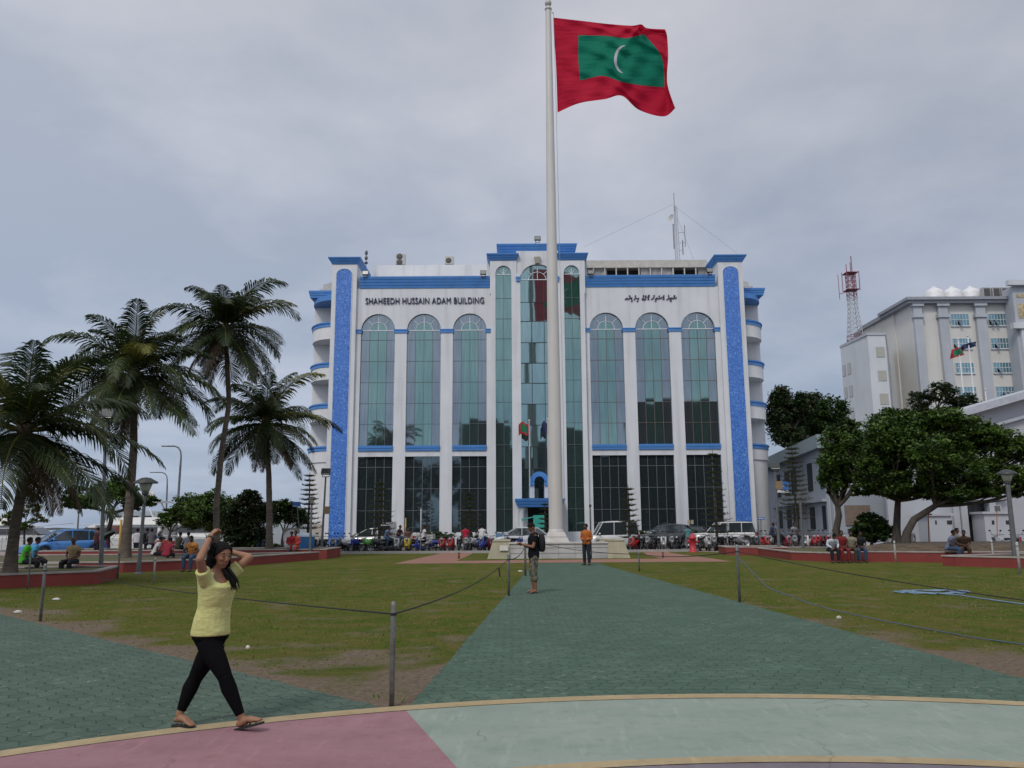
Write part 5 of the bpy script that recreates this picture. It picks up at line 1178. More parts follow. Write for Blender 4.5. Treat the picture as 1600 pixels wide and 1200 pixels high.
def palm(label,base,pts,r0,L,nf,seed,lean=0,dryn=5,name='coconut_palm',cen=None):
    r=random.Random(seed); t=thing(name,label,'palm tree',base,0,'coconut palms on the left side of the lawn'); B=Vector(base)
    P_=[Vector(p)-B for p in pts]; c=P_[-1]; sm=[]
    for i in range(len(P_)-1):
        for k in range(6): sm.append(P_[i].lerp(P_[i+1],k/6))
    sm.append(P_[-1]); n=len(sm); rad=[r0*(1.25-.25*min(1,i/3) if i<3 else 1.0-.35*i/n)*(1+.05*(i%2)) for i in range(n)]; rad[0]=r0*1.45
    m=MB(); m.tube(sm,rad,12); m.build('trunk',palmb,t)
    m=MB(); m.ball(c+Vector((0,0,.1)),r0*1.35,r0*1.35,.5,10)
    for k in range(7): a=r.random()*6.28; m.tube([c,c+Vector((math.cos(a)*.3,math.sin(a)*.3,-.35))],[.07,.03],5)
    m.build('crown_base',mat('palm_fibre',(.07,.045,.03),.9,var=.3,scale=8),t)
    m=MB()
    for k in range(nf):
        q=k/nf; az=k*2.399+r.random()*.5; el=R(82-120*q**.9)+R(r.uniform(-12,12)); dr=R(30+68*math.sin(PI*min(1,q*.9+.12)))*r.uniform(.7,1.3)
        if q>.75: dr*=.75
        mi=0 if r.random()<.45 else 1
        if r.random()<.15: mi=2
        frond(m,c+Vector((0,0,.25*(1-q))),az,el,L*r.uniform(.78,1.12)*(.80 if q<.12 else 1),r,dr,mi=mi)
    for k in range(dryn):
        az=r.random()*6.28; frond(m,c-Vector((0,0,.15)),az,R(-35),L*.75,r,R(50),True,.8,3)
    m.build('crown',PALM,t)
    m=MB()
    for k in range(9): a=r.random()*6.28; m.ball(c+Vector((math.cos(a)*.28,math.sin(a)*.28,-.25-.25*r.random())),.12,.12,.14,8)
    m.build('coconuts',mat('coconut_green',(.09,.10,.03),.6,var=.3),t)
def PP(u,v,Y): return ay(u,v,Y)
Y1=23.5; palm('leftmost coconut palm with thick dark trunk at the photo edge',(PP(17,884,Y1).x,Y1,.4),[(PP(16,884,Y1).x,Y1,.35),PP(24,820,Y1),PP(38,740,Y1),PP(38,680,Y1)],.155,3.7,34,11)
Y2=36.; palm('tall coconut palm, second from the left, with a straight trunk',(PP(196,868,Y2).x,Y2,.4),[(PP(195,868,Y2).x,Y2,.35),PP(203,780,Y2),PP(209,700,Y2),PP(209,590,Y2)],.20,4.2,42,5)
Y3=40.; palm('tallest coconut palm, its slender trunk rising behind the woman',(PP(340,868,Y3).x,Y3,.0),[(PP(339,870,Y3).x,Y3,-.02),PP(338,790,Y3),PP(347,700,Y3),PP(358,630,Y3),PP(352,520,Y3)],.155,4.0,36,23)
Y4=46.; palm('shortest coconut palm, nearest to the office building',(PP(421,866,Y4).x,Y4,.0),[(PP(421,868,Y4).x,Y4,-.02),PP(421,800,Y4),PP(420,740,Y4),PP(415,665,Y4)],.19,4.1,40,9)
WIND=Vector((0,0,0))
GR={'bright':[leafm('leaf_bright',(.085,.145,.022)),leafm('leaf_mid',(.052,.098,.017)),leafm('leaf_dark',(.026,.050,.012))],
'dark':[leafm('leaf_mid',(.052,.098,.017)),leafm('leaf_dark',(.026,.050,.012)),leafm('leaf_deep',(.020,.040,.013))],
'far':[leafm('leaf_dark',(.026,.050,.012)),leafm('leaf_deep',(.020,.040,.013)),leafm('leaf_brownish',(.04,.038,.018))],
'yellow':[leafm('leaf_yellow',(.12,.12,.02)),leafm('leaf_mid',(.052,.098,.017)),leafm('leaf_bright',(.085,.145,.022))]}
def leafball(m,c,rx,ry,rz,N,ls,r,gap=.35):
    k=0; fz=[Vector((r.uniform(-1,1),r.uniform(-1,1),r.uniform(-1,1))).normalized() for _ in range(9)]
    # sub-clumps spread over the lobe make the outline uneven
    cl=[]
    for _ in range(max(10,int(N/55))):
        v=Vector((r.gauss(0,1),r.gauss(0,1),r.gauss(0,1))).normalized()*r.uniform(.45,1.02); cl.append((v,r.uniform(.16,.34),r.choice((0,0,1,1,2))))
    per=N//len(cl)
    for v,s_,mi in cl:
        for _ in range(per):
            q=v+Vector((r.gauss(0,1),r.gauss(0,1),r.gauss(0,.8)))*s_*.55
            p=Vector((c[0]+q.x*rx,c[1]+q.y*ry,c[2]+q.z*rz))
            a=Vector((r.gauss(0,1),r.gauss(0,1),r.gauss(0,.55))).normalized(); b=a.cross(Vector((r.gauss(0,.6),r.gauss(0,.6),1))).normalized()
            l_=ls*1.15*r.uniform(.6,1.3); w_=l_*.5
            m.add([p-a*l_*.5,p+b*w_*.5,p+a*l_*.5,p-b*w_*.5],[(0,1,2,3)],mi if r.random()<.7 else r.randrange(3))
def limb(m,a,b,r0,r1,r,wob=.12,n=6):
    a,b=Vector(a),Vector(b); L=(b-a).length; pts=[]
    o1=Vector((r.gauss(0,1),r.gauss(0,1),r.gauss(0,.5)))*L*wob*.5
    for i in range(n+1): t=i/n; pts.append(a.lerp(b,t)+o1*math.sin(PI*t)+Vector((0,0,-.0)))
    m.tube(pts,[r0+(r1-r0)*i/n for i in range(n+1)],7); return pts
def tree(name,label,base,trunk,lobes,style,seed,dens=1.0,ls=.16,r0=.2,Y=None,forks=3,group=None,dz=0,cat='tree',depth=1.0,twig=4):
    """trunk: pixel polyline [(u,v)], lobes: [(u,v,ru,rv[,dY])] in pixels"""
    r=random.Random(seed); bY=Y; B=ay(base[0],base[1],bY); B.z=dz; t=thing(name,label,cat,B,0,group); m=MB()
    tp=[Vector((B.x,bY,dz-.05))]+[ay(u,v,bY) for u,v in trunk]; n=len(tp)
    m.tube([p-B for p in tp],[r0*(1.35 if i==0 else 1-.45*i/n) for i in range(n)],10); top=tp[-1]
    mm=MB(); s1=bY/1280/math.cos(TH)
    for lb in lobes:
        u,v,ru,rv=lb[:4]; dY=lb[4] if len(lb)>4 else 0; c=ay(u,v,bY); c=Vector((c.x,bY+dY,c.z)); rx,rz=ru*s1,rv*s1; ry=max(rx,rz)*.85*depth
        src=min(tp[max(0,n-2):],key=lambda p:(p-c).length); 
        p2=limb(m,src-B,c-B-Vector((0,0,rz*.3)),r0*.5,r0*.16,r)
        for k in range(twig):
            e=c-B+Vector((r.uniform(-.8,.8)*rx,r.uniform(-.8,.8)*ry,r.uniform(-.5,.7)*rz)); limb(m,p2[3+k%3],e,r0*.2,.012,r,.2,4)
        N=int(dens*1500*(rx*rz+rx*ry)**.5/ls*.16*1.3*max(1,(rx*rz)**.5))
        leafball(mm,c-B,rx,ry,rz,max(150,min(N,4200)),ls,r)
    m.build('trunk',treeb,t); mm.build('crown',GR[style],t); return t
# --- left side ---
tree('shade_tree','flat-topped green tree with dark branching trunk between the first two palms',(166,868),[(168,835),(174,812),(172,803)],[(125,778,24,16),(150,765,26,16,1),(185,762,28,17),(212,775,22,14,-1),(235,783,14,8),(165,782,26,13,-1.5),(200,785,20,10,1),(110,790,12,7)],'bright',3,1.1,.17,.17,50,twig=5)
tree('young_tree','sparse young tree beside the first palm trunk',(38,868),[(38,845),(38,825)],[(25,805,16,10),(45,795,18,12),(60,812,12,8),(8,812,12,12),(40,822,14,6)],'yellow',4,.35,.16,.07,48,twig=8)
tree('round_tree','small round bright green tree by the street lamps',(262,862),[(263,845),(266,832)],[(262,812,16,11),(282,803,16,13),(298,812,14,12),(272,800,14,10)],'bright',5,1.3,.15,.10,50)
tree('shade_tree','broad dark green tree behind the tallest palm',(330,866),[(332,848),(336,835)],[(300,788,24,16),(330,785,28,19),(362,800,26,20),(305,812,24,13),(345,818,28,16),(320,800,26,18,-1)],'bright',6,1.2,.18,.16,54)
tree('shrub','large dark dense shrub beside the tallest palm',(388,868),[(388,862),(388,856)],[(375,835,26,24),(400,820,26,28),(380,800,26,20),(360,815,20,22),(412,800,16,18),(390,852,24,14),(392,778,18,12)],'far',7,1.5,.18,.12,50,cat='shrub')
tree('shade_tree','small tree with forked trunk behind the seated couple',(441,866),[(441,845),(443,832)],[(432,806,16,14),(452,800,18,16),(468,808,10,14),(445,790,18,12)],'dark',8,1.2,.17,.11,53)
# --- right side ---
tree('leaning_tree','first leaning tree at the right, with a narrow green crown and forked trunk',(1306,846),[(1307,825),(1311,805),(1309,792)],[(1305,690,22,26),(1325,675,22,22),(1345,705,24,26,1),(1340,735,20,20),(1300,720,20,22),(1322,712,22,24,-1),(1298,750,16,22),(1318,745,20,16),(1335,690,16,20,1),(1345,668,12,12,1),(1290,738,12,16)],'bright',10,1.2,.17,.20,42,dz=.4,group='trees in the right planter',twig=5)
tree('leaning_tree','upright dark trunk tree in the middle of the right planter',(1400,848),[(1401,825),(1402,800),(1403,782)],[(1370,725,36,32),(1345,715,26,28,1.5),(1440,770,26,12,-1),(1400,700,40,38),(1375,685,34,28,-1),(1400,655,34,20),(1385,665,30,22),(1365,690,26,24,1),(1345,738,22,24,-1),(1380,757,34,18,-1),(1420,735,34,30,1),(1415,668,30,24,.5),(1355,765,24,12),(1410,768,30,12),(1340,700,16,22,1)],'bright',12,1.15,.17,.20,40,dz=.5,group='trees in the right planter',twig=5)
tree('leaning_tree','big tree leaning right over the seated trio with a wide crown',(1413,850),[(1417,832),(1428,812),(1445,801),(1462,790)],[(1450,690,40,34),(1485,680,40,32),(1470,655,34,18,-.5),(1510,668,34,18),(1435,715,36,30,-1.2),(1480,775,26,10,-.8),(1540,768,26,10,-.5),(1550,680,36,20),(1520,695,34,28,1),(1555,705,32,28),(1590,705,32,26),(1620,700,28,26),(1455,738,34,26),(1495,738,36,26,-1),(1535,742,34,22),(1575,742,32,20,-.6),(1615,745,28,20),(1470,765,30,12),(1510,765,22,9),(1450,660,24,16),(1590,768,20,8)],'bright',14,1.15,.17,.20,38.5,dz=.5,group='trees in the right planter',twig=5)
tree('shrub','feathery dark green shrub left of the upright trunk',(1362,852),[(1362,845),(1362,838)],[(1345,828,17,14),(1365,818,19,16),(1382,830,14,14),(1360,838,24,10),(1350,812,10,10)],'dark',15,1.2,.15,.08,40.5,dz=.45,cat='shrub',twig=6)
tree('far_tree','dark tall tree just right of the curved balcony wing',(1232,700),[(1234,690),(1235,680)],[(1218,660,22,30),(1232,628,26,24),(1255,635,22,20),(1215,630,18,22),(1218,625,14,16),(1245,662,24,24,2),(1225,685,22,20,-2),(1250,690,22,18)],'far',16,1.0,.32,.4,88,group='far trees between the buildings')
tree('far_tree','dark rounded tree beside the cream tower block',(1285,705),[(1286,690),(1287,680)],[(1270,640,28,24),(1298,645,26,24),(1285,662,30,20,2),(1262,668,24,22),(1300,672,20,20),(1312,658,16,20),(1318,690,16,20),(1300,705,22,16),(1280,690,30,16)],'dark',17,1.0,.32,.4,92,group='far trees between the buildings')
tree('far_tree','grey green tree before the cream block, under the small red flag',(1470,700),[(1470,690),(1470,672)],[(1440,625,20,16),(1470,615,24,16),(1505,628,26,16),(1535,638,18,10),(1450,645,26,14),(1490,648,30,12),(1560,634,8,6)],'far',18,.8,.26,.3,74,twig=7,group='far trees between the buildings')
# --- hedges ---
for i,(u,v,w_,h_,lab,st) in enumerate([(562,843,14,9,'yellow green hedge under the tan sign','yellow'),(688,840,24,8,'low hedge before the second left pier','dark'),(734,842,14,11,'dark bush between the motorbikes and the third left window','dark'),(1084,838,22,9,'yellow green hedge behind the hydrant','yellow'),(1003,838,12,7,'small hedge behind the white minivan','yellow'),(428,858,18,10,'spiky green plant clump before the couple','bright')]):
    tree('hedge',lab,(u,v+4),[(u,v+2),(u,v)],[(u-w_*.5,v,w_*.6,h_),(u+w_*.4,v+1,w_*.6,h_*.9),(u,v-1,w_*.5,h_)],st,30+i,1.0,.15,.05,62 if u>500 else 47,cat='hedge',twig=3)
def norfolk(u,vb,vt,wpx,Y,seed,label,bare=.25):
    r=random.Random(seed); b=ay(u,vb,Y); H_=ay(u,vt,Y).z; s1=Y/1280; W_=wpx*s1; t=thing('pine_tree',label,'pine tree',(b.x,Y,0),0,'young tiered pine trees before the building')
    m=MB(); m.tube([(0,0,0),(.02,0,H_*.5),(0,0,H_)],[.11,.07,.015],8); m2=MB(); nw=int(H_/.42)
    for k in range(nw):
        z=H_*(bare+(1-bare)*k/nw); q=k/nw; rl=W_*(1-q)**.65*r.uniform(.8,1.1)+.08
        for j in range(7):
            a=2*PI*j/7+k*.4+r.random()*.2; d=Vector((math.cos(a),math.sin(a),0)); pts=[Vector((0,0,z)),d*rl*.5+Vector((0,0,z-.08*rl)),d*rl+Vector((0,0,z+.05*rl))]
            m.tube(pts,[.025,.018,.006],4)
            for i in range(34):
                f=.12+.88*i/34; p=pts[0].lerp(pts[1],f*2) if f<.5 else pts[1].lerp(pts[2],f*2-1)
                o=Vector((r.gauss(0,.055),r.gauss(0,.055),abs(r.gauss(0,.05)))); sd=d.cross(Vector((0,0,1)))*r.choice((-1,1))*.10*(1.2-f)
                m2.add([p,p+sd+o+d*.04,p+sd*1.6+o*1.3+Vector((0,0,.05))+d*.07],[(0,1,2)],r.randrange(3))
    m.build('trunk',treeb,t); m2.build('crown',GR['far'],t)
norfolk(592,858,748,27,53.5,1,'dark tiered pine before the first left window',.16)
norfolk(733,855,766,19,54,2,'thin tiered pine before the third left window',.35)
norfolk(984,850,757,18,54,3,'narrow tiered pine behind the white minivan',.2)
norfolk(1121,858,702,22,53,4,'tallest tiered pine before the last right window',.12)
norfolk(1247,856,688,28,56,5,'tiered pine by the grey building right of the curved wall',.28)
norfolk(480,858,737,17,54,6,'sparse tiered pine before the left curved wall',.3)
norfolk(852,855,782,10,62,7,'small pine half hidden by the flagpole shaft',.2)
# far wooded shore
m=MB(); r_=random.Random(8); pts=[(-1500+60*i,2400,2+5*r_.random()) for i in range(20)]
m.loft([[(x,y-30,-1.4),(x,y,z),(x,y+30,-1.4)] for x,y,z in pts],smooth=False); struct('far_island',m,leafm('island_green',(.05,.07,.06)))
# ================= RIGHT-HAND BUILDINGS =================
cream=mat('cream_render',(.55,.535,.50),.8,var=.04,scale=.3,stain=((.42,.38,.32),.45,(.8,.8,.1)))
cgrey=mat('grey_trim',(.38,.40,.43),.8,var=.05,scale=.5,stain=((.22,.23,.25),.4,(.8,.8,.1))); cwhite=mat('pale_render',(.52,.54,.56),.8,var=.05,scale=.3,stain=((.36,.37,.38),.4,(.8,.8,.12)))
wing=mat('office_window_glass',(.16,.30,.34),.12,metal=.6,var=.25,scale=1.3); shut=mat('shutter_grey',(.36,.35,.31),.8,var=.06)
def XY(u,v,Y): p=ay(u,v,Y); return (p.x,Y)
Ym=110.0; zc=ay(1424,476,Ym).z
b=thing('office_block','tall cream office block with grey pilasters and small aluminium windows','building',(ay(1500,600,Ym).x,Ym,0))
def bp(name,m,mt,par=None,bev=0): return m.build(name,mt,par or b,world=True,bevel=bev) if par is None else m.build(name,mt,par,bevel=bev)
m=MB(); xr=ay(1720,520,Ym).x; x0=ay(1424,480,Ym).x; m.box(x0,xr,Ym,Ym+8,0,zc); bp('main_wall',m,cream)
m=MB(); Y2_=115.0; m.prism([XY(1396,491,Y2_),(x0+.5,Y2_),(x0+.5,Ym+20),XY(1352,512,124)],0,ay(1396,491,Y2_).z); bp('stair_wall',m,cream)
m=MB(); Y3_=105.0; zL=ay(1355,524,Y3_).z; m.prism([XY(1355,524,Y3_),XY(1383,525.3,Y3_),XY(1386,525,116),XY(1313,544,112.8)],0,zL); 
bp('low_block',m,cwhite)
m=MB(); q=[XY(1354,524,Y3_-.1),XY(1384,525.3,Y3_-.1),XY(1386,525,116),XY(1312,544,112.9)]; m.prism(q,zL,zL+.35); bp('low_block_parapet',m,cgrey)
# cornices
m=MB(); m.box(x0-.8,xr,Ym-.9,Ym+8,zc,zc+.4); m.box(x0-1.1,xr,Ym-1.2,Ym+8,zc+.4,zc+.8); bp('cornice',m,mat('dark_cornice',(.26,.27,.30),.8,var=.05))
m=MB(); zs=ay(1396,491,Y2_).z; q=[XY(1394,491,Y2_-.8),(x0+.2,Y2_-.8),(x0+.2,Ym+20),XY(1349,512,124)]; m.prism(q,zs,zs+.6); bp('stair_cornice',m,MT['dark_cornice'])
lean=lambda u,v:u+(476-v)*0 
for i,(u0,u1) in enumerate(((1424,1437),(1462.5,1477),(1520.5,1535.5),(1580,1596),(1640,1655))):
    m=MB(); xa,xb=ay(u0,480,Ym).x,ay(u1,480,Ym).x; m.box(xa,xb,Ym-.55,Ym,0,zc-.02); m.box(xa-.2,xb+.2,Ym-.75,Ym,zc-2.0,zc-1.5); m.box(xa-.2,xb+.2,Ym-.8,Ym,zc-.4,zc-.0); bp('pilaster',m,cgrey)
rows_=[(490.7,509),(529,545),(567,583),(604.5,621)]
for (ua,ub) in ((1484.5,1512.5),(1543,1571),(1602,1630)):
    xa,xb=ay(ua,490,Ym).x,ay(ub,490,Ym).x
    for ri,(va,vb) in enumerate(rows_):
        zt_,zb_=ay(1500,va,Ym).z,ay(1500,vb,Ym).z; m=MB(); m.box(xa,xb,Ym-.04,Ym+.02,zb_,zt_); w_=bp('window',m,wing)
        f=MB(); n=6
        for k in range(n+1): x=xa+(xb-xa)*k/n; f.box(x-.03,x+.03,Ym-.09,Ym-.03,zb_,zt_)
        for zz in (zb_,(zb_+zt_)/2,zt_): f.box(xa,xb,Ym-.10,Ym-.02,zz-.04,zz+.04)
        f.box(xa-.12,xb+.12,Ym-.18,Ym,zb_-.14,zb_-.04)
        f.v=[p-parent_loc(b) for p in f.v]; f.build('frame',mat('window_frame_white',(.50,.52,.54),.5,var=0),w_)
        r_=random.Random(int(ua)+ri); 
        if r_.random()<.75:
            s=MB(); k=r_.randrange(4); x=xa+(xb-xa)*(k+.2)/n; wd=(xb-xa)/n*1.0
            for kk in range(r_.choice((1,2))):
                xx=x+kk*wd*1.6; s.add([(xx,Ym-.1,zb_+(zt_-zb_)*.5),(xx+wd,Ym-.1,zb_+(zt_-zb_)*.5),(xx+wd,Ym-.7,zb_+.1),(xx,Ym-.7,zb_+.1)],[(0,1,2,3)]); s.add([(xx,Ym-.05,zb_+.05),(xx+wd,Ym-.05,zb_+.05),(xx+wd,Ym-.05,zb_+(zt_-zb_)*.5),(xx,Ym-.05,zb_+(zt_-zb_)*.5)],[(0,1,2,3)],1)
            s.v=[p-parent_loc(b) for p in s.v]; s.build('open_sash',[mat('sash_glass',(.25,.33,.40),.1,metal=.5,var=0),mat('opening_dark',(.015,.016,.02),.5,var=0)],w_)
# side windows
for k,(va,vb) in enumerate(((517,526),(554,563),(591,600),(628,637))):
    zt_,zb_=ay(1389,va,Y2_+1).z,ay(1389,vb,Y2_+1).z; P0=Vector((*XY(1396,491,Y2_),0)); P1=Vector((*XY(1348,515,126),0)); d=(P1-P0); nrm=Vector((-d.y,d.x,0)).normalized(); 
    if nrm.y>0: nrm=-nrm
    for f0,f1 in ((.12,.24),): 
        a_=P0+d*f0+nrm*.05; c_=P0+d*f1+nrm*.05; m=MB(); m.add([(a_.x,a_.y,zb_),(c_.x,c_.y,zb_),(c_.x,c_.y,zt_),(a_.x,a_.y,zt_)],[(0,1,2,3)]); bp('side_window',m,mat('small_window_blue',(.05,.09,.16),.2,var=0))
for k,(va,vb) in enumerate(((542,558),(579,595),(615,632))):
    zt_,zb_=ay(1376,va,Y3_).z,ay(1376,vb,Y3_).z; m=MB(); m.box(ay(1369,550,Y3_).x,ay(1382,550,Y3_).x,Y3_-.06,Y3_,zb_,zt_); bp('shuttered_window',m,shut)
    P0=Vector((*XY(1355,524,Y3_),0)); P1=Vector((*XY(1313,544,112.8),0)); d=P1-P0; nrm=Vector((-d.y,d.x,0)).normalized(); nrm=-nrm if nrm.y>0 else nrm
    for f0,f1 in ((.66,.78),(.86,.97)):
        a_=P0+d*f0+nrm*.06; c_=P0+d*f1+nrm*.06; m=MB(); m.add([(a_.x,a_.y,zb_-1.2),(c_.x,c_.y,zb_-1.2),(c_.x,c_.y,zt_-1.0),(a_.x,a_.y,zt_-1.0)],[(0,1,2,3)]); bp('side_shutter',m,mat('shutter_pale',(.40,.41,.41),.8,var=.05))
# pedimented bay at the right
m=MB(); xa=ay(1583,480,Ym-2).x; m.box(xa,xr,Ym-2.2,Ym,0,zc+1.9); bp('entrance_bay',m,cgrey)
m=MB(); zp=ay(1583,515,Ym-2.2).z; m.box(xa-.8,xr,Ym-3.0,Ym-2.2,zp,zp+.8); m.box(xa-.8,xr,Ym-2.9,Ym-2.2,zc+1.9,zc+2.6); m.add([(xa+.2,Ym-2.7,zp+.8),(xr+8,Ym-2.7,zp+.8),(xr+4,Ym-2.7,zp+5.0),(xa+.2,Ym-2.2,zp+.8),(xr+8,Ym-2.2,zp+.8),(xr+4,Ym-2.2,zp+5.0)],[(0,1,2),(0,2,5,3)]); bp('pediment',m,cwhite)
m=MB(); m.box(xa+.3,xa+1.7,Ym-2.75,Ym-2.2,0,zp-.02); bp('bay_column',m,cwhite)
m=MB(); m.box(xa+.5,xa+2.0,Ym-2.25,Ym-2.2,zc-2.6,zc-.6); m.box(xa+.5,xr,Ym-2.26,Ym-2.2,zc+.3,zc+.75); bp('bay_plaques',m,mat('bay_plaque',(.38,.30,.18),.7,var=.5,scale=3))
for i,(u,w_) in enumerate(((1461,17),(1489,17),(1518,17))):
    p=ay(u,474,Ym+4); t=thing('water_tank',['left white roof tank on the cream block','middle white roof tank on the cream block','right white roof tank on the cream block'][i],'water tank',(p.x,Ym+4,zc+1.1))
    m=MB(); m.lathe([(1.35,0),(1.35,1.7),(1.1,2.0),(.4,2.4),(0,2.45)],n=18); m.build('drum',mat('tank_white',(.60,.60,.60),.5),t); m=MB(); m.lathe([(.35,2.35),(.35,2.6),(0,2.62)],n=10); m.build('lid',MT['tank_white'],t)
for i,u in enumerate((1544,1559,1573,1586,1597)):
    p=ay(u,472,Ym+1.5); t=thing('air_conditioner','%s of five dark grey condensers on the cream block roof'%['leftmost','second','middle','fourth','rightmost'][i],'air conditioner',(p.x,Ym+1.5,zc+1.1),group='rooftop condensers on the cream block')
    m=MB(); m.box(-.55,.5,0,.8,.1,1.75); m.build('casing',mat('condenser_beige',(.34,.32,.31),.6),t); m=MB(); m.box(-.42,.4,-.04,-.005,.25,1.6); m.build('grille',mat('fan_dark',(.06,.06,.06),.6),t)
# red and white lattice tower
Yt=121.0; pb=ay(1337,536,Yt); pt_=ay(1335,400,Yt); t=thing('radio_tower','red and white lattice radio tower behind the cream block','radio tower',(pb.x,Yt,pb.z-3)); Ht=pt_.z-pb.z+3
rd=mat('tower_red',(.26,.09,.11),.6,var=0); wt_=mat('tower_white',(.42,.42,.44),.6,var=0)
ms=[MB(),MB()]; nb=20; Hb=Ht*.84
for k in range(nb):
    z0_,z1_=Hb*k/nb,Hb*(k+1)/nb; ra,rb_=1.15-.60*min(1,k/12),1.15-.60*min(1,(k+1)/12)
    mi=0 if (k<6 or k>=14) else 1
    M_=ms[mi]; C4_=[(-1,-1),(1,-1),(1,1),(-1,1)]
    for i in range(4):
        a,c_=C4_[i],C4_[(i+1)%4]; M_.tube([(a[0]*ra,a[1]*ra,z0_),(a[0]*rb_,a[1]*rb_,z1_)],.055,4); M_.tube([(a[0]*ra,a[1]*ra,z0_),(c_[0]*rb_,c_[1]*rb_,z1_)],.028,3); M_.tube([(c_[0]*ra,c_[1]*ra,z0_),(a[0]*rb_,a[1]*rb_,z1_)],.04,3); M_.tube([(a[0]*rb_,a[1]*rb_,z1_),(c_[0]*rb_,c_[1]*rb_,z1_)],.04,3)
ms[0].build('red_lattice',rd,t); ms[1].build('white_lattice',wt_,t)
m=MB(); 
for zz in (Hb*.80,Hb*.99): m.box(-.95,.95,-.95,.95,zz,zz+.05)
for i in range(8): a=i*PI/4; m.tube([(1.3*math.cos(a),1.3*math.sin(a),Hb*.80),(1.3*math.cos(a),1.3*math.sin(a),Hb*(.92+.08*(i%3)))],.06,4)
m.tube([(-1.9,0,Hb*.76),(0,0,Hb*.8)],.05,4); m.tube([(-1.9,0,Hb*.7),(-1.9,0,Hb*.98)],.05,4); m.tube([(.3,0,Hb*.7),(.3,0,Ht)],.08,5); m.tube([(.1,0,Hb*.9),(.1,0,Ht*.94)],.06,4); m.build('antennas',rd,t)
# flagpoles before the block
def fpole(u,vb,vt,Y,lab):
    a=ay(u,vb,Y); c_=ay(u-(vb-vt)*.10,vt,Y); t=thing('flagpole',lab,'flagpole',(a.x,Y,0)); m=MB(); m.lathe([(.10,0),(.06,c_.z),(0,c_.z+.02)],n=8); m.build('shaft',mat('flagpole_white',(.50,.50,.50),.5,var=0),t); m=MB(); m.ball((0,0,c_.z+.08),.11); m.build('finial',MT['flagpole_white'],t); return a.x,c_.z
fx_,fz_=fpole(1508,640,531,78,'white flagpole with small red flag before the cream block'); fx2,fz2=fpole(1524,640,526,78,'white flagpole with dark flag before the cream block'); fpole(1542,635,610,78,'short bare white flagpole before the cream block')
def cloth(x,z,Y,w_,h_,dirx,mats,label,panel):
    m=MB(); n=14; vs=[(x+dirx*w_*i/n,Y+.2*math.sin(i*.8+j*.5),z-h_*j/6-.25*w_*(i/n)**1.3) for j in range(7) for i in range(n+1)]
    m.add(vs,[(j*(n+1)+i,(j+1)*(n+1)+i,(j+1)*(n+1)+i+1,j*(n+1)+i+1) for j in range(6) for i in range(n)],0,True)
    if panel: m.m=[1 if (1<=k//n<=4 and 3<=k%n<=11) else 0 for k in range(len(m.f))]
    tag(m.build('flag',mats),label,'flag')
cloth(fx_+.45,fz_-.7,77.9,1.35,.85,-1,[fr_,fg_],'small red flag on the white pole before the cream block',True); cloth(fx2+.75,fz2-.5,77.9,1.6,.5,-1,[fb_],'dark flag streaming before the cream block windows',False)
# grey two-storey building between the trees
gb_=thing('grey_house','grey two storey building with sloping fascia behind the tiered pine','building',(ay(1290,850,66).x,70,0))
gwall=mat('grey_render',(.30,.33,.37),.85,var=.06,scale=.5,stain=((.2,.21,.22),.5,(1,1,.15))); A=Vector((*XY(1205,720,88),0)); Bv=Vector((*XY(1286,700,63),0)); dv=Bv-A; nn=Vector((-dv.y,dv.x,0)).normalized(); nn=-nn if nn.dot(Vector((0,0,0))-A)<0 else nn
zw=7.4; m=MB(); m.prism([tuple(A)[:2],tuple(Bv)[:2],(Bv.x+16,63.0),(Bv.x+16,90),(A.x,92)],0,zw); m.build('wall',gwall,gb_,world=True)
m=MB(); a=A+nn*1.0; b2=Bv+nn*.9+Vector((.5,0,0)); m.prism([tuple(a)[:2],tuple(b2)[:2],(Bv.x+16.5,62.1),(Bv.x+16.5,91),(A.x,93)],zw,zw+1.05); m.build('roof',mat('grey_roof_fascia',(.22,.27,.28),.8,var=.08),gb_,world=True)
m=MB(); a=A+nn*.35; b2=Bv+nn*.35; a3,b3=A+nn*.001,Bv+nn*.001; m.prism([tuple(a)[:2],tuple(b2)[:2],tuple(b3)[:2],tuple(a3)[:2]],3.3,3.5); m.build('ledge',gwall,gb_,world=True)
for z0_,z1_ in ((4.3,6.6),(1.2,3.0)):
    for f0,f1 in ((.12,.20),(.30,.40),(.44,.54),(.74,.82),(.93,.98)):
        a,c_=A+dv*f0+nn*.03,A+dv*f1+nn*.03; m=MB(); m.add([(a.x,a.y,z0_),(c_.x,c_.y,z0_),(c_.x,c_.y,z1_),(a.x,a.y,z1_)],[(0,1,2,3)]); m.build('window',mat('dark_window',(.02,.025,.03),.7,var=0,spec=.1),gb_,world=True)
m=MB(); m.box(Bv.x+1.3,Bv.x+3.2,62.9,62.999,1.5,3.0); m.build('brown_panel',mat('brown_panel',(.17,.13,.10),.8),gb_,world=True)
m=MB()
for dx in (.4,.7,.95): m.tube([(Bv.x-.3+dx,62.7,0),(Bv.x-.3+dx,62.7,5.6)],.05,6)
m.build('drain_pipes',cgrey,gb_,world=True)
q=ay(1223,770,66); t=thing('sign','blue and white sign on the grey building beside the curved wall','sign',(q.x,66.,0)); m=MB(); m.tube([(0,0.05,0),(0,0.05,q.z+.9)],.04,6); m.build('post',lampg,t); m=MB(); m.box(-.55,.55,-.03,.03,q.z,q.z+.9); m.build('panel',bsign,t); m=MB(); m.box(-.5,.5,-.045,-.031,q.z-.0+.02,q.z+.22); m.box(-.5,.5,-.045,-.031,q.z+.5,q.z+.55); m.build('stripes',wsign,t)
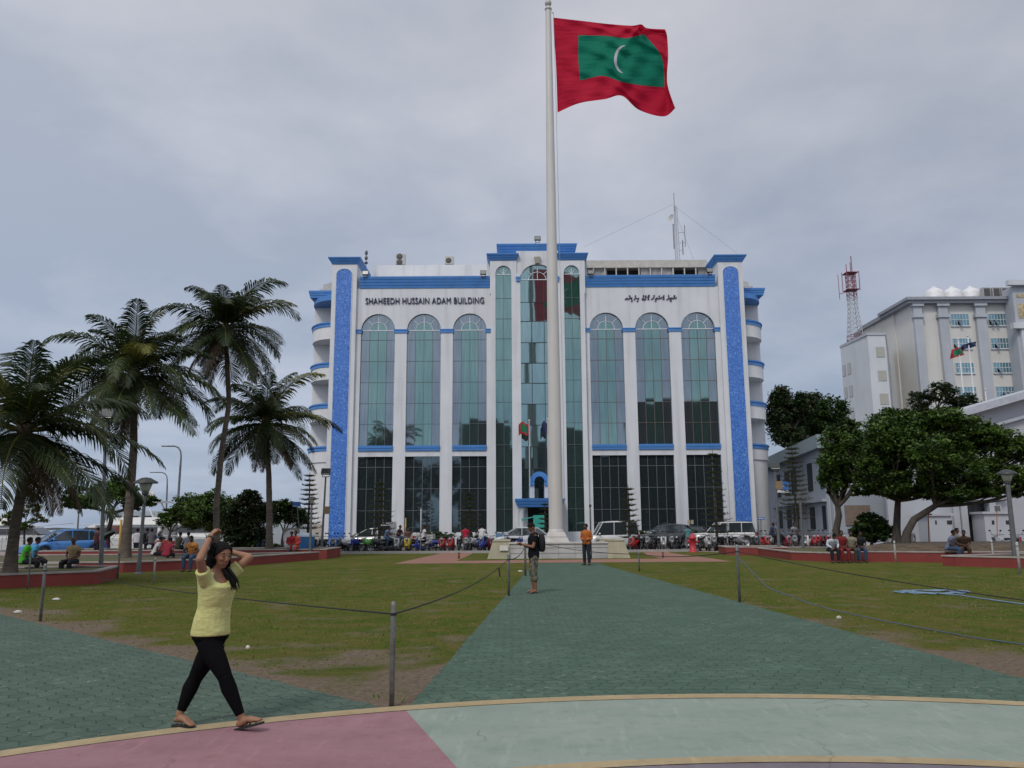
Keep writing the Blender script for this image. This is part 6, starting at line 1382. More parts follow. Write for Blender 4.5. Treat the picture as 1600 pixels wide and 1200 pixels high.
# white gatehouse with dark door
YG=60.0; gh=thing('white_gatehouse','white building with dark tall door and sloping gable behind the leaning trees','building',(ay(1500,850,YG).x,YG,0)); gw_=mat('gatehouse_white',(.36,.375,.40),.8,var=.05,scale=.5,stain=((.38,.40,.43),.4,(1,1,.2)))
xL=ay(1392,850,YG).x; xR=ay(1760,850,YG).x; xd0,xd1=ay(1510,820,YG).x,ay(1545,820,YG).x; zd=ay(1520,784,YG).z
xe=ay(1430,660,YG).x; ze=ay(1430,672,YG).z; zg=ay(1600,623,YG).z; xg=ay(1600,623,YG).x; sl_=(zg-ze)/(xg-xe); 
m=MB(); m.box(xL,xe,YG,YG+.3,0,ze-1.5); 
def zr(x): return ze+sl_*(x-xe)
def wallpoly(x0_,x1_,z0_): m.add([(x0_,YG,z0_),(x1_,YG,z0_),(x1_,YG,zr(x1_)),(x0_,YG,zr(x0_)),(x0_,YG+12,z0_),(x1_,YG+12,z0_),(x1_,YG+12,zr(x1_)),(x0_,YG+12,zr(x0_))],[(0,1,2,3),(4,0,3,7),(1,5,6,2),(3,2,6,7)])
wallpoly(xe,xd0,0); wallpoly(xd1,xR,0); wallpoly(xd0,xd1,zd); m.build('wall',gw_,gh,world=True)
m=MB(); 
for off,th_,pr in ((0,.5,1.0),(-1.4,.22,.35)):
    m.add([(xe-1.5,YG-pr,zr(xe-1.5)+off),(xR,YG-pr,zr(xR)+off),(xR,YG-pr,zr(xR)+off+th_),(xe-1.5,YG-pr,zr(xe-1.5)+off+th_),(xe-1.5,YG-.002,zr(xe-1.5)+off),(xR,YG-.002,zr(xR)+off),(xR,YG-.002,zr(xR)+off+th_),(xe-1.5,YG-.002,zr(xe-1.5)+off+th_)],[(0,1,2,3),(0,4,5,1),(3,2,6,7),(0,3,7,4)])
m.add([(xe-1.5,YG-1,zr(xe-1.5)+.5),(xR,YG-1,zr(xR)+.5),(xR,YG+12,zr(xR)+.5),(xe-1.5,YG+12,zr(xe-1.5)+.5)],[(0,1,2,3)])
m.build('gable_moulding',mat('gable_grey',(.38,.40,.44),.8),gh,world=True)
m=MB(); m.box(xd0,xd1,YG+.35,YG+.4,0,zd); m.build('door',mat('dark_door',(.018,.018,.020),.4,var=.2,scale=2),gh,world=True)
m=MB()
for k in range(1,6): m.box(xd0+.15,xd1-.15,YG+.32,YG+.35,zd*k/6-.03,zd*k/6+.03)
m.box((xd0+xd1)/2-.03,(xd0+xd1)/2+.03,YG+.31,YG+.35,0,zd); m.build('door_panels',mat('door_ribs',(.03,.03,.032),.5,var=0),gh,world=True)
m=MB()
for s_,xx in ((-1,xd0),(1,xd1)): m.box(*sorted((xx,xx+s_*.45)),YG-.35,YG-.001,0,zd+.1); m.box(*sorted((xx+s_*.5,xx+s_*.95)),YG-.2,YG-.001,0,zd+.1)
m.box(xd0-1.0,xd1+1.0,YG-.5,YG-.001,zd+.11,zd+.4); m.box(xd0-1.15,xd1+1.15,YG-.65,YG-.001,zd+.41,zd+.75); m.build('door_surround',gw_,gh,world=True)
for (ua,ub,vt,hs) in ((1455,1490,806,((1461.5,1464),(1480,1488))),(1542,1582,803,((1550,1554),(1572,1577)))):
    Yb=YG-1.6; m=MB(); xa,xb=ay(ua,850,Yb).x,ay(ub,850,Yb).x; zt_=ay(ua,vt,Yb).z; m.box(xa,xb,Yb,YG-.002,0,zt_); m.build('porch_block',gw_,gh,world=True); m=MB(); m.box(xa-.15,xb+.15,Yb-.15,YG-.003,zt_,zt_+.16); m.build('block_coping',gw_,gh,world=True)
    m=MB()
    for h0,h1 in hs: z_=ay(h0,819.5,Yb).z; m.box(ay(h0,820,Yb).x,ay(h1,820,Yb).x,Yb-.015,Yb-.001,z_,z_+.28)
    m.build('vent_holes',MT['dark_door'],gh,world=True)
m=MB(); m.box(ay(1574,748,YG).x,ay(1580,748,YG).x,YG-.02,YG-.001,ay(1578,764,YG).z,ay(1578,750,YG).z); m.build('small_window',MT['dark_window'],gh,world=True)
# low white wall + blue text wall in front-left of gatehouse
t=thing('low_wall','long low white wall with banner behind the leaning trees','wall',(ay(1380,850,57).x,57,0)); m=MB(); x0_,x1_=ay(1320,850,57).x,ay(1452,850,57).x; m.box(x0_-t.location.x,x1_-t.location.x,0,.2,0,.35); m.build('wall',gw_,t)
# ================= ACROSS THE SQUARE (seen only mirrored in the glass) =================
def block(label,x0,x1,Y,H_,colr,depth=14,cat='building',roofs=None):
    t=thing('town_building',label,cat,((x0+x1)/2,Y,0)); w_=(x1-x0)/2; m=MB(); m.box(-w_,w_,-depth,0,0,H_); 
    if roofs: m.box(-w_*.7,w_*.5,-depth*.6,-2,H_,H_+roofs)
    m.build('wall',mat('block_'+colr[0],colr[1],.8,var=.1,scale=.5),t)
    m=MB(); n=max(2,int((x1-x0)/3)); k=int(H_/3.3)
    for i in range(n):
        for j in range(k): xx=-w_+(i+.25)*(2*w_)/n; m.box(xx,xx+w_/n,0,.03,3.3*j+1.2,3.3*j+2.6)
    m.build('windows',mat('far_window',(.02,.025,.03),.2,var=0),t)
block('dark apartment block with stepped roof across the square',-11.5,-.5,-40,24.0,('a',(.05,.055,.06)),roofs=1.4)
block('lower dark block across the square',-.5,10.8,-44,19.0,('b',(.07,.075,.08)))
block('narrow office tower across the square',10.8,16,-40,22.0,('c',(.045,.055,.07)))
block('mid-height office across the square',16,26.5,-40,17.0,('d',(.05,.055,.06)))
block('wide dark office slab across the square',26.8,56,-40,28.5,('e',(.018,.02,.024)))
block('low house row across the square on the left',-60,-24,-52,11.0,('f',(.06,.06,.06)))
WIND=Vector((.35,-.05,0))
Yp=-9.0; palm('tall coconut palm behind the viewpoint mirrored in the left windows',(-22.5,Yp,0),[(-22.5,Yp,-.02),(-22.3,Yp,7),(-22.8,Yp,15.5)],.25,4.2,26,41); palm('shorter coconut palm behind the viewpoint mirrored in the left windows',(-27.5,Yp,0),[(-27.5,Yp,-.02),(-27.3,Yp,5),(-27.6,Yp,10.5)],.25,4.2,24,42)
tree('shade_tree','dense tree across the square mirrored in the lower left windows',(600,700),[],[],'far',50,1,.3,.3,-1) if False else None
def backtree(label,x,Y,H_,w_,seed):
    r=random.Random(seed); t=thing('far_tree',label,'tree',(x,Y,0),0,'trees across the square'); m=MB(); m.tube([(0,0,0),(.2,0,H_*.4),(0,0,H_*.6)],[.4,.3,.2],8); m.build('trunk',treeb,t); m=MB()
    for k in range(9): leafball(m,(r.uniform(-.6,.6)*w_,r.uniform(-.4,.4)*w_,H_*r.uniform(.42,.82)),w_*.42,w_*.42,H_*.2,900,.45,r)
    m.build('crown',GR['far'],t)
for i,(x,H_,w_,lab) in enumerate(((-30,14,6,'left'),(-20,16.5,6,'second'),(-14,15,5,'third'),(12,15,6,'fourth'),(22,17,7,'fifth'),(34,16,7,'sixth'))): backtree(lab+' leafy tree across the square, behind the viewpoint',x,-24,H_,w_,60+i)
# ================= PEOPLE =================
def remesh(mb,vox,smooth=3):
    o=mb.build('tmp',mat('tmp',(1,1,1)))
    rmod=o.modifiers.new('r','REMESH'); rmod.mode='VOXEL'; rmod.voxel_size=vox; rmod.use_smooth_shade=True
    sm_=o.modifiers.new('s','SMOOTH'); sm_.factor=.5; sm_.iterations=smooth
    dg=bpy.context.evaluated_depsgraph_get(); me=bpy.data.meshes.new_from_object(o.evaluated_get(dg)); old=o.data; bpy.data.objects.remove(o); bpy.data.meshes.remove(old)
    me.materials.clear(); return me
def mk(name,me,mt,parent):
    me.name=name; me.materials.append(mt); o=bpy.data.objects.new(name,me); COL.objects.link(o); o.parent=parent
    for p in me.polygons: p.use_smooth=True
    return o
def skin(n,c): return mat(n,c,.55,var=.06,scale=20,spec=.35)
SK=[skin('skin_brown',(.20,.095,.055)),skin('skin_dark',(.10,.050,.032)),skin('skin_warm',(.27,.135,.08))]
hairm=mat('black_hair',(.008,.007,.007),.75,var=.3,scale=60,bump=.3,bscale=120,spec=.12)
def cloth(n,c,fold=.25,**k): return mat(n,c,.85,var=.10,scale=6,bump=fold,bscale=14,spec=.2,**k)
def capsule(mb,a,b,ra,rb,n=12,sq=1.0):
    a,b=Vector(a),Vector(b); d=(b-a).normalized(); pts=[a-d*ra*.85,a-d*ra*.5,a,a.lerp(b,.33),a.lerp(b,.66),b,b+d*rb*.5,b+d*rb*.85]; rr=[ra*.45,ra*.86,ra,ra+(rb-ra)*.33+.12*ra*.3,ra+(rb-ra)*.66,rb,rb*.86,rb*.45]
    mb.tube(pts,rr,n)
def oval(c,rt,fw,a,b,n=20,bulge=0,tilt=None):
    out=[]
    for i in range(n):
        t=2*PI*i/n; q=math.cos(t),math.sin(t); bb=b*(1+bulge) if q[1]>0 else b
        out.append(Vector(c)+rt*(a*q[0])+fw*(bb*q[1]))
    return out
def hand(mb,w,d,palm_n,s=1.0,curl=.5,th=1.0,neck=None,pelv=.03):
    "palm + four curled fingers + thumb from the side; w wrist, d pointing direction, palm_n palm normal"
    d=Vector(d).normalized(); nrm=Vector(palm_n); nrm=(nrm-d*nrm.dot(d)).normalized(); sd=d.cross(nrm); w=Vector(w)
    mb.loft([oval(w+d*t*s,sd,nrm,a*s,b*s,10) for t,a,b in ((-.01,.024,.020),(.02,.032,.018),(.05,.041,.016),(.085,.040,.014))])
    for k,(o,L) in enumerate(((-.030,.062),(-.010,.070),(.010,.066),(.029,.052))):
        p=w+d*.078*s+sd*o*s; a1=curl*.8+.08*k; p1=p+(d*math.cos(a1)+nrm*math.sin(a1))*L*.5*s; p2=p1+(d*math.cos(a1*2.2)+nrm*math.sin(a1*2.2))*L*.33*s; p3=p2+(d*math.cos(a1*3)+nrm*math.sin(a1*3))*L*.24*s
        mb.tube([p-d*.015*s,p,p1,p2,p3],[.0095*s,.0095*s,.009*s,.008*s,.006*s],7)
    p=w+d*.025*s-sd*.030*s; q=p+(-sd*.6+d*.7+nrm*.25).normalized()*.036*s; e=q+(d*.8+nrm*.5-sd*.1).normalized()*.028*s; mb.tube([w+d*.01*s-sd*.012*s,p,q,e],[.013*s,.012*s,.010*s,.007*s],7)
def foot(mb,ank,toe,s=1.0):
    a,t=Vector(ank),Vector(toe); d=(t-a); d.z=0; d.normalize(); up=Vector((0,0,1)); ax=(t-a).normalized(); side=up.cross(d).normalized(); nrm=ax.cross(side); nrm=-nrm if nrm.z<0 else nrm
    mb.loft([oval(p,side,nrm,w_,h_,10) for p,w_,h_ in ((a-d*.045*s+Vector((0,0,-.045*s)),.026*s,.025*s),(a-Vector((0,0,.03*s)),.033*s,.042*s),(a.lerp(t,.45)+nrm*.0,.038*s,.030*s),(a.lerp(t,.75),.042*s,.022*s),(t,.040*s,.014*s),(t+ax*.02*s,.030*s,.009*s))])
def head(mb,c,fw,rt,up,s=1.0,n=20):
    "skull, jaw, nose, ears, brow, lips; c = head centre"
    c=Vector(c); Rm=Matrix((rt,fw,up)).transposed()
    mb.ball(c+up*.018*s,.073*s,.092*s,.098*s,n,rot=Rm); mb.ball(c-up*.042*s+fw*.014*s,.056*s,.068*s,.066*s,n,rot=Rm); mb.ball(c-up*.092*s+fw*.045*s,.026*s,.026*s,.018*s,12,rot=Rm)
    mb.loft([oval(c+up*.016*s+fw*.080*s,rt,up,.009*s,.006*s,8),oval(c-up*.012*s+fw*.098*s,rt,up,.012*s,.008*s,8),oval(c-up*.028*s+fw*.103*s,rt,up,.017*s,.010*s,8),oval(c-up*.036*s+fw*.084*s,rt,up,.014*s,.006*s,8)])
    for s_ in(-1,1): mb.ball(c-up*.005*s-fw*.005*s+rt*s_*.074*s,.010*s,.019*s,.030*s,10,rot=Rm); mb.ball(c+up*.028*s+fw*.072*s+rt*s_*.03*s,.024*s,.012*s,.007*s,8,rot=Rm); mb.ball(c-up*.018*s+fw*.062*s+rt*s_*.034*s,.022*s,.022*s,.018*s,8,rot=Rm)
def face_parts(t,c,fw,rt,up,s,lipc,eyes=True):
    c=Vector(c); Rm=Matrix((rt,fw,up)).transposed()
    for s_ in(-1,1):
        e=c+up*.010*s+fw*.079*s+rt*s_*.031*s
        m=MB(); m.ball(e,.0135*s,.009*s,.006*s,10,rot=Rm); o=m.build('eye',mat('eye_white',(.22,.19,.17),.5,var=0),t)
        m=MB(); m.ball(e+fw*.0055*s,.0078*s,.005*s,.0062*s,8,rot=Rm); m.build('iris',mat('iris_dark',(.012,.008,.006),.2,var=0),o)
        m=MB(); m.tube([e+up*.020*s-rt*s_*.016*s+fw*.005*s,e+up*.025*s+fw*.006*s,e+up*.019*s+rt*s_*.020*s-fw*.006*s],[.0028*s,.0036*s,.002*s],6); m.build('eyebrow',hairm,t)
    m=MB(); l=c-up*.056*s+fw*.081*s; m.ball(l+up*.004*s,.021*s,.009*s,.0048*s,10,rot=Rm); m.ball(l-up*.005*s,.018*s,.009*s,.0055*s,10,rot=Rm); m.build('lips',mat('lips_'+lipc[0],lipc[1],.5,var=0),t)
def person(label,org,J,tor,hd,sk,shirt,pants,vox,sleeve='short',leg='long',hair='short',s=1.0,feet='shoe',face=True,lip=('brown',(.17,.055,.045)),group=None,name='person',palms=None,shirt_len=.0,beltm=None,sm=3,hairmat=None,curl=.5,th=1.0,neck=None,pelv=.03):
    """J: joints dict of Vectors relative to org; tor: (fwd,right,[ (centre,a,b) sections hips->neck ]); hd: (centre,fwd,right,up)"""
    t=thing(name,label,'person',org,0,group); fw,rt,secs=tor; b=MB()
    b.loft([oval(c,rt,fw,a*.93,d*.93) for c,a,d in secs])
    hc,hf,hr,hu=hd; nk=secs[-1][0]; b.tube([Vector(nk)-Vector((0,0,.04)),Vector(hc)-hu*.05*s],[.052*s,.047*s],12); head(b,hc,hf,hr,hu,s)
    for k in 'LR':
        S,E,W_=J['sh'+k],J['el'+k],J['wr'+k]; capsule(b,S,E,.046*s,.036*s); capsule(b,E,W_,.036*s,.024*s); dr=(W_-E); hand(b,W_,J.get('hd'+k,dr),(palms or {}).get(k,fw),s,curl)
        H_,K_,A_=J['hp'+k],J['kn'+k],J['an'+k]; capsule(b,H_,K_,.078*s*th,.052*s); capsule(b,K_,K_.lerp(A_,.35),.052*s,.052*s); capsule(b,K_.lerp(A_,.3),A_,.053*s,.032*s); foot(b,A_,J['to'+k],s)
    body=mk('body',remesh(b,vox,sm),sk,t)
    # shirt
    q=MB(); n0=1 if len(secs)>4 else 0; ss=[oval(c,rt,fw,a*1.06+.008,d*1.08+.010) for c,a,d in secs[:-1]]
    q.loft(ss)
    for k in 'LR':
        S,E,W_=J['sh'+k],J['el'+k],J['wr'+k]
        if sleeve=='short': e=S.lerp(E,.52); capsule(q,S,e,.062*s,.062*s) if False else q.tube([S+(S-E).normalized()*.02,S,S.lerp(E,.3),e],[.045*s,.062*s,.062*s,.064*s],12)
        else: q.tube([S+(S-E).normalized()*.02,S,S.lerp(E,.5),E,E.lerp(W_,.5),E.lerp(W_,.93)],[.045*s,.06*s,.055*s,.052*s,.045*s,.036*s],12)
    sme=remesh(q,vox,sm+1)
    if neck:
        bm_=bmesh.new(); bm_.from_mesh(sme); bmesh.ops.delete(bm_,geom=[v for v in bm_.verts if any((v.co-p).length<r_ for p,r_ in neck)],context='VERTS'); bm_.to_mesh(sme); bm_.free()
    mk('shirt',sme,shirt,t)
    q=MB(); c0,a0,d0=secs[0]; c1,a1,d1=secs[1]
    q.loft([oval(c0-Vector((0,0,pelv)),rt,fw,a0*(.98 if pelv<.05 else .50),d0*(1.0 if pelv<.05 else .50)),oval(c0-Vector((0,0,pelv*.66)),rt,fw,a0*(.98 if pelv<.05 else .76),d0*(1.0 if pelv<.05 else .78)),oval(c0-Vector((0,0,pelv*.33)),rt,fw,a0*(.99 if pelv<.05 else .92),d0*(1.0 if pelv<.05 else .92)),oval(c0-Vector((0,0,.02)),rt,fw,a0*1.02+.004,d0*1.02+.004),oval(c0,rt,fw,a0*1.02+.006,d0*1.02+.006),oval(c1,rt,fw,a1*1.0+.004,d1*1.0+.004)])
    for k in 'LR':
        H_,K_,A_=J['hp'+k],J['kn'+k],J['an'+k]; ex=.008 if leg=='tight' else .02
        end={'long':.97,'tight':.90,'capri':.50,'shorts':0}[leg]; q.tube([H_+(H_-K_).normalized()*.05,H_,H_.lerp(K_,.5),K_],[.05*s,.082*s*th+ex*.6,.070*s*th+ex,.056*s+ex],14)
        if end: q.tube([K_+(H_-K_)*.05,K_,K_.lerp(A_,.3)-fw*.012,K_.lerp(A_,end)],[.05*s,.053*s+ex,.060*s+ex,(.034*s if leg=='tight' else .05*s)+ex*.6],14)
    mk('leggings' if leg=='tight' else 'trousers',remesh(q,vox,sm),pants,t)
    # hair
    q=MB(); Rm=Matrix((hr,hf,hu)).transposed(); hc=Vector(hc)
    def cap(rx,ry,rz,cut,off):
        n,kk=20,12; vs=[];
        for i in range(kk+1):
            th_=PI*.62*i/kk
            for j in range(n):
                ph=2*PI*j/n; fr=max(0,math.sin(ph)); lim=1-cut*fr; tt=th_*lim
                vs.append(hc+Rm@Vector((rx*math.sin(tt)*math.cos(ph),ry*math.sin(tt)*math.sin(ph),rz*math.cos(tt)))+hu*off)
        q.add(vs,[(i*n+j,(i+1)*n+j,(i+1)*n+(j+1)%n,i*n+(j+1)%n) for i in range(kk) for j in range(n)],0,True)
        # inner shell closes the cap
        vi=[hc+(p-hc)*.86 for p in vs]; q.add(vi,[(i*n+(j+1)%n,(i+1)*n+(j+1)%n,(i+1)*n+j,i*n+j) for i in range(kk) for j in range(n)],0,True); o=kk*n
        q.add(vs[o:]+vi[o:],[(j,n+j,n+(j+1)%n,(j+1)%n) for j in range(n)],0,True)
    if hair=='short': cap(.080*s,.099*s,.100*s,.56,.022*s)
    elif hair=='long':
        cap(.086*s,.106*s,.107*s,.52,.020*s)
    if hair: q.build('hair',hairmat or hairm,t)
    if face: face_parts(t,hc,hf,hr,hu,s,lip)
    for k in 'LR':
        A_,T_=J['an'+k],J['to'+k]; d=(T_-A_); d.normalize() if d.length else None; dz=Vector((d.x,d.y,0)).normalized(); sd=Vector((0,0,1)).cross(dz); q=MB()
        ax=(T_+dz*.03-(A_-dz*.05-Vector((0,0,.068*s)))).normalized(); p0=A_-dz*.055*s-Vector((0,0,.082*s)); p1=T_+ax*.03*s-Vector((0,0,.022*s)); nn_=sd.cross(ax)*-1; nn_=nn_ if nn_.z>0 else -nn_
        if feet=='shoe':
            q.loft([oval(p,sd,nn_,w_*s,h_*s,12) for p,w_,h_ in ((p0+nn_*.03,.034,.028),(p0+ax*.05+nn_*.04,.043,.046),(p0.lerp(p1,.5)+nn_*.03,.046,.040),(p0.lerp(p1,.8)+nn_*.02,.050,.028),(p1+nn_*.015,.036,.018))]); q.build('shoe',mat('dark_shoe',(.03,.022,.018),.5,var=0),t)
        else:
            th=.018*s; ou=[(0,.030),(.25,.034),(.5,.036),(.75,.046),(.92,.040),(1.03,.020)]; L_=(p1-p0)
            top=[p0+L_*f+sd*w_*s for f,w_ in ou]+[p0+L_*f-sd*w_*s for f,w_ in reversed(ou)]; n=len(top); bot=[p-nn_*th for p in top]
            q.add(top+bot,[tuple(range(n)),tuple(range(2*n-1,n-1,-1))]+[(i,n+i,n+(i+1)%n,(i+1)%n) for i in range(n)]); sl_=q.build('sandal',mat('sandal_black',(.015,.013,.013),.7,var=0),t)
            q=MB(); c_=p0+L_*.72; q.tube([p0+L_*.42+sd*.036*s,p0+L_*.56+sd*.03*s+nn_*.045*s,c_+nn_*.038*s,c_+L_*.06+nn_*.005],[.006*s]*4,6); q.tube([p0+L_*.42-sd*.036*s,p0+L_*.56-sd*.03*s+nn_*.045*s,c_+nn_*.038*s],[.006*s]*3,6); q.build('strap',mat('strap_brown',(.07,.035,.02),.6,var=0),sl_)
    return t
V=Vector
# ---- the walking woman ----
def hero():
    Yw=6.97; org=V((-2.42,Yw,0)); s1=lambda u,v,Y:ay(u,v,Y)-org
    a=R(42); fw=V((math.cos(a),-math.sin(a),0)); rt=V((-math.sin(a),-math.cos(a),0))
    J={}
    J['hpR']=s1(325,1004,Yw-.05); J['knR']=s1(351,1056,Yw-.10); J['anR']=s1(378,1123,Yw-.06); J['toR']=s1(405,1131,Yw-.12); J['anR'].z=max(J['anR'].z,.095)
    J['hpL']=s1(335,1004,Yw+.07); J['knL']=s1(306,1058,Yw+.12); J['anL']=s1(280,1118,Yw+.08); J['toL']=s1(300,1132,Yw+.02); J['toL'].z=.035; J['anL'].z=max(J['anL'].z,.10)
    J['toR'].z=max(J['toR'].z,.10)
    J['shR']=s1(321,909,Yw-.12); J['elR']=s1(312,874,Yw-.26); J['wrR']=s1(329,838,Yw-.10); J['hdR']=s1(337,826,Yw-.02)-J['wrR']
    J['shL']=s1(358,899,Yw+.10); J['elL']=s1(390,871,Yw+.16); J['wrL']=s1(364,863,Yw+.20); J['hdL']=s1(352,860,Yw+.17)-J['wrL']
    def c(u,v): p=s1(u,v,Yw); return p
    secs=[(c(329,992),.142,.124),(c(329,986),.142,.122),(c(331,968),.134,.104),(c(335,948),.122,.098),(c(338,930),.130,.118),(c(340,916),.142,.132),(c(338,902),.145,.085),(c(338,893),.075,.060),(c(339,889),.055,.052)]
    hy=R(38); hf=V((math.cos(hy),-math.sin(hy),-.16)).normalized(); hr=hf.cross(V((0,0,1))).normalized(); hu=hr.cross(hf); hc=s1(346,868,Yw-.01)
    t=person('young woman in pale yellow top and black leggings walking, both hands raised behind her head',org,J,(fw,rt,secs),(hc,hf,hr,hu),SK[2],MT.get('yellow_top') or yellow_top(),mat('black_leggings',(.006,.006,.007),.95,var=.1,bump=.1,bscale=14,spec=.05),.0072,leg='tight',hair='long',s=.93,feet='sandal',palms={'R':V((.3,.3,-.2)),'L':V((-.3,-.5,0))},sm=4,lip=('rose',(.26,.075,.07)),curl=.9,th=1.16,pelv=.13,neck=[(s1(347,899,Yw-.09),.062),(s1(340,893,Yw-.02),.06)])
    # hair gathered at the back, tail falling over her left shoulder
    q=MB(); b0=hc-hf*.07; q.ball(hc-hf*.045-hu*.01,.088,.088,.105,14)
    rr_=random.Random(4)
    for k in range(90):
        aa=rr_.uniform(-1.9,1.9); st_=hc+hu*rr_.uniform(.02,.10)-hf*(.07*math.cos(aa)*1.1)+hr*.075*math.sin(aa)*1.1; dn=rr_.uniform(.08,.20); q.tube([st_,st_-hu*dn*.5-hf*rr_.uniform(0,.03)+hr*rr_.uniform(-.02,.02),st_-hu*dn-hf*rr_.uniform(0,.02)+hr*rr_.uniform(-.03,.03)],[.007,.006,.002],4)
    for k in range(26):
        p0_=s1(352,890,Yw+.0); o_=V((rr_.uniform(-.03,.03),rr_.uniform(-.03,.03),rr_.uniform(-.02,.02))); q.tube([p0_+o_,s1(361,902,Yw-.04)+o_*1.1,s1(368,916,Yw-.06)+o_*1.0+V((0,0,rr_.uniform(-.04,.02)))],[.008,.006,.002],4); q.tube([hc-hf*.09+hu*.02,hc-hf*.09-hu*.07+hr*.02,hc-hf*.06-hu*.12-hr*.06,s1(352,890,Yw+.02),s1(360,900,Yw-.02),s1(365,909,Yw-.04),s1(368,917,Yw-.05)],[.05,.058,.052,.036,.030,.024,.008],10)
    q.tube([hc-hf*.09-hr*.0,hc-hf*.11-hu*.06,hc-hf*.10-hu*.14],[.06,.06,.03],10); q.build('hair_tail',hairm,t)
    m=MB(); e=J['wrR']; d=(J['elR']-J['wrR']).normalized(); p=e+d*.02; 
    a1=d.orthogonal().normalized(); b1=d.cross(a1); m.tube([p+a1*.030*math.cos(q_)+b1*.030*math.sin(q_) for q_ in [2*PI*i/14 for i in range(15)]],.004,6,cap=False); m.build('bracelet',mat('bracelet_black',(.01,.01,.01),.4,var=0),t)
    # neckline and hem band of the top
def yellow_top():
    g=NT('yellow_top'); tt=g.n('TexCoord').outputs['Object']; mp=g.n('Mapping'); mp.inputs['Scale'].default_value=(25,25,140); g.l(tt,mp.inputs[0]); f=g.noise(mp.outputs[0],1,3)
    g.base(g.mix(g.rng(f,.35,.65),(.43,.43,.15),(.56,.55,.24)),.9); mp2=g.n('Mapping'); mp2.inputs['Scale'].default_value=(3.5,3.5,6); mp2.inputs['Rotation'].default_value=(.5,.6,0); g.l(tt,mp2.inputs[0]); g.bump(g.math('ADD',g.noise(mp2.outputs[0],1.3,3),g.math('MULTIPLY',f,.08)),.38,.07); return g.m
hero()
# ---- generic poses (local frame, facing -Y) ----
def frame(rz): f=V((math.sin(rz),-math.cos(rz),0)); return f,V((-math.cos(rz),-math.sin(rz),0))
def posed(label,x,y,rz,kind,sk,shirt,pants,z=0,s=1.0,vox=.02,arms='down',lean=0.0,look=(0,0),**kw):
    rz=R(rz); Rz=Matrix.Rotation(rz,3,'Z'); fw=Rz@V((0,-1,0)); rt=Rz@V((-1,0,0)); L=lambda a,b,c:Rz@(V((a,b,c))*s)
    J={}
    sgn={'L':1,'R':-1}
    if kind=='stand':
        hz=.90
        for k,q in sgn.items(): J['hp'+k]=L(q*.09,0,hz); J['kn'+k]=L(q*.10,-.02,.48); J['an'+k]=L(q*.11,.02,.085); J['to'+k]=L(q*.13,-.13,.03)
    else:
        hz=.09; sh_=kw.pop('drop',.45)
        for k,q in sgn.items(): J['hp'+k]=L(q*.10,.0,hz); J['kn'+k]=L(q*.14,-.42,.07); J['an'+k]=L(q*.13,-.40,-sh_+.09); J['to'+k]=L(q*.14,-.55,-sh_+.035)
        if kind=='crouch':
            for k,q in sgn.items(): J['kn'+k]=L(q*.20,-.36,.12)
        if kind=='ride':
            for k,q in sgn.items(): J['kn'+k]=L(q*.26,-.38,.02); J['an'+k]=L(q*.24,-.22,-.42); J['to'+k]=L(q*.25,-.37,-.47)
    ln=R(lean)
    def T(a,b,z_): # torso point, leaned forward about the hips
        return L(a,b*math.cos(ln)-z_*math.sin(ln),hz+b*math.sin(ln)*-1*0+z_*math.cos(ln))
    secs=[(T(0,0,-.06),.165,.115),(T(0,0,.04),.165,.12),(T(0,0,.16),.145,.108),(T(0,-.01,.28),.155,.112),(T(0,-.01,.40),.172,.112),(T(0,0,.46),.168,.095),(T(0,.005,.50),.13,.075),(T(0,.0,.53),.06,.055),(T(0,-.005,.56),.053,.05)]
    secs=[(c_,a_*s,b_*s) for c_,a_,b_ in secs]
    for k,q in sgn.items():
        J['sh'+k]=T(q*.185,0,.455)
        if arms=='down': J['el'+k]=T(q*.235,.02,.18); J['wr'+k]=T(q*.235,-.06,-.06)
        elif arms=='front': J['el'+k]=T(q*.25,.03,.18); J['wr'+k]=T(q*.07,-.22,.12)
        elif arms=='phone': J['el'+k]=T(q*.22,-.06,.20); J['wr'+k]=T(q*.06,-.28,.26); J['hd'+k]=Rz@V((-q*.3,-.8,.25))
        elif arms=='lap': J['el'+k]=T(q*.23,-.05,.18); J['wr'+k]=L(q*.06,-.26,hz+.10)
        elif arms=='knees': J['el'+k]=T(q*.24,-.12,.22); J['wr'+k]=L(q*.12,-.42,hz+.06)
        elif arms=='bars': J['el'+k]=T(q*.27,-.14,.24); J['wr'+k]=L(q*.26,-.46,hz+.20)
    yaw,pit=R(look[0]),R(look[1]); hf=(Matrix.Rotation(rz+yaw,3,'Z')@V((0,-math.cos(pit),math.sin(pit)))); hr=(Matrix.Rotation(rz+yaw,3,'Z')@V((-1,0,0))); hu=hr.cross(hf); hu=hu if hu.z>0 else -hu; hr=hf.cross(hu)
    hc=T(0,-.02,.665)+(L(0,-.02,0) if pit<0 else V((0,0,0)))
    return person(label,V((x,y,z)),J,(fw,rt,secs),(hc,hf,hr,hu),sk,shirt,pants,vox,s=s,**kw)
teeb=mat('black_tee',(.009,.010,.013),.9,var=.1,bump=.25,bscale=14,spec=.08); camo=NT('camo_cloth'); tt=camo.n('TexCoord').outputs['Object']; camo.base(camo.mix(camo.rng(camo.noise(tt,9,4,.6),.42,.5),(.075,.075,.05),camo.mix(camo.rng(camo.noise(tt,14,3),.5,.56),(.15,.14,.10),(.035,.035,.028))),.9)
orng=cloth('orange_shirt',(.38,.11,.025)); navyt=cloth('navy_trousers',(.018,.024,.035)); 
mb_=posed('man in black t-shirt and camouflage shorts looking down at a phone',.50,20.3,-78,'stand',SK[0],teeb,camo.m,s=1.0,vox=.0125,arms='phone',look=(0,-38),leg='capri',feet='sandal')
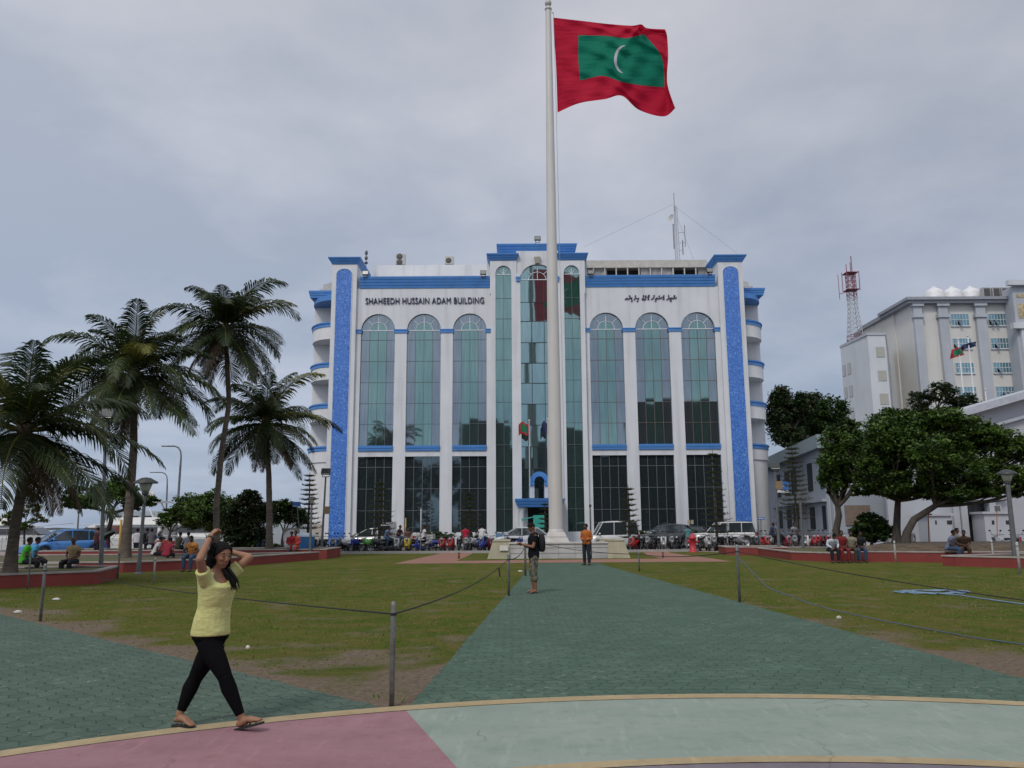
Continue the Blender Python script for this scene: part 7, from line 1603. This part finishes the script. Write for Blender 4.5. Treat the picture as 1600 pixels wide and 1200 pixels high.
q=MB(); q.loft([oval(V((.20,.04,z)),V((0,1,0)),V((1,0,0)),a_,b_,14) for z,a_,b_ in ((.98,.10,.05),(1.02,.14,.085),(1.2,.145,.095),(1.36,.12,.075),(1.41,.07,.04))]); 
bpk=thing('backpack','black backpack worn by the man in the black t-shirt','backpack',(.50,20.3,0)); q.build('bag',cloth('bag_black',(.02,.02,.022)),bpk); q=MB(); 
for s_ in(-1,1): q.tube([(.16,.04+s_*.09,1.38),(.02,.03+s_*.11,1.46),(-.09,.03+s_*.11,1.36),(-.08,.03+s_*.12,1.15),(.12,.03+s_*.12,1.05)],.014,6)
q.build('shoulder_strap',MT['bag_black'],bpk)
q=MB(); q.cbox((-.33,-.03,1.20),.075,.14,.02,ry=R(-25)); q.v=[p for p in q.v]; o=q.build('phone',mat('phone_red',(.22,.02,.03),.3,var=0)); o.location=(.50,20.3,0); tag(o,'dark red phone held by the man in the black t-shirt','phone')
posed('man in orange shirt and dark trousers standing before the plinth',3.03,34.45,-32,'stand',SK[1],orng,navyt,s=1.0,vox=.015,arms='front',look=(-22,0),sleeve='long')
C=lambda n,c:cloth(n,c)
dk=C('dark_trousers',(.018,.018,.024)); jean=C('blue_jeans',(.035,.06,.11)); gr=C('grey_trousers',(.16,.16,.17))
def seat(u,vseat,Y,rz,label,sk,sh_,pt,h=.47,**kw):
    p=ay(u,vseat,Y); return posed(label,p.x,Y,rz,kw.pop('kind','sit'),sk,sh_,pt,z=kw.pop('z',h),drop=kw.pop('drop',h),vox=.024,face=kw.pop('face',False),sm=2,**kw)
# left side
seat(37,870,27.0,115,'man in bright green t-shirt seated beside the first palm trunk',SK[1],C('green_tee',(.06,.32,.03)),dk,arms='lap',lean=10,z=.48,drop=.2)
seat(49,868,28.2,125,'person in light blue top seated behind the man in green',SK[1],C('light_blue_top',(.05,.25,.42)),dk,arms='lap',lean=12,z=.48,drop=.2)
seat(116,870,27.35,-8,'older man in tan shirt seated on the red wall before the blue car',SK[1],C('tan_shirt',(.30,.22,.12)),dk,arms='lap',lean=6,z=.47,face=True,hairmat=mat('balding_hair',(.09,.05,.035),.6,var=.2))
seat(240,866,37.0,115,'person in white t-shirt seated on the grass behind the white post',SK[1],C('white_tee',(.50,.48,.50)),dk,arms='lap',lean=22,z=.42,drop=.1)
seat(259,866,35.5,175,'person in maroon shirt crouching before the red bin',SK[1],C('maroon_tee',(.20,.02,.035)),dk,arms='lap',lean=28,z=.42,drop=.1)
seat(301,868,31.6,-5,'person in orange and brown striped shirt seated on the red wall left of the woman',SK[1],mat('orange_stripes',(.38,.15,.03),.9,var=.7,scale=12),jean,arms='lap',lean=12,look=(0,-25))
def st(u,vb,Y,rz,label,sk,sh_,pt,s=1.0,**kw): p=ay(u,vb,Y); return posed(label,p.x,Y,rz,'stand',sk,sh_,pt,s=s,vox=.026,face=False,sm=2,**kw)
st(212,868,47,170,'person in loose white top standing by the second palm',SK[1],MT['white_tee'],dk,hair='long',s=.95,sleeve='long')
st(150,866,43.5,150,'person in dark red top standing behind the blue car',SK[0],C('dark_maroon_top',(.05,.018,.025)),dk,s=1.0)
seat(226,858,46,160,'man in black sitting on a motorbike near the second palm',SK[1],teeb,dk,z=.75,kind='ride',arms='bars',lean=8)
seat(236,858,45,-150,'man in grey shirt sitting behind the white t-shirt',SK[1],C('grey_tee',(.09,.09,.10)),dk,z=.75,kind='ride',arms='lap',lean=14)
seat(246,852,58,90,'distant grey figure leaning by the harbour',SK[1],C('pale_grey_tee',(.20,.21,.23)),jean,z=.9,kind='ride',arms='front',lean=25)
seat(277,860,43,150,'man in dark olive shirt seated near the street lamp',SK[1],C('olive_tee',(.05,.05,.035)),dk,z=.55,arms='lap',lean=10)
seat(293,861,42,-160,'man in pale grey shirt seated right of the street lamp',SK[1],MT['pale_grey_tee'],jean,z=.55,arms='lap',lean=10)
seat(405,858,50,20,'person in dark clothes standing by the fern clump',SK[1],C('dark_blue_top',(.03,.035,.07)),jean,z=.8,drop=.8,arms='down')
seat(455,864,42.55,12,'man in red jacket and grey trousers seated with the couple on the wall',SK[1],C('red_jacket',(.22,.02,.025)),gr,arms='lap',lean=14,look=(0,-20),z=.56,drop=.2,sleeve='long')
seat(462,864,42.6,-10,'woman in red and orange dress seated on the wall beside the man in grey trousers',SK[1],mat('red_print_dress',(.36,.05,.03),.9,var=.6,scale=9),MT['red_print_dress'],arms='lap',lean=6,z=.56,drop=.2,hair='long',sleeve='long')
# riders in front of the building
seat(602,848,52.6,70,'rider in light blue shirt on a motorbike under the white sign',SK[1],C('sky_shirt',(.12,.20,.32)),jean,z=.82,kind='ride',arms='bars',lean=18)
seat(622,848,52.6,60,'rider in dark maroon shirt on a motorbike before the truck cab',SK[1],MT['dark_maroon_top'],jean,z=.85,kind='ride',arms='bars',lean=12)
st(637,858,53.2,20,'person in brown clothes standing at the striped pole',SK[1],C('brown_shirt',(.12,.06,.04)),jean,s=.92)
seat(661,847,52.5,100,'rider in white shirt right of the thin pale pole',SK[1],MT['white_tee'],dk,z=.82,kind='ride',arms='bars',lean=10)
st(727,860,52.2,180,'person in red shirt standing among the bikes left of the plinth',SK[1],C('red_shirt',(.36,.015,.04)),gr,s=1.0)
seat(752,846,52.5,160,'rider in white shirt on the blue scooter nearest the plinth',SK[1],MT['white_tee'],jean,z=.85,kind='ride',arms='bars',lean=14)
st(1076,860,53,175,'person in teal shirt standing behind the red hydrant',SK[1],C('teal_shirt',(.08,.20,.20)),gr,s=.95)
seat(1205,845,52,80,'front rider in dark blue shirt on the white motorbike right of the arrow sign',SK[1],C('dark_blue_top',(.03,.035,.07)),dk,z=.85,kind='ride',arms='bars',lean=14)
seat(1213,845,52.3,80,'second rider in blue shirt on the white motorbike right of the arrow sign',SK[1],MT['sky_shirt'],dk,z=.90,kind='ride',arms='front',lean=8)
seat(1239,847,53,30,'man in pale shirt on a motorbike left of the pine trunk',SK[1],MT['pale_grey_tee'],dk,z=.85,kind='ride',arms='bars',lean=16)
# right side
seat(1298,866,35.2,5,'man in white shirt bending forward on the red wall',SK[1],C('white_shirt',(.50,.52,.58)),dk,arms='knees',lean=34,look=(0,-45),sleeve='long')
seat(1315,864,35.2,0,'person in dark red clothes seated right of the man in white shirt',SK[1],C('deep_red_top',(.16,.018,.02)),MT['deep_red_top'],arms='lap',lean=8)
seat(1330,864,35.25,-15,'person in beige shirt seated between the red and the dark figures',SK[1],C('beige_shirt',(.22,.20,.15)),C('olive_trousers',(.05,.045,.03)),arms='lap',lean=12,look=(20,-10))
seat(1344,864,35.3,-10,'person in very dark clothes seated below the feathery shrub',SK[1],C('charcoal_top',(.015,.017,.02)),jean,arms='lap',lean=16,look=(10,-20))
seat(1482,862,34.6,55,'man in pale blue shirt and jeans, left of the trio under the leaning tree',SK[1],C('pale_blue_shirt',(.13,.15,.22)),jean,arms='lap',lean=20,z=.5)
seat(1493,862,35.4,40,'person in grey shirt, middle of the trio under the leaning tree',SK[1],C('grey_green_top',(.14,.15,.14)),dk,arms='lap',lean=10,z=.55)
seat(1507,864,35.0,-20,'person in dark brown clothes, right of the trio under the leaning tree',SK[1],C('dark_brown_top',(.055,.035,.022)),C('brown_trousers',(.06,.035,.025)),arms='front',lean=22,look=(-15,-15),z=.5)
seat(1423,851,44.3,170,'person in white t-shirt sitting with their back to the camera behind the leaning trunk',SK[1],MT['white_tee'],dk,arms='down',lean=-10,z=.55,drop=.3)
# umbrellas near the yachts
def umb(u,v,Y,c,label,tilt):
    p=ay(u,v,Y); t=thing('umbrella',label,'umbrella',tuple(p)); m=MB(); m.lathe([(.02,.22),(.2,.19),(.36,.11),(.46,0)],n=10); m.v=[Matrix.Rotation(R(tilt),3,'Y')@q for q in m.v]; m.build('canopy',mat(c[0],c[1],.7,var=.1),t); m=MB(); m.tube([(0,0,.35),(0,0,-.6)],.012,5); m.v=[Matrix.Rotation(R(tilt),3,'Y')@q for q in m.v]; m.build('handle',trim,t)
umb(168,838,46,('umbrella_green',(.015,.03,.022)),'dark green umbrella left of the branching tree',-35); umb(186,829,46.5,('umbrella_maroon',(.10,.03,.02)),'brown maroon umbrella right of the branching tree',35)
